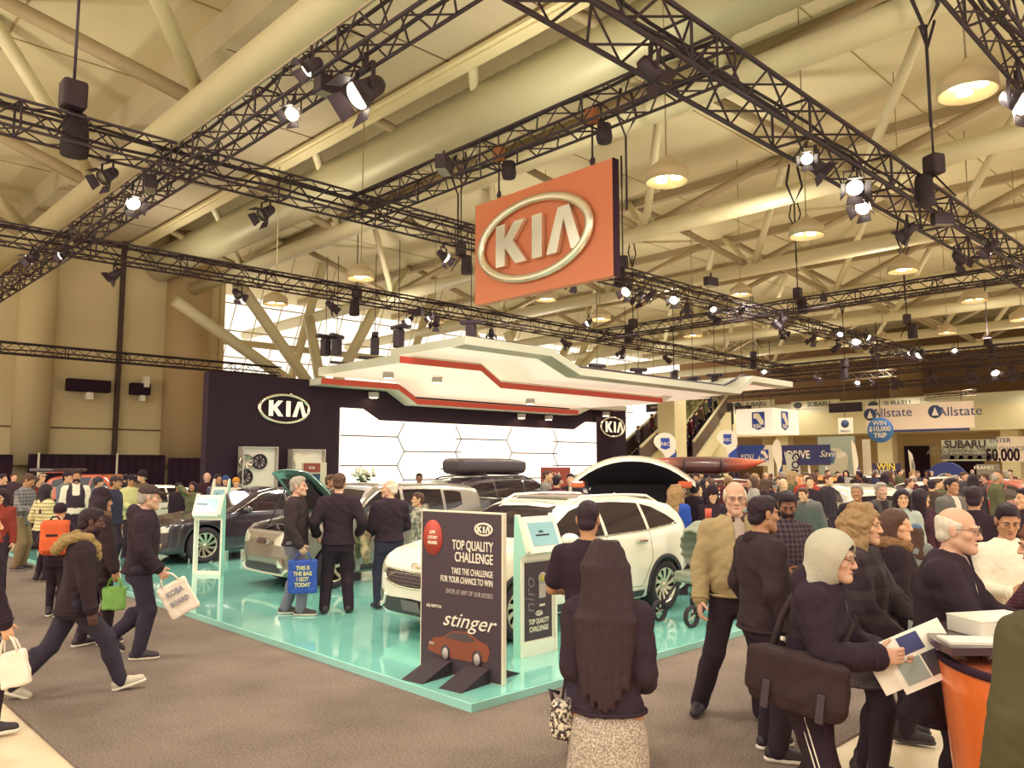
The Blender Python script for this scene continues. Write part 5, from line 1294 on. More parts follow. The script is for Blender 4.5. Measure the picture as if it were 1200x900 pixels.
# --- black sedan
SEDAN = dict(L=4.85, W=.91, wr=.35, axles=(.95, 3.78), h=.03, rnd=.08,
    side=[(.16, .2), (.03, .3), (0, .5), (.02, .66), (.12, .76), (.5, .86), (1.0, .93), (1.35, .97), (1.8, 1.2), (2.15, 1.38), (2.6, 1.46), (3.0, 1.45), (3.5, 1.36), (4.05, 1.14), (4.6, 1.08), (4.78, 1.02), (4.84, .8), (4.85, .5), (4.7, .26), (4.4, .2)],
    plan=[(-.1, .3), (0, .52), (.08, .68), (.25, .81), (.55, .88), (1.0, .91), (3.9, .91), (4.4, .85), (4.7, .74), (4.85, .5), (5, .3)],
    section=[(0, .82), (.25, .87), (.5, .91), (.75, .9), (.95, .865), (1.15, .77), (1.35, .63), (1.47, .52)],
    windows=[[(1.62, .985, 1.0), (1.9, .985, 1.17), (2.2, .99, 1.315), (2.55, .995, 1.375), (2.72, 1.0, 1.38)], [(2.78, 1.0, 1.38), (3.1, 1.01, 1.36), (3.45, 1.02, 1.28), (3.62, 1.03, 1.21)], [(3.67, 1.03, 1.19), (3.85, 1.045, 1.11)]],
    belt=[(1.55, .975), (2.2, 1.18+.14), (2.6, 1.39), (3.2, 1.36), (3.7, 1.18), (3.95, 1.03)], seams=[[(1.55, .96), (1.5, .6), (1.58, .33), (2.7, .33), (2.76, 1.0)], [(2.76, .36), (3.4, .36), (3.66, .8), (3.63, 1.02)]], handles=[(2.6, .84), (3.45, .87)], handle_m=M_chromec, mirror=(1.75, .98),
    windscreen=[(-.66, 1.02, 1.15), (-.5, 1.0, 1.31), (0, .99, 1.36), (.5, 1.0, 1.31), (.66, 1.02, 1.15)], rearscreen=[(-.6, 1.16, 1.22), (0, 1.16, 1.33), (.6, 1.16, 1.22)],
    headlamps=[[(.46, .60, .66), (.62, .60, .71), (.8, .63, .76), (.86, .70, .79)]], taillamps=[[(.4, .82, .92), (.74, .8, .98)]], fogs=[[(.6, .34, .42), (.74, .34, .42)]],
    grille=[(-.4, .52, .58), (-.3, .44, .64), (0, .42, .65), (.3, .44, .64), (.4, .52, .58)], intake=[(-.6, .26, .3), (0, .25, .36), (.6, .26, .3)], spokes=10, paint=paint('black_car_paint', '#382832'))
make_car('sedan_car', 'shiny black sedan facing left behind the open-legged white kiosk', 'car', SEDAN, (5.78, 16.6, PZ), 0)
W2 = dict(SEDAN); W2['paint'] = paint('white_sedan_paint', '#efe4d0')
make_car('sedan_car', 'white sedan showing only its screen and bonnet behind the capped man', 'car', W2, (5.6, 20.0+2.6, 0), .15)
# --- large black SUV with roof box
SUVS = dict(L=4.76, W=.945, wr=.37, axles=(.95, 3.73), h=.03, rnd=.08,
    side=[(.14, .24), (.03, .34), (0, .55), (.02, .8), (.1, .93), (.5, 1.03), (1.1, 1.1), (1.42, 1.15), (1.85, 1.45), (2.1, 1.6), (2.5, 1.67), (3.6, 1.66), (4.3, 1.57), (4.45, 1.5), (4.62, 1.12), (4.74, .95), (4.76, .55), (4.6, .3), (4.3, .25)],
    plan=[(-.1, .35), (0, .6), (.08, .72), (.25, .84), (.55, .92), (1.0, .945), (3.9, .945), (4.4, .9), (4.65, .8), (4.76, .6), (5, .3)],
    section=[(0, .85), (.3, .9), (.55, .945), (.85, .94), (1.12, .895), (1.35, .81), (1.55, .72), (1.68, .62)],
    windows=[[(1.6, 1.15, 1.18), (1.85, 1.15, 1.36), (2.1, 1.15, 1.52), (2.5, 1.155, 1.565)], [(2.57, 1.16, 1.57), (3.0, 1.165, 1.57), (3.45, 1.175, 1.55)], [(3.52, 1.18, 1.545), (3.9, 1.2, 1.52), (4.2, 1.24, 1.46)]],
    belt=[(1.55, 1.135), (2.5, 1.14), (3.5, 1.16), (4.25, 1.22)], handles=[(2.4, .98), (3.3, 1.0)], mirror=(1.75, 1.13), cladding=[[(.5, .25, .3), (1.3, .25, .36), (3.3, .25, .36), (3.4, .25, .3)]], arch=True,
    windscreen=[(-.7, 1.2, 1.4), (-.5, 1.18, 1.53), (0, 1.17, 1.57), (.5, 1.18, 1.53), (.7, 1.2, 1.4)], rearscreen=[(-.6, 1.15, 1.45), (0, 1.15, 1.48), (.6, 1.15, 1.45)],
    headlamps=[[(.5, .78, .86), (.7, .78, .92), (.86, .82, .96)]], taillamps=[[(.55, .95, 1.1), (.78, .9, 1.15)]], grille=[(-.42, .66, .76), (-.3, .6, .86), (0, .58, .87), (.3, .6, .86), (.42, .66, .76)], intake=[(-.6, .32, .36), (0, .3, .44), (.6, .32, .36)], rails=(2.2, 4.2, .66), spokes=10, paint=paint('black_suv_paint', '#3a2a33'))
suv, bv = make_car('sport_utility_car', 'large black utility car carrying a grey roof box, behind the white crossover', 'car', SUVS, (16.1, 14.4, PZ), PI)
rb = empty('roof_box', (0, 0, 0), PI, 'long dark grey roof box strapped on top of the black utility car', 'roof box'); rb.location = (16.1-3.1, 14.4, PZ+1.76)
f = Field((-1.15, -.42, -.05), (1.15, .42, .42), .03); f.put(rbx((0, 0, .15), (1.08, .4, .19), .14), 0)
f.cut(lambda x, y, z: z-(.35-.10*np.clip((-x-.2)/.9, 0, 1)**2)+0*y, .06); v, q = f.mesh(); link('shell', arr_mesh('shell', [(v, q, 0)], mat('dark_grey_box_shell', '#4b3d43', .35)), rb)
MB().tube([(-1.06, -.402, .08), (1.06, -.402, .08)], .012, 6).build('seam', M_well, rb)
for x in (-.5, .55): MB().rbox((x-.05, -.62, -.07), (x+.05, .62, -.02), .01).build('cross_bar', M_truss, rb)
# --- cars of other stands (row behind): open-hatch car, kayak car, coloured cars
def hatch_cut(f): f.put(rbx((4.45, 0, 1.12), (.5, .68, .40), .08), .02, 's')
HATCH = dict(SUVS); HATCH.update(paint=paint('black_suv_paint', '#3a2a33'), extra=hatch_cut); HATCH.pop('rearscreen'); HATCH.pop('body_mesh', None); HATCH['h'] = .035; HATCH['taillamps'] = []
p = atD(742, 640, 13.5)
yawc = math.atan2(-p.y, -p.x)     # local +x (rear) towards the camera
hc, bvh_h = make_car('hatch_car', 'black utility car seen from behind with its white-edged tailgate raised, beyond the white crossover', 'car', HATCH, (p.x+4.5*math.cos(yawc)*-1, p.y+4.5*math.sin(yawc)*-1, PZ), yawc)
b = MB(); b.rbox((4.40, -.70, .75), (4.5, .70, 1.62), .03); b.rbox((4.5, -.6, .78), (4.7, .6, .95), .05); b.build('load_bay', M_well, hc)
b = MB(); T = Matrix.Translation((4.35, 0, 1.62)) @ Matrix.Rotation(math.radians(-3), 4, 'Y'); vs = []; fs = []; N = 8; K = 14
for i in range(N+1):
    for j in range(K+1):
        t = (j/K*2-1); vs.append(T @ Vector((1.15*i/N*(1-.12*abs(t)**2), t*(.84+.14*i/N), (.06+.34*i/N)*(1-abs(t)**2.2)+.06*math.sin(PI*i/N))))
k0 = len(vs); vs2 = [v+Vector((0, 0, -.09)) for v in vs]
for i in range(N):
    for j in range(K):
        a = i*(K+1)+j; fs += [(a, a+K+1, a+K+2, a+1), (k0+a, k0+a+1, k0+a+K+2, k0+a+K+1)]
rim = [i for i in range(K+1)]+[i*(K+1)+K for i in range(1, N+1)]+[N*(K+1)+j for j in range(K-1, -1, -1)]+[i*(K+1) for i in range(N-1, 0, -1)]
for i in range(len(rim)): a, c = rim[i], rim[(i+1) % len(rim)]; fs.append((a, k0+a, k0+c, c))
b.add(vs+vs2, fs, True); tg = b.build('tailgate', paint('white_tailgate', '#eee2cf'), hc)
vs3 = [v+Vector((0, 0, -.094)) for v in vs]; b = MB(); b.add(vs3, [(i*(K+1)+j, i*(K+1)+j+1, (i+1)*(K+1)+j+1, (i+1)*(K+1)+j) for i in range(N) for j in range(K)], True); b.build('tailgate_lining', mat('glossy_black_lining', '#30222b', .35), tg)
for s in (-1, 1):
    b = MB(); b.rbox((5.0, s*.84-.13, 1.57), (5.4, s*.84+.09, 1.68), .03, None); b.build('tail_lamp', mat('orange_red_lamp', '#d8623a', .25, coat=.5), tg)
    MB().tube([(4.4, s*.66, 1.1), (5.1, s*.74, 1.66)], .018, 6).build('gas_strut', M_truss, hc)
# kayak car
KAY = dict(NIRO); KAY.update(paint=paint('dark_red_paint', '#6d3a33'), h=.035); KAY.pop('body_mesh'); KAY.pop('badge', None)
kp = atD(820, 625, 26)
kc, bv = make_car('wagon_car', 'dark crossover car carrying a kayak, behind the seated crowd and the stroller', 'car', KAY, (kp.x-1.4, kp.y+1.4, 0), -.75)
ky = empty('kayak', (kp.x+.05, kp.y-.05, 1.97), -.75, 'long dark kayak with orange tips on the roof of a car', 'kayak')
b = MB(); vs = []; fs = []; N = 26; K = 12
for i in range(N+1):
    t = i/N*2-1; w = .38*(1-abs(t)**2.2)+.012; hh = .27*(1-abs(t)**2.6)+.03; rise = .16*abs(t)**3
    for k in range(K):
        a = 2*PI*k/K; vs.append((t*2.1, w*math.cos(a), hh*math.sin(a)*(1 if math.sin(a) > 0 else .9)+rise))
for i in range(N):
    for k in range(K): fs.append((i*K+k, (i+1)*K+k, (i+1)*K+(k+1) % K, i*K+(k+1) % K))
b.add(vs, fs, True)
def kayak_mat():
    m = bpy.data.materials.new('kayak_plastic'); m.use_nodes = True; nt = m.node_tree; bb = nt.nodes['Principled BSDF']; bb.inputs['Roughness'].default_value = .25
    tc = nt.nodes.new('ShaderNodeTexCoord'); sx = nt.nodes.new('ShaderNodeSeparateXYZ'); ab = nt.nodes.new('ShaderNodeMath'); ab.operation = 'ABSOLUTE'
    r = nt.nodes.new('ShaderNodeValToRGB'); r.color_ramp.elements[0].position = .3; r.color_ramp.elements[1].position = .95
    r.color_ramp.elements[0].color = (*lin('#5c3a36'), 1); r.color_ramp.elements[1].color = (*lin('#d8623a'), 1)
    dv = nt.nodes.new('ShaderNodeMath'); dv.operation = 'DIVIDE'; dv.inputs[1].default_value = 2.1
    nt.links.new(tc.outputs['Object'], sx.inputs[0]); nt.links.new(sx.outputs['X'], ab.inputs[0]); nt.links.new(ab.outputs[0], dv.inputs[0]); nt.links.new(dv.outputs[0], r.inputs['Fac']); nt.links.new(r.outputs['Color'], bb.inputs['Base Color'])
    return m
b.build('hull', kayak_mat(), ky); MB().tube([(-2.05, 0, .17)]+[(t*2.1, .0, .02) for t in (-.5, 0, .5)]+[(2.05, 0, .17)], .012, 5)
b = MB(); b.lathe([(.16, 0), (.22, 0), (.22, .05), (.16, .05)], 20, Matrix.Translation((.1, 0, .18)) @ Matrix.Diagonal((1.7, 1, 1, 1)), closed=True); b.build('cockpit_rim', M_well, ky)
for x in (-.6, .6):
    b = MB(); b.rbox((x-.04, -.55, -.36), (x+.04, .55, -.30), .01); b.tube([(x, -.4, -.3), (x, -.46, .05), (x, -.35, .2)], .03, 6); b.tube([(x, .4, -.3), (x, .46, .05), (x, .35, .2)], .03, 6); b.build('carrier', M_truss, ky)
CARPOS = [(kp.x, kp.y, -.75), (11.5, 9.2, .8)]
FAR_M = {}
def far_car(name, spec, col, px, py, D, rz, label, metal=0.):
    S = dict(spec); S['paint'] = paint('paint_'+col.strip('#'), col, metal); S['h'] = .045; S.pop('badge', None); S.pop('rails', None)
    key = id(spec)
    S.pop('body_mesh', None)
    if (key, 'm') in FAR_M: S['vq'], S['bv'] = FAR_M[(key, 'm')]; S['body_mesh'] = True
    p = atD(px, py, D); CARPOS.append((p.x, p.y, rz)); c, s = math.cos(rz), math.sin(rz); L = S['L']/2
    r, bv = make_car(name, label, 'car', S, (p.x-L*c, p.y-L*s, 0), rz)
    FAR_M[(key, 'm')] = (S['vq'], bv); return r
FAR_M = {}
NV = dict(NIRO); SV = dict(SEDAN); UV = dict(SUVS)
far_car('utility_car', UV, '#d9813c', 935, 600, 30, -2.3, 'orange utility car standing behind the bearded man in plaid')
far_car('estate_car', NV, '#cfc6b4', 985, 618, 20.5, -2.25, 'silver estate car behind the man in the yellow shirt')
far_car('sedan_car', SV, '#8d3b2e', 880, 620, 24, 2.5, 'dark red car with its bonnet showing beside the bearded man')
far_car('sedan_car', SV, '#efe4d0', 1080, 612, 27, -2.2, 'white car behind the two women with long dark hair')
far_car('utility_car', UV, '#b9472f', 1196, 608, 20, -2.5, 'red car at the right edge behind the man in the black shirt')
far_car('estate_car', NV, '#efe4d0', 1130, 605, 32, .9, 'white car far back below the blue fan arch')
far_car('sedan_car', SV, '#b9b0a2', 940, 600, 37, .6, 'pale silver car far back beyond the orange car')
far_car('estate_car', NV, '#d8c9b0', 1020, 590, 40, .7, 'pale car in the far crowd under the purple prize banner')
far_car('sedan_car', SV, '#7d2c28', 826, 605, 38, 2.3, 'red car in the distance behind the stroller')
rc = far_car('hatchback_car', UV, '#c9573a', 128, 600, 29, 2.1, 'orange red car with its tailgate raised at the back left')
b = MB(); b.rbox((4.2, -.8, 1.75), (5.3, .8, 1.88), .05, Matrix.Translation((0, 0, .0))); tg = b.build('tailgate', paint('black_car_paint', '#382832'), rc)
b = MB(); b.prism([(4.5, -.4), (5.0, -.4), (5.0, .4), (4.5, .4)], 1.715, 1.745); b.build('tailgate_lamp', mat('lit_lamp_red', '#e2795a', .3, emit=.4), tg)
# dark open tailgate car beyond the video wall end
far_car('utility_car', UV, '#3a2a33', 690, 590, 33, .9, 'black utility car with a roof rack beyond the man facing the camera')
# ================================================================ people
def fab(col, bump=.35, sc=25, rough=.9, var=.12): return mat('fabric_'+col.strip('#'), col, rough, spec=.2, bump=bump, bscale=sc, var=var, vscale=6)
SKIN = {'fair': '#dfab85', 'pink': '#d2a286', 'tan': '#b98662', 'brown': '#8a5c46', 'dark': '#5f4038'}
HAIRC = {'black': '#33242c', 'brown': '#5a4036', 'blond': '#a07f58', 'grey': '#a89a8c', 'white': '#d9ccb8', 'auburn': '#6d3f30', 'dark': '#3a282c'}
def skinm(k): return mat('skin_'+k, SKIN[k], .5, spec=.35, var=.05, vscale=8)
def hairm(k):
    m = mat('hair_'+k, HAIRC[k], .5, spec=.18, bump=.5, bscale=110, var=.22, vscale=60)
    nt = m.node_tree
    if not any(n.type == 'MAPPING' for n in nt.nodes):
        tc = [n for n in nt.nodes if n.type == 'TEX_COORD'][0]; mp = nt.nodes.new('ShaderNodeMapping'); mp.inputs['Scale'].default_value = (1, 1, .07)
        nt.links.new(tc.outputs['Object'], mp.inputs['Vector'])
        for n in nt.nodes:
            if n.type == 'TEX_NOISE': nt.links.new(mp.outputs['Vector'], n.inputs['Vector'])
    return m
V3 = lambda *a: np.array(a, float)
def rotx(a): c, s = math.cos(a), math.sin(a); return np.array([[1, 0, 0], [0, c, -s], [0, s, c]])
def rotz(a): c, s = math.cos(a), math.sin(a); return np.array([[c, -s, 0], [s, c, 0], [0, 0, 1]])
def roty(a): c, s = math.cos(a), math.sin(a); return np.array([[c, 0, s], [0, 1, 0], [-s, 0, c]])
def unit(v): return v/max(1e-9, np.linalg.norm(v))
def ik(a, b, l1, l2, hint):
    d = b-a; L = np.linalg.norm(d); 
    if L > (l1+l2)*.999: b = a+d/L*(l1+l2)*.999; d = b-a; L = np.linalg.norm(d)
    u = d/L; x = (l1*l1-l2*l2+L*L)/(2*L); h = math.sqrt(max(0, l1*l1-x*x))
    p = hint-u*(hint@u); p = unit(p)
    return a+u*x+p*h, b
def column(tab, R, c, off=0.):
    t = np.array(tab, float); zz = t[:, 0]; ext = max(t[:, 1].max(), t[:, 2].max())+abs(off)+.05
    corners = [c+R@(V3(sx*ext, sy*ext, z)-c) for sx in (-1, 1) for sy in (-1, 1) for z in (zz[0], zz[-1])]
    lo = np.min(corners, 0)-.02; hi = np.max(corners, 0)+.02
    def fn(x, y, z):
        dx, dy, dz = x-c[0], y-c[1], z-c[2]
        lx = R[0, 0]*dx+R[1, 0]*dy+R[2, 0]*dz+c[0]; ly = R[0, 1]*dx+R[1, 1]*dy+R[2, 1]*dz+c[1]; lz = R[0, 2]*dx+R[1, 2]*dy+R[2, 2]*dz+c[2]
        rx = np.interp(lz, zz, t[:, 1])+off; ry = np.interp(lz, zz, t[:, 2])+off; yc = np.interp(lz, zz, t[:, 3])
        d = (np.sqrt((lx/rx)**2+((ly-yc)/ry)**2)-1)*np.minimum(rx, ry)
        return np.maximum(d, np.maximum(zz[0]-lz, lz-zz[-1]))
    return lo, hi, fn
MALE = [(.78, .145, .10, -.005), (.90, .17, .118, -.012), (1.02, .158, .112, .005), (1.14, .155, .115, .008), (1.28, .175, .12, .0), (1.38, .178, .108, -.008), (1.45, .13, .085, -.012), (1.50, .065, .06, -.012)]
FEM = [(.78, .15, .105, -.01), (.90, .172, .122, -.015), (1.02, .140, .10, .0), (1.10, .125, .095, .005), (1.26, .148, .122, .012), (1.36, .152, .10, -.005), (1.44, .11, .078, -.012), (1.50, .055, .052, -.012)]
def hand_prims(W, d, n, s, curl=.35, spread=.0):
    P = []; Rm = np.stack([s, d, n], 1)
    P.append((rbx(W+d*.048, (.040, .050, .0145), .014, Rm), .012)); P.append((cone(W-d*.02, W+d*.03, .026, .03), .015))
    for q, (o, L) in enumerate(((.030, .074), (.010, .082), (-.010, .076), (-.029, .060))):
        b = W+d*.094+s*o*1.0; a = curl*(.85+.12*q); dd = d+s*o*spread*3; dd = unit(dd)
        for j, fr in enumerate((.45, .32, .26)):
            ang = a*(.6 if j == 0 else 1.05); 
            dd, nn = unit(dd*math.cos(ang)+n*math.sin(ang)), n
            e = b+dd*L*fr; P.append((cone(b, e, .0102-.0008*j, .0096-.0008*j), .003)); b = e
            n_ = unit(n-dd*(n@dd)); n = n_
        n = Rm[:, 2]
    b = W+d*.022+s*.034; dd = unit(d*.62+s*.62+n*.42)
    for j, L in enumerate((.042, .034)):
        e = b+dd*L; P.append((cone(b, e, .0125-.0015*j, .0115-.0015*j), .008 if j == 0 else .003)); b = e; dd = unit(dd*.8+d*.45+n*.25*curl*2)
    return P
def head_prims(hc, R, fem=False, fat=0.):
    p = lambda *a: hc+R@V3(*a)
    E = lambda c, r, k: (ell(p(*c), r, R), k)
    P = [E((0, -.014, .036), (.077, .096, .086), .0), E((0, .026, -.045), (.056+fat, .066, .074), .03), (cone(p(-.045, .0, -.06), p(0, .068, -.1), .024+fat, .020), .03), (cone(p(.045, .0, -.06), p(0, .068, -.1), .024+fat, .020), .03),
         E((0, .078, -.101), (.024, .02, .02), .02), (cone(p(0, .088, .018), p(0, .111, -.03), .0095, .0135), .012), E((-.014, .098, -.034), (.009, .011, .009), .008), E((.014, .098, -.034), (.009, .011, .009), .008),
         E((-.033, .078, .026), (.028, .013, .010), .014), E((.033, .078, .026), (.028, .013, .010), .014), E((-.046, .058, -.022), (.022, .024, .02), .022), E((.046, .058, -.022), (.022, .024, .02), .022)]
    S = [(ell(p(-.031, .098, .006), (.016, .014, .011), R), .012), (ell(p(.031, .098, .006), (.016, .014, .011), R), .012)]
    Q = [E((0, .087, -.064), (.023, .011, .006), .008), E((0, .086, -.075), (.020, .010, .006), .006), E((-.031, .081, .0125), (.015, .011, .006), .004), E((.031, .081, .0125), (.015, .011, .006), .004), E((-.031, .080, -.002), (.014, .010, .005), .004), E((.031, .080, -.002), (.014, .010, .005), .004)]
    for s in (-1, 1): Q.append(E((s*.079, -.008, -.004), (.009, .021, .033), .008)); Q.append(E((s*.083, -.014, .01), (.008, .016, .02), .006))
    return P, S, Q
def obj_field(fields, name, m, parent): 
    parts = []
    for f in fields:
        v, q = f.mesh()
        if len(v): parts.append((v, q, 0))
    if not parts: return None
    return link(name, arr_mesh(name, parts, m), parent)
HQ = [dict(body=.024, cloth=.0125, head=.0058, hand=.005, shoe=.008, hair=.008), dict(body=.03, cloth=.018, head=.0085, hand=.0075, shoe=.014, hair=.011), dict(body=.034, cloth=.026, head=.0125, hand=.0115, shoe=.024, hair=.016), dict(body=.045, cloth=.036, head=.019, hand=.0, shoe=.034, hair=.022)]
PEOPLE = []
def person(loc, f, H, label, skin='fair', lv=1, fem=False, lean=0., roll=0., head=(0., 0.), legs=None, stride=None, rarm=None, larm=None, rcurl=.45, lcurl=.45, top=None, shirt=None, pants=('#3b2d38', .012), skirt=None,
           shoes=('#33262d', '#4a3a3c'), hair=('short', 'brown'), hat=None, glasses=False, beard=None, face=True, belly=0., group='visitors in the hall', upper=False, scarf=None, collar=None, hoodback=None, fur=None, vest=None, stripe=None, seed=0, elbow=None):
    """facing f: 0 towards the camera, 90 towards the right of the view, 180 away"""
    q = HQ[lv]; au = math.atan2(loc[1], loc[0]); rz = au+PI+math.radians(f)-PI/2
    root = empty('person', loc, rz, label, 'person', group); s = H/1.75; root.scale = (s, s, s)
    sk = skinm(skin); T = FEM if fem else MALE
    if belly: T = [(z, rx+(belly*.6 if .85 < z < 1.3 else 0), ry+(belly if .95 < z < 1.25 else belly*.4 if .85 < z < 1.35 else 0), yc+(belly*.6 if .95 < z < 1.25 else 0)) for z, rx, ry, yc in T]
    # ---- skeleton
    hipz = .90; ank = [V3(.10, 0, .085), V3(-.10, 0, .085)]; pit = [0, 0]; fyaw = [-.12, .12]
    if stride:   # (forward of right foot, forward of left foot[, lift right, lift left])
        ank[0] = V3(.07, stride[0], .085); ank[1] = V3(-.07, stride[1], .085)
        for i in (0, 1):
            if ank[i][1] < -.2: pit[i] = -.45; ank[i][2] += .045
            elif ank[i][1] > .2: pit[i] = .25; ank[i][2] += .01
        if len(stride) > 2: ank[0][2] += stride[2]; ank[1][2] += stride[3]; pit = [-.6 if stride[2] > .05 else pit[0], -.6 if stride[3] > .05 else pit[1]]
    if legs:
        for i in (0, 1): ank[i] = V3(legs[i][0], legs[i][1], .085); fyaw[i] = legs[i][2] if len(legs[i]) > 2 else fyaw[i]
    drop = 0.
    for i in (0, 1):
        hx = .09 if i == 0 else -.09
        d2 = (ank[i][0]-hx)**2+ank[i][1]**2; hmax = math.sqrt(max(.1, .826**2-d2))+ank[i][2]
        drop = max(drop, hipz-hmax)
    PV = V3(0, 0, .93-drop); dz = V3(0, 0, -drop)
    R = roty(math.radians(roll))@rotx(-math.radians(lean))
    tf = lambda v: PV+R@(V3(*v)+dz-PV)
    T2 = [(z-drop, a, b_, c_) for z, a, b_, c_ in T]
    hips = [V3(.09, 0, hipz-drop), V3(-.09, 0, hipz-drop)]; kn = []
    for i in (0, 1):
        k_, a_ = ik(hips[i], ank[i], .425, .41, V3((.03 if i == 0 else -.03), 1, 0)); kn.append(k_); ank[i] = a_
    shw = .165 if fem else .19
    sh = [tf((shw, -.012, 1.395)), tf((-shw, -.012, 1.395))]; el = []; wr = []
    for i, a in enumerate((rarm, larm)):
        sg = 1 if i == 0 else -1
        t = V3(*a[:3])+dz*(0 if upper else 1) if a is not None else tf((sg*(shw+.07), .03, .86))
        hint = V3(sg*.5, -1, -.25) if (elbow is None) else V3(*elbow[i])
        e_, w_ = ik(sh[i], t, .285, .255, hint); el.append(e_); wr.append(w_)
    hc = tf((0, .022, 1.632)); Rh = R if lean > 45 else rotx(-math.radians(lean*.35)); Rh = rotz(-math.radians(head[0]))@rotx(-math.radians(head[1]))@Rh
    nb = tf((0, -.012, 1.44)); hp = lambda *a: hc+Rh@V3(*a)
    def legprims(off, rs=(.088, .064, .046), k=.05):
        out = []
        for i in (0, 1): out += [(cone(hips[i]+V3(0, -.005, .0), kn[i], rs[0]+off, rs[1]+off), k), (cone(kn[i], ank[i]+V3(0, 0, -.01), rs[1]+off*1.05, rs[2]+off*1.25), .02), (ell(kn[i]*.62+ank[i]*.38+V3(0, -.018, .02), (.052+off*.6, .056+off*.6, .10)), .03)]
        return out
    def armprims(off, upto=1., rs=(.056, .043, .031), k=.05):
        out = []
        for i in (0, 1):
            out.append((cone(sh[i], el[i], rs[0]+off*.85, rs[1]+off*.8), k))
            if upto > .5: out.append((cone(el[i], el[i]+(wr[i]-el[i])*min(1, upto), rs[1]+off*.8, rs[2]+off*.85), .02))
        return out
    def bbox(pr):
        lo = np.min([p[0][0] for p in pr], 0)-.03; hi = np.max([p[0][1] for p in pr], 0)+.03; return lo, hi
    def solid(pr, h, w=0., sc=30, cuts=()):
        lo, hi = bbox(pr); F = Field(lo, hi, h)
        for p_, k in pr: F.put(p_, k)
        if w: F.wrinkle(w, sc, seed)
        for c_ in cuts: F.cut(*c_)
        return F
    # ---- body: one skin surface (head, neck, trunk, limbs, hands)
    bp = [(column(T2, R, PV), .0)]+armprims(0)+([] if upper else legprims(0))+[(cone(nb, hp(0, -.02, -.05), .056 if not fem else .046, .050 if not fem else .043), .03)]
    fields = [solid(bp, q['body'])]
    P, S, Q = head_prims(hc, Rh, fem, .006 if belly > .05 else 0)
    hf = Field(hc-.17, hc+.17, q['head'])
    for p_, k in P: hf.put(p_, k)
    hf.put(cone(hp(0, -.02, -.05), nb, .050 if not fem else .043, .056 if not fem else .047), .02)
    if lv < 3:
        for p_, k in S: hf.put(p_, k, 's')
    for p_, k in Q: hf.put(p_, k)
    fields.append(hf)
    hands = []
    for i in (0, 1):
        sg = 1 if i == 0 else -1
        d = unit(wr[i]-el[i]); a = (rarm, larm)[i]
        n = V3(-sg, 0, 0) if (a is None or len(a) < 4) else V3(*{'in': (-sg, 0, 0), 'down': (0, 0, -1), 'up': (0, 0, 1), 'back': (0, -1, 0)}[a[3]])
        n = unit(n-d*(n@d)); sdir = np.cross(n, d)*( -1 if sg > 0 else 1)
        # thumb side points forward for hanging arms
        want = V3(0, 1, .4) if abs(d[2]) > .6 else V3(-sg, 0, .5)
        if sdir@want < 0: sdir = -sdir
        hands.append((wr[i], d, n, sdir))
        hd = hand_prims(wr[i], d, n, sdir, (rcurl, lcurl)[i])
        if q['hand'] > 0: fields.append(solid(hd, q['hand']))
        else: fields.append(solid([(ell(wr[i]+d*.08, (.045, .045, .055)), 0)], .03))
    obj_field(fields, 'body', sk, root)
    # ---- clothes
    if shirt:
        c, off = shirt[:2]
        obj_field([solid([(column([t for t in T2], R, PV, off), 0)]+armprims(off, .9 if len(shirt) < 3 else .1), q['cloth'], .002, 30, [(lambda x, y, z: z-(1.49-drop)+0*x+0*y, .01)] if lean < 3 else [])], 'shirt', shirt[3] if len(shirt) > 3 else fab(c), root)
    if pants and not upper:
        tp = [t for t in T2 if t[0] < 1.04-drop]+[(1.06-drop, .155 if not fem else .138, .108 if not fem else .098, .004)]
        pr = [(column(tp, R if abs(lean) < 50 else np.eye(3), PV, pants[1]), 0)]+legprims(pants[1], k=.06)
        obj_field([solid(pr, q['cloth'], .004 if lv < 2 else 0, 26)], 'trousers', pants[2] if len(pants) > 2 else fab(pants[0], .3, 40), root)
        if stripe:
            b = MB()
            for o_ in (-.012, .012):
                for i in (0,): b.tube([hips[i]+V3(.105, o_, 0), kn[i]+V3(.083, o_, 0), ank[i]+V3(.066, o_, .02)], .004, 5)
            b.build('side_stripe', M_white, root)
    if skirt:
        hemz, wid = skirt[1], skirt[2]
        tp = [(hemz, .19+wid, .15+wid, 0), (.78, .18+wid*.6, .14+wid*.5, -.01), (.88, .168, .122, -.012), (.98, .13, .10, 0)]
        obj_field([solid([(column([(a-drop, b_, c_, d_) for a, b_, c_, d_ in tp], R, PV, .012), 0)], q['cloth'], .006, 22)], 'skirt', skirt[3] if len(skirt) > 3 else fab(skirt[0]), root)
    if top:
        c, off, hem = top[0], top[1], top[2]; sl = top[3] if len(top) > 3 else 'long'; m_ = top[4] if len(top) > 4 and top[4] else fab(c); opn = top[5] if len(top) > 5 else 0.
        tt = [(hem-drop, .175+(0 if hem > .8 else .01), .128, -.005)]+[t for t in T2 if t[0] > hem-drop+.04]
        tt = [(z, max(rx, .158 if z < 1.3-drop and not fem else rx), ry, yc) for z, rx, ry, yc in tt]
        pr = [(column(tt, R, PV, off), 0)]+armprims(off, .97 if sl == 'long' else (.0 if sl == 'short' else .6), k=.06)
        if sl == 'short': pr = [(column(tt, R, PV, off), 0)]+[(cone(sh[i], sh[i]+(el[i]-sh[i])*.72, .056+off*1.3, .05+off*1.7), .06) for i in (0, 1)]
        if sl == 'none': pr = [(column(tt, R, PV, off), 0)]
        if collar is None and off > .018: pr.append((ell(nb+R@V3(0, -.008, .035), (.082, .08, .045), R), .02))
        if hoodback: pr.append((ell(nb+R@V3(0, -.10, .02), (.115, .07, .10), R), .04))
        F = solid(pr, q['cloth'], top[6] if len(top) > 6 else (.0095 if off > .018 else .005), 30)
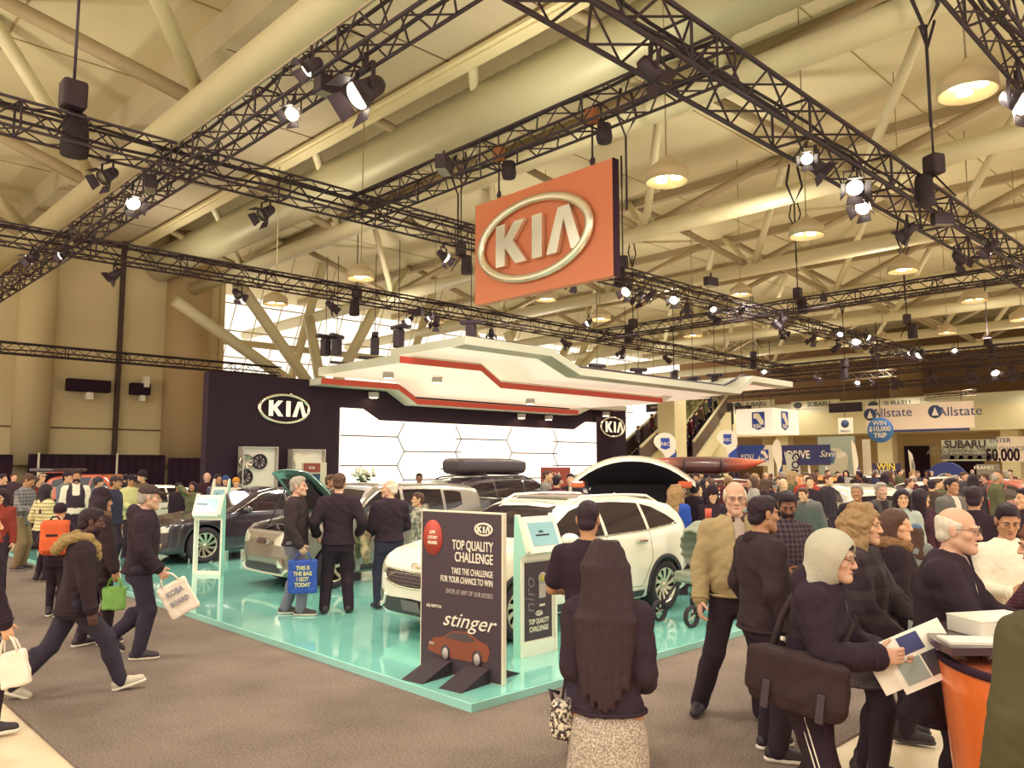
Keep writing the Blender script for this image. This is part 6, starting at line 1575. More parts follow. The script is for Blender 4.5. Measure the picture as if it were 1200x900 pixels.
        if opn:
            lo_, hi_ = tf((0, .1, hem-.1)), tf((0, .1, 1.5)); F.put(rbx((tf((0, .16, (hem+1.5)/2))), (opn, .13, (1.56-hem)/2), .01, R), .012, 's')
        obj_field([F], 'jacket' if off > .018 else 'top', m_, root)
        if lv == 0:
            fr = lambda z: (np.interp(z, [t[0] for t in tt], [t[2] for t in tt])+off*1.0+np.interp(z, [t[0] for t in tt], [t[3] for t in tt])); tloc = lambda x, y, z: PV+R@(V3(x, y, z)-PV)
            zz = [hem-drop+.02+(1.40-hem)*k/10 for k in range(11)]
            if off > .018 and not opn: MB().tube([tloc(0, fr(z)+.002, z) for z in zz], .006, 6).build('zip', mat('zip_tape', '#2b1f27', .5), root)
            zc = hem-drop+.012; rx_, ry_, y_ = np.interp(zc, [t[0] for t in tt], [t[1] for t in tt])+off, np.interp(zc, [t[0] for t in tt], [t[2] for t in tt])+off, np.interp(zc, [t[0] for t in tt], [t[3] for t in tt])
            MB().tube([tloc((rx_+.002)*math.cos(a), y_+(ry_+.002)*math.sin(a), zc) for a in [2*PI*k/32 for k in range(33)]], .012, 6).build('hem_band', m_, root)
            if sl == 'long':
                for i in (0, 1):
                    d = unit(wr[i]-el[i]); u_ = unit(np.cross(d, V3(.3, .9, .2))); w_ = np.cross(d, u_); cc = wr[i]-d*.012; rr = .031+off*.85
                    MB().tube([cc+(u_*math.cos(a)+w_*math.sin(a))*rr for a in [2*PI*k/18 for k in range(19)]], .011, 6).build('cuff', m_, root)
            if off > .018 and not fem:
                for sg in (-1, 1):
                    z0 = 1.0-drop; MB().tube([tloc(sg*x_, fr(z_)*math.sqrt(max(.1, 1-(x_/(.175+off))**2))+.004, z_) for x_, z_ in ((.075, z0+.09), (.10, z0+.03), (.12, z0-.03))], .006, 5).build('pocket_welt', m_, root)
    if vest:
        F = solid([(column([t for t in T2 if t[0] > .9-drop], R, PV, .024), 0)], q['cloth'], .002); F.put(rbx(tf((0, .16, 1.44)), (.055, .14, .16), .02, R), .02, 's')
        obj_field([F], 'waistcoat', fab(vest), root)
    if collar:
        F = Field(nb-.2, nb+.2, q['hair']); F.put(ell(nb+R@V3(0, -.01, .015), (.118, .112, .072), R), 0); F.put(ell(nb+R@V3(0, .01, .08), (.065, .07, .07), R), .01, 's'); F.put(rbx(nb+R@V3(0, .12, .02), (.02, .08, .1), .01, R), .02, 's'); obj_field([F], 'collar', fab(collar), root)
    if fur:
        F = Field(nb-.32, nb+.32, q['hair']); 
        if fur[1] == 'hood':
            LP = [(.07, .125, -.12), (.115, .10, -.03), (.145, .03, .05), (.15, -.06, .06), (.12, -.15, .02), (.06, -.20, -.05), (0, -.215, -.08)]; LP = LP+[(-a, b, c) for a, b, c in LP[-2::-1]]
            for a, c in zip(LP[:-1], LP[1:]): F.put(cone(nb+R@V3(*a), nb+R@V3(*c), .04, .04), .02)
            F.put(ell(nb+R@V3(0, -.10, .0), (.13, .09, .07), R), .02, 's')
        else:
            for k in range(12):
                a = 2*PI*k/12; F.put(ell(nb+R@V3(.10*math.cos(a), .10*math.sin(a)-.01, .045-.02*math.sin(a)), (.052, .052, .05)), .03)
        F.wrinkle(.012, 90, 3); obj_field([F], 'fur_trim', fab(fur[0], 1., 60), root)
    # ---- shoes
    if not upper:
        for i in (0, 1):
            Rf = rotz(fyaw[i])@rotx(pit[i]); A = ank[i]-V3(0, 0, .085) if pit[i] == 0 else ank[i]+Rf@V3(0, 0, -.085)
            g = lambda x, y, z: A+Rf@V3(x, y, z)
            pr = [(cone(g(0, -.045, .05), g(0, .06, .05), .043, .045), 0), (cone(g(0, .06, .048), g(0, .165, .036), .044, .036), .02), (cone(g(0, -.012, .07), g(0, -.008, .125), .046, .05), .03)]
            pl_ = lambda x, y, z, A=A, Rf=Rf: -((x-A[0])*Rf[0, 2]+(y-A[1])*Rf[1, 2]+(z-A[2])*Rf[2, 2])+.012
            F = solid(pr, q['shoe'], 0, 30, [(pl_, .01)])
            so = obj_field([F], 'shoe', mat('shoe_'+shoes[0].strip('#'), shoes[0], .6, bump=.1), root)
            if lv < 3 and shoes[1]:
                pr2 = [(cone(g(0, -.045, .02), g(0, .06, .02), .047, .050), 0), (cone(g(0, .06, .02), g(0, .168, .02), .049, .041), .02)]
                p2 = lambda x, y, z, A=A, Rf=Rf: np.abs((x-A[0])*Rf[0, 2]+(y-A[1])*Rf[1, 2]+(z-A[2])*Rf[2, 2]-.014)-.013
                F = solid(pr2, min(q['shoe'], .011), 0, 30, [(p2, .006)]); obj_field([F], 'sole', mat('sole_'+shoes[1].strip('#'), shoes[1], .6), so)
    # ---- hair, hats
    hk, hcx = hair; hm = hairm(hcx)
    def hl(tabz, sgn=1.):
        def fn(x, y, z):
            dx, dy, dz_ = x-hc[0], y-hc[1], z-hc[2]
            ly = Rh[0, 1]*dx+Rh[1, 1]*dy+Rh[2, 1]*dz_; lz = Rh[0, 2]*dx+Rh[1, 2]*dy+Rh[2, 2]*dz_
            return sgn*(np.interp(ly, [t[0] for t in tabz], [t[1] for t in tabz])-lz)*.7
        return fn
    LINE = [(-.13, -.085), (-.06, -.075), (-.015, -.03), (.028, -.005), (.055, .062), (.09, .076)]
    hf = None
    if hk != 'none':
        big = .24 if hk in ('short', 'bald', 'flat') else .55
        lo, hi = hc-V3(.24, .26, big if hk in ('short', 'bald', 'flat') else .95), hc+V3(.24, .26, .24)
        hf = Field(lo, hi, q['hair'] if hk in ('short', 'bald', 'flat', 'bob') else max(q['hair'], .009))
        if hk == 'short': hf.put(ell(hp(0, -.016, .044), (.0855, .104, .088), Rh), 0); hf.put(ell(hp(0, .03, .095), (.06, .055, .03), Rh), .03); hf.put(ell(hp(0, -.052, -.03), (.068, .062, .062), Rh), .02); hf.wrinkle(.005, 120, 2); hf.cut(hl(LINE), .006)
        elif hk == 'flat': hf.put(ell(hp(0, -.016, .05), (.083, .10, .086), Rh), 0); hf.put(ell(hp(0, .015, .105), (.055, .07, .035), Rh), .04); hf.put(ell(hp(0, -.05, -.03), (.066, .06, .062), Rh), .02); hf.wrinkle(.004, 130, 5); hf.cut(hl(LINE), .006)
        elif hk == 'bald': hf.put(ell(hp(0, -.018, .034), (.086, .102, .088), Rh), 0); hf.put(ell(hp(0, -.052, -.03), (.07, .062, .06), Rh), .02); hf.wrinkle(.004, 120, 4); hf.cut(hl([(-.13, -.085), (-.06, -.075), (-.015, -.04), (.03, -.01), (.05, .2)]), .006); hf.cut(hl([(-.13, .075), (-.05, .07), (.0, .055), (.05, .04)], -1.), .01)
        elif hk in ('long', 'verylong', 'bob', 'pony'):
            L = {'long': .38, 'verylong': .64, 'bob': .27, 'pony': .1}[hk]
            hf.put(ell(hp(0, -.02, .042), (.092, .112, .094), Rh), 0)
            if hk == 'pony': hf.put(cone(hp(0, -.12, .05), hp(0, -.17, -.28), .04, .015), .02)
            bz = V3(0, 0, 1.)
            for xo in (() if hk == 'verylong' else (-.062, 0, .062)):
                st = (hc+R@V3(xo, -.075, .0)) if L > .5 else hp(xo, -.055, .0); en = st+R@V3(xo*.25, -.06-.05*(L > .4), -L); hf.put(cone(st, en, .062, .045 if L < .5 else .055), .05)
            for sg in ((-1, 1) if hk != 'verylong' else ()):
                st = hp(sg*.075, -.005, .03); en = st+R@V3(sg*.012, .0, -L*.85); hf.put(cone(st, en, .032, .030), .03)
            if hk == 'verylong':
                for k in range(19):
                    t = k/18*2-1; a = PI*(1.5+.62*t); ca, sa = math.cos(a), math.sin(a); jit = .5+.5*math.sin(k*2.3)
                    p0, p1 = hp(.05*ca, .06*sa-.01, .118), hp(.096*ca, .122*sa-.012, .0)
                    p2 = hc+R@V3(.135*t, -.16+.05*t*t, -.26); p3 = hc+R@V3(.115*t+.012*math.sin(k*1.9), -.185+.03*t*t, -.60-.10*(1-t*t)+.05*jit)
                    hf.put(cone(p0, p1, .026, .030), .012); hf.put(cone(p1, p2, .030, .034), .012); hf.put(cone(p2, p3, .034, .012), .012)
            if hk == 'bob':
                for k in range(15):
                    a = PI*(.86+1.28*k/14); ca, sa = math.cos(a), math.sin(a); jit = .012*math.sin(k*2.7)
                    p0, p1, p2 = hp(.055*ca, .06*sa-.01, .115), hp(.1*ca, .118*sa-.02, .0+jit), hp((.108+jit)*ca, .118*sa-.02, -.20+jit*2)
                    hf.put(cone(p0, p1, .026, .032), .012); hf.put(cone(p1, p2, .032, .022), .01)
            hf.wrinkle(.003 if hk != 'bob' else .017, 46, 7 if hk != 'bob' else 11)
            hf.put(ell(hp(0, .105, -.045), (.058, .088, .10), Rh), .012, 's'); hf.put(ell(hp(0, .12, .02), (.05, .06, .05), Rh), .015, 's')
        obj_field([hf], 'hair', hm, root)
    if beard:
        F = Field(hc-.16, hc+.16, q['hair']); F.put(ell(hp(0, .03, -.072), (.064, .072, .062), Rh), 0); F.put(ell(hp(0, .09, -.055), (.03, .02, .02), Rh), .01); F.put(ell(hp(0, .11, -.068), (.022, .022, .008), Rh), .004, 's'); F.put(ell(hp(0, .07, -.005), (.07, .07, .038), Rh), .01, 's'); F.wrinkle(.003, 150, 2); obj_field([F], 'beard', hairm(beard), root)
    if hat:
        hk2, hcol = hat; F = Field(hc-.24, hc+.24, q['hair'])
        if hk2 == 'cap':
            F.put(ell(hp(0, -.012, .052), (.092, .108, .085), Rh), 0); F.cut(hl([(-.13, .02), (.1, .05)]), .01); F.put(ell(hp(0, .125, .052), (.068, .075, .012), Rh), .012)
        elif hk2 in ('beanie', 'toque'):
            F.put(ell(hp(0, -.012, .055), (.097, .114, .10 if hk2 == 'beanie' else .12), Rh), 0); F.cut(hl([(-.13, -.03), (.1, .035)]), .012); F.put(ell(hp(0, -.005, .022), (.101, .118, .028), rotx(.25)@Rh), .008)
            if hk2 == 'toque': F.wrinkle(.008, 70, 3)
        elif hk2 == 'hood':
            F.put(ell(hp(0, -.026, .026), (.118, .138, .132), Rh), 0); F.put(cone(hp(0, -.05, -.08), nb+R@V3(0, -.05, .02), .10, .105), .06); F.put(ell(hp(0, .105, -.03), (.080, .115, .112), Rh), .012, 's'); F.put(ell(hp(0, .0, .0), (.086, .104, .10), Rh), .01, 's')
        obj_field([F], 'hood' if hk2 == 'hood' else 'hat', fab(hcol, .25, 40), root)
        if hk2 == 'hood' and lv < 2:
            F = Field(hc-.2, hc+.2, q['hair']); F.put(ell(hp(0, -.008, .045), (.086, .104, .09), Rh), 0); F.cut(hl([(-.13, .0), (.1, .06)]), .01); obj_field([F], 'cap_band', fab('#33242c'), root)
    # ---- face details
    if face and lv < 2:
        b = MB()
        for sg in (-1, 1): b.ball((0, 0, 0), (.0108, .0108, .0108), 12, Matrix.Translation(hp(sg*.031, .0808, .006)))
        eo = b.build('eye', mat('eye_white', '#9c8c82', .4), root)
        b = MB()
        for sg in (-1, 1): b.ball((0, 0, 0), (.0072, .0066, .0072), 10, Matrix.Translation(hp(sg*.0308, .0866, .0055)))
        b.build('iris', mat('dark_iris', '#3b2a28', .15), eo)
        for sg in (-1, 1): MB().tube([hp(sg*.014, .0985, .022), hp(sg*.03, .0965, .029), hp(sg*.048, .083, .024)], [.0035, .0042, .0025], 6).build('eyebrow', hairm(hcx if hk != 'none' else 'grey'), root)
        b = MB(); b.tube([hp(-.022, .0895, -.0685), hp(-.01, .0965, -.0675), hp(0, .0975, -.069), hp(.01, .0965, -.0675), hp(.022, .0895, -.0685)], [.002, .0045, .004, .0045, .002], 6); b.build('mouth', mat('lip_'+skin, {'fair': '#a8604f', 'pink': '#a05a4c', 'tan': '#7d4a40', 'brown': '#5f3a35', 'dark': '#4a2e2e'}[skin], .4), root)
    if glasses:
        b = MB()
        for sg in (-1, 1):
            b.tube([hp(sg*.032+.021*math.cos(a), .111-.004*abs(math.cos(a)), .004+.016*math.sin(a)) for a in [2*PI*k/16 for k in range(17)]], .0016, 5, caps=False)
            b.tube([hp(sg*.053, .107, .008), hp(sg*.075, .05, .012), hp(sg*.082, -.01, .005)], .0017, 5)
        b.tube([hp(-.011, .112, .006), hp(.011, .112, .006)], .0016, 5); b.build('eyeglasses', mat('thin_metal_frame', '#5b4a44', .3, .7), root)
    mw = Matrix.Translation(loc) @ Matrix.Rotation(rz, 4, 'Z') @ Matrix.Scale(s, 4)
    info = dict(root=root, mw=mw, hand=[mw @ Vector(h[0]+h[1]*.085+h[2]*.02) for h in hands], hands=hands, rz=rz, s=s, tf=lambda *v: mw @ Vector(tf(v)), hp=lambda *v: mw @ Vector(hp(*v)), hip=[mw @ Vector(h) for h in hips], R=R)
    PEOPLE.append(info); return info
def ground(px, D, z=0.): r = ray(px, 545); return Vector((FW[0]*D+RT[0]*(px-600)/FPX*D, FW[1]*D+RT[1]*(px-600)/FPX*D, z))
# ================================================================ the visitors, nearest first
BLK = '#362731'
# long-haired woman in front
P1 = person(ground(708, 3.95), 172, 1.61, 'woman with very long dark hair, black jacket and pale grey skirt, seen from behind', 'tan', 0, True, head=(25, 0), top=('#35262f', .026, .90), pants=None, skirt=('#b9a893', .50, .02, mat_pattern('flecked_grey_knit', '#c6b6a2', '#8b7a70', scale=120, kind='camo')), hair=('verylong', 'dark'), face=False, larm=(-.14, .20, 1.0), rarm=(.18, .20, 1.0), lean=2, elbow=((.25, -1, -.8), (-.25, -1, -.8)), shoes=('#33262d', None))
# man in the black T-shirt
P2 = person(ground(688, 5.75), 178, 1.72, 'young man in a black T-shirt, short dark hair, seen from behind at the kiosk', 'tan', 0, head=(12, 8), top=('#33242e', .014, .86, 'short'), pants=('#3a2d3a', .014), hair=('flat', 'black'), face=False, larm=(-.20, .30, 1.08, 'up'), rarm=(.15, .30, 1.08, 'up'), shoes=('#33262d', '#5a4a48'))
# tan jacket man
P3 = person(ground(858, 6.6), 18, 1.875, 'bald older man in a tan zip jacket and black trousers, facing the camera', 'pink', 0, head=(12, 4), top=('#a58f67', .034, .90, 'long', None, .045), shirt=('#b5a090', .016), collar='#4a3a36', pants=('#33262d', .016), hair=('bald', 'white'), glasses=True, legs=((-.02+.30, -.10, -.5), (-.12, .12, .1)), rarm=(.30, .06, .88), belly=.03, shoes=('#2f2329', None), rcurl=.6)
# dark jacket man
P4 = person(ground(888, 5.75), 118, 1.77, 'man in a dark brown jacket and black trousers, looking right, holding a clear bottle', 'tan', 0, head=(-2, 2), top=('#3a2b2e', .034, .84), pants=('#33262f', .018), hair=('short', 'black'), legs=((.13, .0, -.5), (-.11, .06, .1)), rarm=(.27, .05, .90), larm=(-.27, .10, .92), collar='#30232a', shoes=('#2f2329', '#e6d8c4'), rcurl=1.0, belly=.02)
# hooded woman with magazine
P5 = person(ground(934, 4.3), 72, 1.655, 'woman in a pale grey hood and black coat, holding an open magazine', 'pink', 0, True, lean=13, head=(4, 2), top=('#33252e', .04, .80, 'long', None, 0., .013), pants=('#30232c', .02), hat=('hood', '#b9b09c'), hair=('none', 'black'), glasses=True, rarm=(.10, .40, 1.13, 'in'), larm=(-.12, .42, 1.10, 'in'), rcurl=.8, lcurl=.8, hoodback=True, shoes=('#2f2329', '#4a3c3c'), stripe=True, legs=((.1, .05), (-.1, -.1)))
# blonde woman
P6 = person(ground(1003, 5.3), 80, 1.725, 'woman with wavy shoulder-length blonde hair and a black checked coat', 'fair', 0, True, head=(8, 4), top=('#33242c', .045, .62, 'long', mat_pattern('black_check_coat', '#30222a', '#463a3c', scale=2.2, kind='plaid')), pants=('#30232c', .01), hair=('bob', 'blond'), larm=(-.1, .32, .98), rarm=(.22, .22, .95), shoes=('#2f2329', '#3a2c30'), legs=((.1, .05), (-.08, -.06)))
# dark coat with fur collar behind her
P7 = person(ground(1042, 6.1), 95, 1.66, 'person in a long black coat with a brown fur collar beside the blonde woman', 'fair', 0, True, head=(30, 0), top=('#32242b', .04, .72), pants=('#30232c', .012), hair=('long', 'brown'), fur=('#8f6a48', 'collar'), rarm=(.24, .12, .90), face=False, shoes=('#2f2329', '#3a2c30'))
# man in black overcoat at the counter
P8 = person(ground(1088, 4.6), 82, 1.765, 'bald white-haired man with glasses and a black overcoat, leaning at the orange counter', 'pink', 0, lean=8, head=(6, 2), top=('#32242c', .036, .58, 'long', None, .03), pants=('#30232c', .014), hair=('bald', 'white'), glasses=True, rarm=(.16, .42, 1.06, 'in'), larm=(-.14, .45, 1.08, 'in'), shirt=('#b9aca0', .024), shoes=('#2f2329', None), belly=.03)
P9 = person(ground(1172, 6.1), 25, 1.69, 'young man in a white sweatshirt, looking down, behind the orange counter', 'tan', 0, head=(10, 18), top=('#ecdfc8', .0178, .86), pants=('#8d8f98', .014), hair=('flat', 'black'), rarm=(.12, .28, 1.12, 'in'), larm=(-.2, .2, 1.05), shoes=('#33262d', '#e6d8c4'))
P10 = person(ground(1212, 4.75), -80, 1.64, 'woman in a striped purple sweater with auburn hair at the right edge behind the counter', 'fair', 0, True, head=(0, 10), top=('#5a2f3c', .018, .88, 'long', mat_pattern('purple_stripe_knit', '#5d303f', '#40222f', scale=14, kind='stripe')), pants=('#30232c', .012), hair=('bob', 'auburn'), rarm=(.10, .40, 1.10, 'down'), larm=(-.06, .36, 1.2, 'down'), shoes=('#2f2329', None))
P11 = person(ground(1246, 2.9), -150, 1.74, 'person in an olive green jacket cut by the right edge of the picture', 'fair', 0, head=(0, 8), top=('#4f4a33', .045, .82), pants=('#3b3036', .014), hair=('short', 'brown'), face=False, larm=(-.27, .04, .88), rarm=(.25, .1, .9), shoes=('#2f2329', None))
# bearded man in plaid
P12 = person(ground(918, 7.5), 28, 1.75, 'bearded man in a dark plaid shirt with a brown bag strap, looking down', 'brown', 0, head=(22, 26), top=('#3a2b33', .022, .84, 'long', mat_pattern('dark_plaid', '#33252e', '#5b4a52', scale=7)), pants=('#35303f', .014), hair=('short', 'black'), beard='black', rarm=(.16, .26, 1.05), larm=(-.12, .28, 1.05), shoes=('#2f2329', None))
# left side walkers
P13 = person(ground(100, 7.2), 92, 1.69, 'man striding right in a dark jacket with a tan fur hood, jeans and pale trainers', 'dark', 0, lean=6, head=(0, 6), top=('#36282e', .032, .80), pants=('#3d3642', .014), hair=('short', 'black'), stride=(.40, -.46), fur=('#a78a5c', 'hood'), rarm=(.25, .12, .84), larm=(-.26, -.05, .86), shoes=('#cbbda5', '#e8dcc8'), beard='black')
P14 = person(ground(172, 8.5), 88, 1.78, 'man in a grey cap, dark jacket and jeans, walking right with a white carrier bag', 'pink', 0, lean=3, head=(0, 4), top=('#34262e', .036, .86), pants=('#3b3340', .016), hair=('bald', 'grey'), hat=('cap', '#4c3b38'), stride=(.02, -.25, 0, .10), rarm=(.26, .18, .92), hoodback=True, shoes=('#3a2d33', '#cfc0aa'), rcurl=1.1)
P15 = person(ground(122, 9.1), 112, 1.70, 'woman in a black knit hat and dark coat, half hidden behind the striding man', 'tan', 1, True, top=('#3a2b2f', .04, .72), pants=('#33262f', .012), hat=('toque', '#33242c'), hair=('long', 'black'), stride=(.1, -.12), rarm=(.24, .1, .86), fur=('#7d6048', 'collar'), shoes=('#33262d', '#d8c9b4'))
P16 = person(ground(76, 10.8), 165, 1.47, 'girl in a black hat and black trousers with an orange backpack, seen from behind', 'fair', 1, True, top=('#382a33', .026, .88), pants=('#2f222a', .006), hat=('beanie', '#33252d'), hair=('none', 'black'), scarf='#4a4a3c', collar='#46463a', shoes=('#33262d', '#e6dac6'), larm=(-.2, .12, 1.0), rarm=(.2, .15, 1.0), face=False, legs=((.06, -.05), (-.09, .06)))
P17 = person(ground(-12, 6.1), 100, 1.66, 'person in a dark coat cut by the left edge, carrying a white bag', 'fair', 0, top=('#33252e', .038, .76), pants=('#33262f', .014), hair=('short', 'black'), stride=(.12, -.15), rarm=(.25, .14, .88), shoes=('#33262d', '#e8dcc8'), face=False, rcurl=1.)
# on the platform
P18 = person(ground(350, 10.55, PZ), 80, 1.77, 'man in a dark jacket and jeans holding a blue carrier bag, before the open bonnet', 'pink', 0, head=(6, 0), top=('#3a2d30', .036, .88), pants=('#77737d', .016), hair=('short', 'grey'), rarm=(.26, .10, .90), collar='#8a7c6a', shoes=('#4a3a3a', '#d8c9b6'), stride=(.10, -.12), rcurl=1.1)
P19 = person(ground(399, 10.65, PZ), 180, 1.81, 'man in an all-black suit, hands in pockets, seen from behind on the teal platform', 'pink', 0, head=(8, 6), top=('#32242d', .03, .86), pants=('#32242d', .016), hair=('short', 'brown'), legs=((.15, 0, -.2), (-.15, .0, .2)), rarm=(.27, .10, .98), larm=(-.27, .10, .98), face=False, shoes=('#2c2027', None))
P20 = person(ground(458, 10.95, PZ), 200, 1.72, 'grey-haired balding man in a black jacket and jeans holding a folded tan coat', 'pink', 0, head=(-60, 0), top=('#33252e', .034, .92), pants=('#3a3547', .016), hair=('bald', 'white'), larm=(-.18, .26, 1.02), rarm=(.2, .26, 1.02), face=False, shoes=('#2c2027', None), legs=((.1, -.04), (-.12, .06)))
P21 = person(ground(492, 12.4, PZ), -75, 1.5, 'woman in a grey patterned hooded top, looking left beside the black jacket man', 'fair', 1, True, head=(0, 0), top=('#9b9482', .04, .8, 'long', mat_pattern('grey_camouflage', '#b3ab97', '#6f6a5c', scale=14, kind='camo')), hair=('short', 'brown'), hoodback=True, shoes=('#2c2027', None))
# middle distance, right of the white car
mids = [
 (790, 12.2, 150, 1.68, 'blonde person in a bright blue jacket, seen from behind at the open tailgate', dict(skin='fair', fem=True, top=('#3350a8', .036, .82), hair=('bob', 'blond'), face=False)),
 (812, 13.0, 170, 1.74, 'man in a black coat seen from behind, next to the bright blue jacket', dict(skin='tan', top=('#32242d', .036, .8), hair=('short', 'black'), face=False)),
 (832, 12.2, 20, 1.66, 'woman in a black hooded coat looking down, behind the stroller', dict(skin='fair', fem=True, head=(0, 15), top=('#33252d', .036, .8), hat=('toque', '#33242c'), hair=('long', 'black'))),
 (814, 15.0, 60, 1.64, 'dark-haired person in black, just behind the woman in the black hooded coat', dict(skin='fair', top=('#3a2b33', .03, .84), hair=('short', 'black'))),
 (668, 17.0, 0, 1.74, 'man in dark suit and pale shirt, facing the camera above the white car roof', dict(skin='fair', top=('#33252d', .03, .8, 'long', None, .03), shirt=('#c9bba6', .014), hair=('short', 'black'))),
 (652, 16.0, 150, 1.72, 'person in a dark red top, seen from behind above the white car roof', dict(skin='fair', top=('#5a2c33', .02, .86), hair=('short', 'black'), face=False)),
 (640, 18.5, 80, 1.8, 'person in grey looking right, beside the small red placard', dict(skin='fair', top=('#857a74', .02, .86), hair=('short', 'brown'))),
 (1001, 11.6, -10, 1.72, 'man in a black jacket over a bright yellow shirt, facing the camera', dict(skin='tan', top=('#33252d', .034, .84, 'long', None, .05), shirt=('#d2cf5e', .02), hair=('short', 'grey'))),
 (1028, 12.0, 30, 1.73, 'older man in a grey green coat beside the man with the yellow shirt', dict(skin='pink', top=('#55504a', .036, .78, 'long', None, .04), shirt=('#3d2f38', .02), hair=('short', 'grey'))),
 (1053, 10.4, 8, 1.68, 'woman in a pale blue-green dress with dark fringe hair and a shoulder strap', dict(skin='fair', fem=True, top=('#b3bcae', .02, .62), pants=('#33262f', .006), hair=('long', 'black'))),
 (1074, 10.9, 40, 1.67, 'woman with long dark hair in a maroon coat, next to the pale dress', dict(skin='fair', fem=True, head=(-80, 0), top=('#4a2c36', .03, .74), hair=('long', 'black'))),
 (1067, 9.6, 170, 1.28, 'child in a grey top and blue knit hat seen from behind, before the pale dress', dict(skin='fair', fem=True, top=('#8d908a', .026, .86), hat=('beanie', '#5a6a80'), hair=('long', 'brown'), face=False)),
 (1110, 12.5, 50, 1.79, 'man in a grey jacket and white shirt under the blue fan arch', dict(skin='tan', top=('#6a6560', .034, .84, 'long', None, .05), shirt=('#d8cbb6', .02), hair=('short', 'black'))),
 (1136, 8.6, 175, 1.76, 'broad man in a black shirt seen from behind, above the white-haired man', dict(skin='tan', top=('#32242d', .02, .86), hair=('short', 'black'), face=False, lv=1)),
 (1198, 9.4, -60, 1.72, 'dark-clothed person cut by the right edge, behind the young man in white', dict(skin='fair', top=('#3a2b33', .03, .8), hair=('short', 'black'))),
 (946, 16.5, 10, 1.76, 'man in black behind the orange car, facing the camera', dict(skin='fair', top=('#33252d', .03, .82), hair=('short', 'brown'))),
 (915, 15.0, 20, 1.74, 'man in a dark suit and white collar in front of the orange car', dict(skin='fair', top=('#33252d', .03, .8, 'long', None, .03), shirt=('#e2d6c2', .016), hair=('bald', 'grey'))),
 (967, 18.0, 60, 1.78, 'tall man in a dark coat with brown hair, right of the orange car', dict(skin='fair', top=('#3a2d35', .03, .8), hair=('short', 'auburn'))),
 (948, 14.0, -30, 1.66, 'person in a grey puffed coat bending over the silver car', dict(skin='fair', lean=22, top=('#6d6a66', .04, .8), hair=('short', 'brown'))),
 (1088, 16.5, 180, 1.7, 'person in dark brown seen from behind, left of the grey jacket man', dict(skin='fair', top=('#4a382f', .03, .8), hair=('short', 'black'), face=False)),
]
for i, (px, D, f, H, lab, kw) in enumerate(mids):
    kw = dict(kw); lv = kw.pop('lv', 1 if D < 11.5 else 2)
    z = PZ if px < 700 else 0
    person(ground(px, D, z), f, H, lab, lv=lv, seed=i, **{**dict(shoes=('#33262d', '#5a4a48')), **kw})
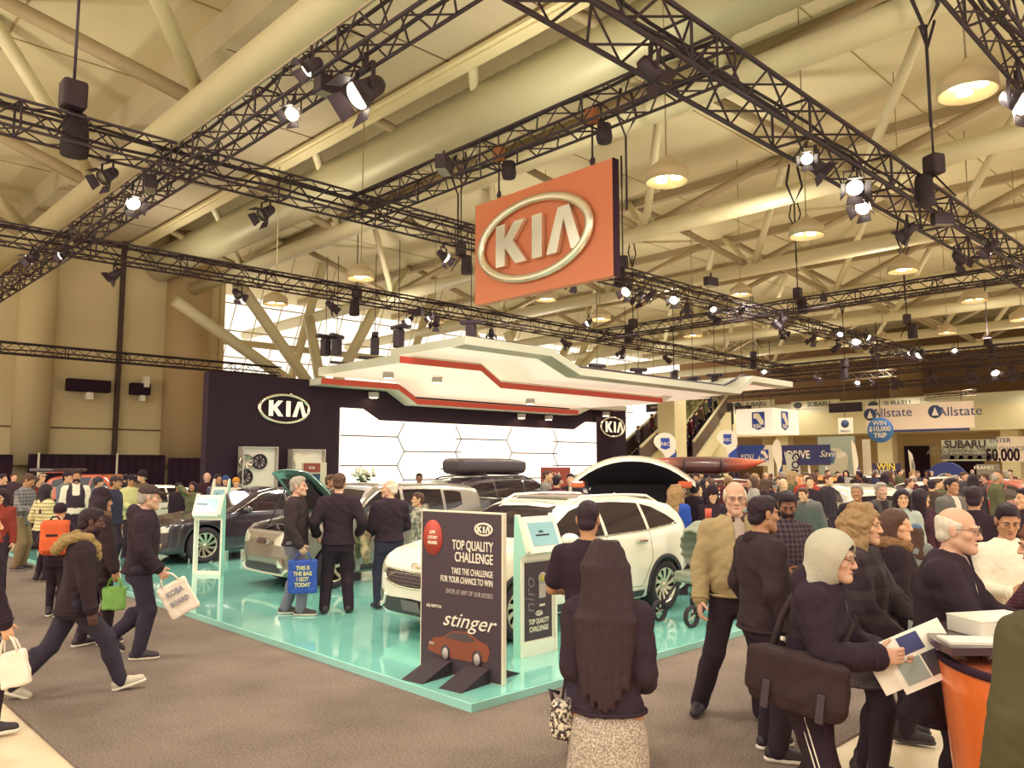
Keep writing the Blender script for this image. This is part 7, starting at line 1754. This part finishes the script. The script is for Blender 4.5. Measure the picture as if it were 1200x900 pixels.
# left crowd
lefts = [
 (32, 15.5, 60, 1.83, 'tall man in a grey plaid shirt and khaki trousers, looking down', dict(skin='tan', lean=6, head=(0, 28), top=('#6b6a72', .024, .82, 'long', mat_pattern('grey_plaid', '#5f5a62', '#9a938c', scale=5)), pants=('#8a7355', .016), hair=('short', 'brown'), rarm=(.15, .3, 1.1), larm=(-.15, .3, 1.1))),
 (93, 17.0, 4, 1.88, 'man in a dark waistcoat over a white shirt with a short beard, facing the camera', dict(skin='tan', top=('#efe2cc', .016, .9), vest='#43343f', hair=('short', 'black'), beard='black')),
 (58, 14.0, 120, 1.66, 'woman in a cream quilted jacket with dark hair, carrying a red handbag', dict(skin='fair', fem=True, top=('#d9cb98', .04, .92, 'long', mat_pattern('cream_quilt', '#e2d5a4', '#b5a470', scale=5, kind='stripe')), hair=('long', 'black'), pants=('#33262f', .008), larm=(-.22, .15, 1.0))),
 (7, 12.6, -20, 1.62, 'woman in a dark red top near the left edge, looking down', dict(skin='fair', fem=True, head=(0, 20), top=('#8a3a30', .02, .86), hair=('long', 'black'), rarm=(.12, .3, 1.05))),
 (45, 18.5, 70, 1.72, 'woman with long brown hair in a red coat behind the plaid shirt man', dict(skin='fair', fem=True, top=('#7d3329', .03, .8), hair=('long', 'brown'))),
 (52, 21.0, 30, 1.80, 'person in a pale cap behind the red coat', dict(skin='fair', top=('#9b8f80', .03, .84), hat=('cap', '#b5a285'), hair=('short', 'brown'))),
 (82, 18.3, 60, 1.84, 'man in a black and white cap left of the waistcoat man', dict(skin='fair', top=('#6f727c', .03, .84), hat=('cap', '#35262f'), hair=('short', 'black'))),
 (138, 15.5, 70, 1.78, 'man in a navy jacket and cap behind the black knit hat', dict(skin='tan', top=('#393647', .034, .84), hat=('cap', '#43353a'), hair=('short', 'brown'))),
 (157, 17.0, 40, 1.79, 'man with a black cap and a white and lime jacket, reading papers', dict(skin='tan', head=(0, 25), top=('#c9c58a', .03, .84), hat=('cap', '#32242d'), hair=('short', 'black'), rarm=(.12, .32, 1.08), larm=(-.12, .32, 1.08))),
 (170, 19.6, -60, 1.83, 'man in a flat dark hat and brown jacket looking left before the drape', dict(skin='fair', top=('#6b5640', .034, .84), hat=('toque', '#33242c'), hair=('short', 'grey'))),
 (212, 20.0, 40, 1.56, 'dark-haired person in a dark coat left of the small white kiosk', dict(skin='tan', top=('#3a2b33', .034, .8), hair=('short', 'black'))),
 (229, 19.0, -20, 1.60, 'person in an olive jacket holding a phone to the face', dict(skin='tan', fem=True, top=('#6e6b4d', .034, .84), hair=('long', 'black'), rarm=(.08, .24, 1.5))),
 (245, 20.6, 10, 1.80, 'balding man in a dark red jacket by the black booth wall corner', dict(skin='pink', top=('#43262f', .034, .84), hair=('bald', 'grey'))),
 (257, 20.2, 40, 1.76, 'person in a navy plaid shirt by the black wall corner', dict(skin='tan', top=('#4a4a5c', .024, .84, 'long', mat_pattern('navy_plaid', '#3b3b4c', '#8f8c90', scale=6)), hair=('short', 'black'))),
 (267, 21.0, -10, 1.70, 'person in a blue knit hat behind the navy plaid shirt', dict(skin='fair', top=('#4a5068', .034, .84), hat=('beanie', '#3c5288'), hair=('short', 'brown'))),
 (279, 20.5, 0, 1.66, 'person in an orange knit hat and white jacket behind the black sedan', dict(skin='fair', top=('#efe2cc', .04, .84), hat=('beanie', '#dd9440'), hair=('short', 'brown'))),
 (20, 24.0, 20, 1.75, 'man with brown hair in dark clothes far back by the left drape', dict(skin='fair', top=('#4a3a3f', .03, .84), hair=('short', 'brown'))),
 (6, 19.0, 60, 1.78, 'person in black looking right at the left edge, far back', dict(skin='fair', top=('#382a33', .03, .84), hair=('short', 'black'))),
 (118, 19.0, 90, 1.70, 'person in a grey knit hat and blue scarf before the raised orange tailgate', dict(skin='fair', top=('#5d6a7a', .034, .84), hat=('beanie', '#4b4650'), hair=('short', 'brown'))),
 (150, 24.5, 180, 1.72, 'person in a dark coat seen from behind near the white drape pole', dict(skin='fair', top=('#382a33', .034, .8), hair=('short', 'black'), face=False)),
 (275, 19.6, -80, 1.2, 'small child in dark blue beside the orange knit hat', dict(skin='fair', top=('#3e4260', .034, .84), hair=('short', 'black'))),
 (344, 19.5, 0, 1.52, 'child in a red top behind the open bonnet, before the jersey case', dict(skin='fair', top=('#a85a45', .02, .84), hair=('short', 'black'))),
 (388, 15.2, 60, 1.74, 'dark-haired person mostly hidden behind the all-black suit', dict(skin='tan', top=('#43343a', .02, .84), hair=('short', 'brown'))),
 (492, 20.0, 0, 1.72, 'dark-haired man before the white desk, left of the roof box car', dict(skin='brown', top=('#3a2b33', .02, .84), hair=('short', 'black'))),
]
for i, (px, D, f, H, lab, kw) in enumerate(lefts):
    kw = dict(kw); person(ground(px, D, PZ if px > 340 else 0), f, H, lab, lv=1 if D < 15 else 2, seed=40+i, group='visitors at the left', **{**dict(shoes=('#33262d', '#8a7a70')), **kw})
# far crowd between the stands on the right: individuals, each with its own clothes
rs = random.Random(11)
spotsR = []; used = set()
tops = [('black', '#35262f'), ('dark grey', '#4d4448'), ('navy', '#3a3c55'), ('brown', '#5b4636'), ('maroon', '#5a2c33'), ('pale grey', '#a39a90'), ('olive', '#5d5a40'), ('cream', '#d9cbb0'), ('red', '#9a3c30'), ('blue', '#45598f')]
hairs = [('short', 'black'), ('short', 'brown'), ('short', 'grey'), ('long', 'black'), ('long', 'brown'), ('bob', 'blond'), ('bald', 'grey'), ('short', 'brown'), ('short', 'black'), ('long', 'brown')]
marks = [(0, 'by the kayak car'), (880, 'near the orange car'), (930, 'before the dark blue fascia'), (985, 'before the pale mural'), (1030, 'below the purple prize banner'), (1085, 'left of the blue fan arch'), (1135, 'right of the blue fan arch'), (1165, 'before the grey photo board')]
n = 0
for k in range(64):
    for tr in range(60):
        px = 795+(k*397/64)+rs.uniform(-6, 6); D = rs.choice([19, 22, 25, 28, 31, 34, 37])+rs.uniform(-1.5, 1.5)
        g_ = ground(px, D)
        if all(abs((g_.x-cx)*math.cos(cr)+(g_.y-cy)*math.sin(cr)) > 2.75 or abs(-(g_.x-cx)*math.sin(cr)+(g_.y-cy)*math.cos(cr)) > 1.25 for cx, cy, cr in CARPOS) and all((g_.x-a_.x)**2+(g_.y-a_.y)**2 > .36 for a_ in spotsR): break
    spotsR.append(g_)
    for tr in range(40):
      t = rs.choice(tops[:7] if rs.random() < .75 else tops); hs = rs.choice(hairs); H = rs.uniform(1.6, 1.84); f = rs.uniform(-180, 180)
      mk = [m_ for a, m_ in marks if px >= a][-1]
      far = 'farther' if D > 30 else ('midway' if D > 24 else 'closer')
      lab = 'person in %s coat with %s hair, %s, %s' % (t[0], ('balding grey' if hs[0] == 'bald' else ('long ' if hs[0] in ('long', 'bob') else 'short ')+hs[1]), mk, far)
      if lab not in used: break
    used.add(lab)
    person(ground(px, D), f, H, lab, skin=rs.choice(['fair', 'pink', 'tan', 'brown']), lv=3, fem=hs[0] in ('long', 'bob'), top=(t[1], .034, .8), pants=(rs.choice(['#33262f', '#3b3545', '#5d5048']), .012), hair=hs, face=False, seed=k, group='far crowd between the stands', shoes=('#33262d', None), larm=(-.2, .25, 1.0) if rs.random() < .4 else None)
# riders on the escalators
for (a, d, n0, nm) in ((ES1[0], ES1[1], 7, 'escalator behind the kayak car'), (ES2[0], ES2[1], 3, 'escalator past the booth wall')):
    for k in range(n0):
        p = a+d*((k+.6)/n0)+Vector((0, 0, .1)); t = tops[(k*3+1) % 7]
        person(tuple(p), rs.uniform(60, 150), 1.72, 'person in %s coat, %s from the bottom on the %s' % (t[0], ['first', 'second', 'third', 'fourth', 'fifth', 'sixth', 'seventh'][k], nm), skin='fair', lv=3, top=(t[1], .03, .8), hair=('short', 'black'), face=False, group='riders on the escalators', shoes=('#33262d', None))
# ================================================================ things people carry
def between(p, q, t): return p*(1-t)+q*t
def bag(name, top, rz, w, h, d, col, label, cat='bag', txt=None, tcol=M_let, m=None, handle=True, tilt=0.):
    """flat carrier bag hanging from a point"""
    r = empty(name, tuple(top), rz, label, cat, 'carrier bags'); r.rotation_euler = (0, tilt, rz)
    mm = m or mat('bag_'+col.strip('#'), col, .6, bump=.25, bscale=12)
    f = Field((-w/2-.03, -d-.03, -h-.22), (w/2+.03, d+.03, -.10), .012)
    f.put(rbx((0, 0, -h/2-.13), (w/2, d/2, h/2), .02), 0); f.wrinkle(.008, 28, 3); v, q = f.mesh(); link('sack', arr_mesh('sack', [(v, q, 0)], mm), r)
    if handle:
        b = MB()
        for s in (-1, 1): b.tube([(-w*.3, s*d*.4, -.15), (-w*.2, s*d*.3, -.06), (0, 0, .01), (w*.2, s*d*.3, -.06), (w*.3, s*d*.4, -.15)], .009, 6)
        b.build('handle', mm, r)
    if txt:
        for (s, dz, sz) in txt:
            text(s, sz, tcol, Mx((0, -d/2-.012, -h/2-.13+dz), (1, 0, 0), (0, 0, 1), (0, -1, 0)), r, bold=.03, sx=.8)
    return r
bag('carrier_bag', P18['hand'][0]+Vector((0, 0, .02)), yaw_to_cam(P18['hand'][0].x, P18['hand'][0].y)+PI, .36, .42, .08, '#2a4aa0', 'royal blue carrier bag with yellow block letters held by the man in jeans', txt=[('THIS IS', .11, .07), ('THE BAG', .04, .07), ('I GOT', -.03, .07), ('TODAY', -.10, .07)], tcol=mat('pale_yellow_letter', '#d9cf8a', .6))
bag('carrier_bag', P14['hand'][0]+Vector((0, 0, .03)), yaw_to_cam(P14['hand'][0].x, P14['hand'][0].y)+PI, .30, .36, .05, '#efdcc8', 'white printed carrier bag swinging from the capped man', txt=[('KOBA', .08, .08), ('BOARD', -.03, .07)], tcol=mat('pale_blue_grey_letter', '#8f8a92', .6), tilt=-.5)
bag('carrier_bag', P15['hand'][0]+Vector((.0, 0, .02)), VIEWYAW, .26, .26, .06, '#7fae52', 'small green carrier bag behind the striding man')
bag('carrier_bag', P17['hand'][0], VIEWYAW, .22, .26, .06, '#efe0cc', 'white carrier bag at the left edge', tilt=-.25)
p = P3['root'].location
# orange backpack
i = P16; c = i['tf'](0, -.20, 1.25)
r = empty('backpack', tuple(c), i['rz'], 'orange backpack with a front pocket on the back of the girl in the black hat', 'backpack')
f = Field((-.22, -.16, -.28), (.22, .12, .26), .012); f.put(rbx((0, 0, 0), (.17, .085, .23), .07), 0); f.put(rbx((0, -.08, -.08), (.14, .05, .11), .045), .015); f.wrinkle(.004, 30, 1); v, q = f.mesh(); link('sack', arr_mesh('sack', [(v, q, 0)], fab('#d8623a')), r)
MB().rbox((-.07, -.135, .02), (.07, -.125, .05), .004).build('label', M_well, r); MB().tube([(-.06, -.02, .22), (-.03, -.02, .27), (.03, -.02, .27), (.06, -.02, .22)], .012, 6).build('handle', M_well, r)
b = MB()
for s in (-1, 1): b.tube([(s*.1, .07, .18), (s*.12, .16, .20), (s*.13, .27, .08), (s*.12, .2, -.12), (s*.1, .08, -.18)], .018, 6)
b.build('strap', fab('#c9552f'), r)
# red handbag
i = [P for P in PEOPLE if 'red handbag' in P['root']['label']][0]
r = empty('handbag', tuple(i['hand'][1]+Vector((0, 0, -.28))), i['rz'], 'red leather handbag hanging from the woman in the cream jacket', 'handbag')
MB().rbox((-.19, -.07, -.13), (.19, .07, .13), .04).build('sack', mat('red_leather', '#a2452f', .4), r); MB().tube([(-.12, 0, .12), (-.08, 0, .25), (0, 0, .3), (.08, 0, .25), (.12, 0, .12)], .012, 6).build('handle', mat('red_leather', '#a2452f', .4), r)
# messenger bag of the hooded woman
i = P5; c = i['tf'](.26, .03, .99)
r = empty('messenger_bag', tuple(c), i['rz']+PI/2+.1, 'large dark brown shoulder bag hanging at the hooded woman\'s hip', 'bag'); r.rotation_euler = (0, .14, i['rz']+PI/2+.1)
f = Field((-.32, -.16, -.24), (.32, .16, .24), .011); f.put(rbx((0, 0, 0), (.235, .08, .14), .06), 0); f.put(rbx((0, -.065, .03), (.24, .03, .11), .025), .01); f.wrinkle(.014, 18, 4); v, q = f.mesh(); link('sack', arr_mesh('sack', [(v, q, 0)], fab('#3a2b2c')), r)
for x in (-.13, .13): MB().rbox((x-.02, -.115, -.14), (x+.02, -.095, .0), .006).build('buckle', M_truss, r)
a_ = [r.matrix_basis.inverted() @ i['tf'](*v) for v in ((.22, -.16, 1.0), (.12, -.16, 1.25), (-.05, -.15, 1.42), (-.13, -.02, 1.47), (-.02, .17, 1.3), (.2, .16, 1.05), (.26, .05, .97))]
MB().tube(a_, .018, 6).build('strap', fab('#3a2b2c'), r)
# magazine and brochure
h = P5['hand']; mid = (h[0]+h[1])/2
r = empty('magazine', tuple(mid), VIEWYAW, 'open white magazine with a blue panel and car photographs, held by the hooded woman', 'magazine')
Mg = Matrix.Rotation(math.radians(28), 4, 'Y') @ Matrix.Rotation(math.radians(-62), 4, 'X')
def page(x0, x1, y0, y1, z, m, nm, par): MB().add([Mg @ Vector(v) for v in [(x0, y0, z), (x1, y0, z), (x1, y1, z), (x0, y1, z), (x0, y0, z-.004), (x1, y0, z-.004), (x1, y1, z-.004), (x0, y1, z-.004)]], [(0, 1, 2, 3), (7, 6, 5, 4), (0, 4, 5, 1), (1, 5, 6, 2), (2, 6, 7, 3), (3, 7, 4, 0)]).build(nm, m, par)
Mg = Matrix.Rotation(math.radians(-22), 4, 'Y') @ Matrix.Rotation(math.radians(68), 4, 'X')
page(-.06, .27, -.16, .10, 0, M_white, 'page', r)
page(.03, .14, .0, .085, .003, mat('navy_print', '#3a3a6c', .6), 'blue_panel', r)
page(-.03, .09, -.13, -.02, .003, mat('grey_photo', '#9aa29a', .5), 'photo', r); page(.10, .18, -.13, -.02, .003, mat('dark_photo', '#4a4046', .5), 'photo', r)
page(-.15, -.06, -.13, .08, .002, mat('cream_page', '#e8d9c4', .6), 'page', r)
h2 = P6['hand'][1]
r = empty('brochure', tuple(h2+Vector((-.05, 0, -.02))), VIEWYAW, 'small folded brochure with a coloured car picture in the hand of the blonde woman', 'brochure')
Mg = Matrix.Rotation(math.radians(15), 4, 'Y') @ Matrix.Rotation(math.radians(70), 4, 'X')
page(-.10, .08, -.09, .10, 0, mat('navy_print', '#3a3a6c', .6), 'cover', r); page(-.13, -.02, -.02, .11, .004, mat('grey_photo', '#9aa29a', .5), 'photo', r); page(.0, .06, -.03, .05, .005, mat('rust_photo', '#9a5040', .5), 'photo', r)
# clear bottle
h = P4['hand'][0]; r = empty('water_bottle', tuple(h+Vector((0, 0, -.02))), P4['rz'], 'clear plastic bottle in the hand of the man in the dark brown jacket', 'bottle')
r.rotation_euler = (math.radians(75), .3, P4['rz'])
MB().lathe([(0, -.11), (.03, -.11), (.033, -.08), (.03, 0), (.033, .05), (.02, .08), (.013, .09), (0, .09)], 18).build('bottle', mat('clear_plastic', '#cfd0bd', .08, trans=.6), r); MB().lathe([(0, .085), (.015, .085), (.015, .11), (0, .11)], 14).build('cap', M_white, r)
# patterned purse by the grey skirt
c = P1['tf'](-.235, -.02, .86); r = empty('purse', tuple(c), P1['rz'], 'small leopard-patterned purse hanging at the side of the grey skirt', 'purse')
f = Field((-.1, -.1, -.12), (.1, .1, .12), .009); f.put(rbx((0, 0, -.01), (.055, .07, .09), .035), 0); f.wrinkle(.006, 40, 2); v, q = f.mesh(); link('sack', arr_mesh('sack', [(v, q, 0)], mat_pattern('leopard_pattern', '#d2c4ac', '#3a2c30', scale=60, kind='camo')), r)
MB().tube([(0, .0, .07), (.02, .0, .22), (.06, 0, .34)], .007, 6).build('strap', M_cable, r)
MB().tube([(-.04, .0, .05), (-.06, .0, .12), (-.02, .02, .10)], .012, 6).build('tassel', M_cable, r)
# folded tan coat
c = P20['tf'](-.06, .28, 1.0); h = P20['hand']; c = (h[0]+h[1])/2
r = empty('folded_coat', tuple(P20['tf'](-.34, .12, .90)), P20['rz'], 'folded tan and grey coat hanging over the arm of the balding man', 'coat')
f = Field((-.16, -.24, -.34), (.16, .24, .22), .013); f.put(ell((0, 0, .08), (.10, .16, .09)), 0); f.put(cone((.0, -.08, .05), (.02, -.12, -.24), .075, .04), .05); f.put(cone((0, .06, .05), (-.02, .11, -.18), .08, .045), .05); f.wrinkle(.016, 30, 5); v, q = f.mesh(); link('cloth', arr_mesh('cloth', [(v, q, 0)], mat_pattern('tan_coat', '#c4ae86', '#7d7058', scale=7, kind='camo')), r)
# papers in a hand
i = [P for P in PEOPLE if 'reading papers' in P['root']['label']][0]; c = (i['hand'][0]+i['hand'][1])/2
r = empty('leaflet', tuple(c), VIEWYAW, 'white leaflet held by the man with the lime jacket', 'leaflet'); Mg = Matrix.Rotation(.5, 4, 'Y') @ Matrix.Rotation(1.1, 4, 'X'); page(-.15, .15, -.2, .2, 0, M_white, 'sheet', r)
# stroller
p = ground(813, 10.2, PZ); r = empty('stroller', tuple(p), VIEWYAW-.9, 'grey folding-hood stroller standing behind the white crossover', 'stroller')
r.scale = (1.15,)*3; f = Field((-.3, -.35, .25), (.3, .4, 1.15), .014); f.put(ell((0, .08, .78), (.21, .26, .28)), 0); f.put(ell((0, -.14, .70), (.17, .26, .26)), .02, 's'); f.put(rbx((0, .02, .46), (.19, .22, .06), .05), .04); f.wrinkle(.005, 60, 2)
f.F = f.F+(.006*np.sin(f.ax[2]*70))[None, None, :].astype(np.float32)
v, q = f.mesh(); link('hood', arr_mesh('hood', [(v, q, 0)], fab('#8f917f')), r)
b = MB()
for s in (-1, 1):
    b.tube([(s*.22, -.38, .12), (s*.22, .1, .55), (s*.21, .36, .98), (s*.15, .42, 1.04)], .014, 8); b.tube([(s*.22, .32, .14), (s*.22, .05, .5), (s*.2, -.2, .46)], .014, 8)
b.tube([(-.15, .42, 1.04), (.15, .42, 1.04)], .017, 8); b.tube([(-.22, .32, .14), (.22, .32, .14)], .01, 6); b.build('frame', M_truss, r)
for x, y, rr in ((-.22, -.38, .11), (.22, -.38, .11), (-.24, .32, .14), (.24, .32, .14)):
    w = MB(); w.lathe([(rr*.75, -.02), (rr, -.02), (rr, .02), (rr*.75, .02)], 24, Matrix.Translation((x, y, rr)) @ Matrix.Rotation(PI/2, 4, 'Y'), closed=True); t = w.build('wheel', M_tyre, r)
    w = MB()
    for k in range(5): w.tube([(x, y, rr), (x, y+rr*.8*math.cos(k*1.256), rr+rr*.8*math.sin(k*1.256))], .008, 5)
    w.build('spoke', M_alloy, t)
MB().lathe([(0, .0), (.035, 0), (.04, .13), (0, .13)], 14, Matrix.Translation((-.14, .40, 1.05))).build('cup', mat('red_cup', '#c8503a', .5), r)
# ================================================================ camera, world, lamps
cam = bpy.data.cameras.new('camera'); co = bpy.data.objects.new('camera', cam); COL.objects.link(co)
cam.sensor_width = 36; cam.lens = FPX/1200*36; cam.clip_end = 300
co.location = (0, 0, CAMH); co.rotation_euler = (PI/2+PITCH, 0, HEAD-PI/2)
SC.camera = co
wd = bpy.data.worlds.new('daylight'); SC.world = wd; wd.use_nodes = True
bg = wd.node_tree.nodes['Background']; bg.inputs['Color'].default_value = (1.0, .92, .79, 1); bg.inputs['Strength'].default_value = 1.7
def light(name, kind, loc, energy, col=(1, .94, .82), size=1., rot=None, spot=2.4):
    l = bpy.data.lights.new(name, kind); l.energy = energy; l.color = col
    if kind == 'AREA': l.shape = 'DISK'; l.size = size
    elif kind == 'SPOT': l.spot_size = spot; l.spot_blend = .6; l.shadow_soft_size = size
    else: l.shadow_soft_size = size
    o = bpy.data.objects.new(name, l); COL.objects.link(o); o.location = loc
    if rot is not None: o.rotation_euler = rot
    return o
def aim(o, t):
    d = Vector(t)-o.location; o.rotation_euler = d.to_track_quat('-Z', 'Y').to_euler()
# the high-bay lamps: a downlight in each, plus the rest of the row over the camera's side of the hall
for p in lamp_pos: light('lamp_light', 'SPOT', (p.x, p.y, p.z-.25), 1000, size=.4, spot=2.6)
for x in (-4, 4, 12, 20, 30, 42):
    for y in (-4, 5, 14, 24, 34):
        light('high_bay_light', 'SPOT', (x, y, 8.5), 800, size=.4, spot=2.7)
for x in (58, 68, 72):  # fill lights added to brighten the far end by the balcony
    for y in (6, 16, 26, 36, 44):
        light('balcony_fill_light', 'SPOT', (x, y, 8.3), 420, size=.4, spot=2.9)
# booth spotlights on the trusses
for (x, y, tx, ty, e) in ((9, 7.2, 7.2, 7.4, 500), (6.5, 12, 8, 8, 500), (16, 7.2, 9, 11, 500), (6.5, 16, 8, 13, 500), (20, 17, 14, 17, 500), (3, 7, 5.5, 7, 400), (13, 17, 10, 16, 500)):
    o = light('truss_spot_light', 'SPOT', (x, y, 8.1), e*1.6, (1, .93, .8), .25, spot=.9); aim(o, (tx, ty, 0))
for (x, y) in ((14, 19.5), (19, 19.5), (24, 19.5)):
    o = light('canopy_down_light', 'SPOT', (x, y, 4.2), 120, (1, .93, .8), .2, spot=2.2); aim(o, (x, y-.5, 0))
# upward wash: fill lights added above the trusses to brighten the ceiling
for x in (2, 14, 26, 38, 52, 66):
    for y in (2, 14, 27, 38):
        o = light('ceiling_fill_light', 'AREA', (x, y, 9.4), 190, (1, .92, .76), 1.0); o.rotation_euler = (PI, 0, 0)
SC.view_settings.view_transform = 'Standard'; SC.view_settings.look = 'None'; SC.view_settings.exposure = 0.0; SC.view_settings.gamma = 1
SC.view_settings.use_curve_mapping = False
SC.cycles.use_denoising = True; SC.cycles.max_bounces = 6; SC.cycles.diffuse_bounces = 3; SC.cycles.glossy_bounces = 3; SC.cycles.transparent_max_bounces = 8
SC.cycles.sample_clamp_indirect = 8; SC.cycles.caustics_reflective = False; SC.cycles.caustics_refractive = False
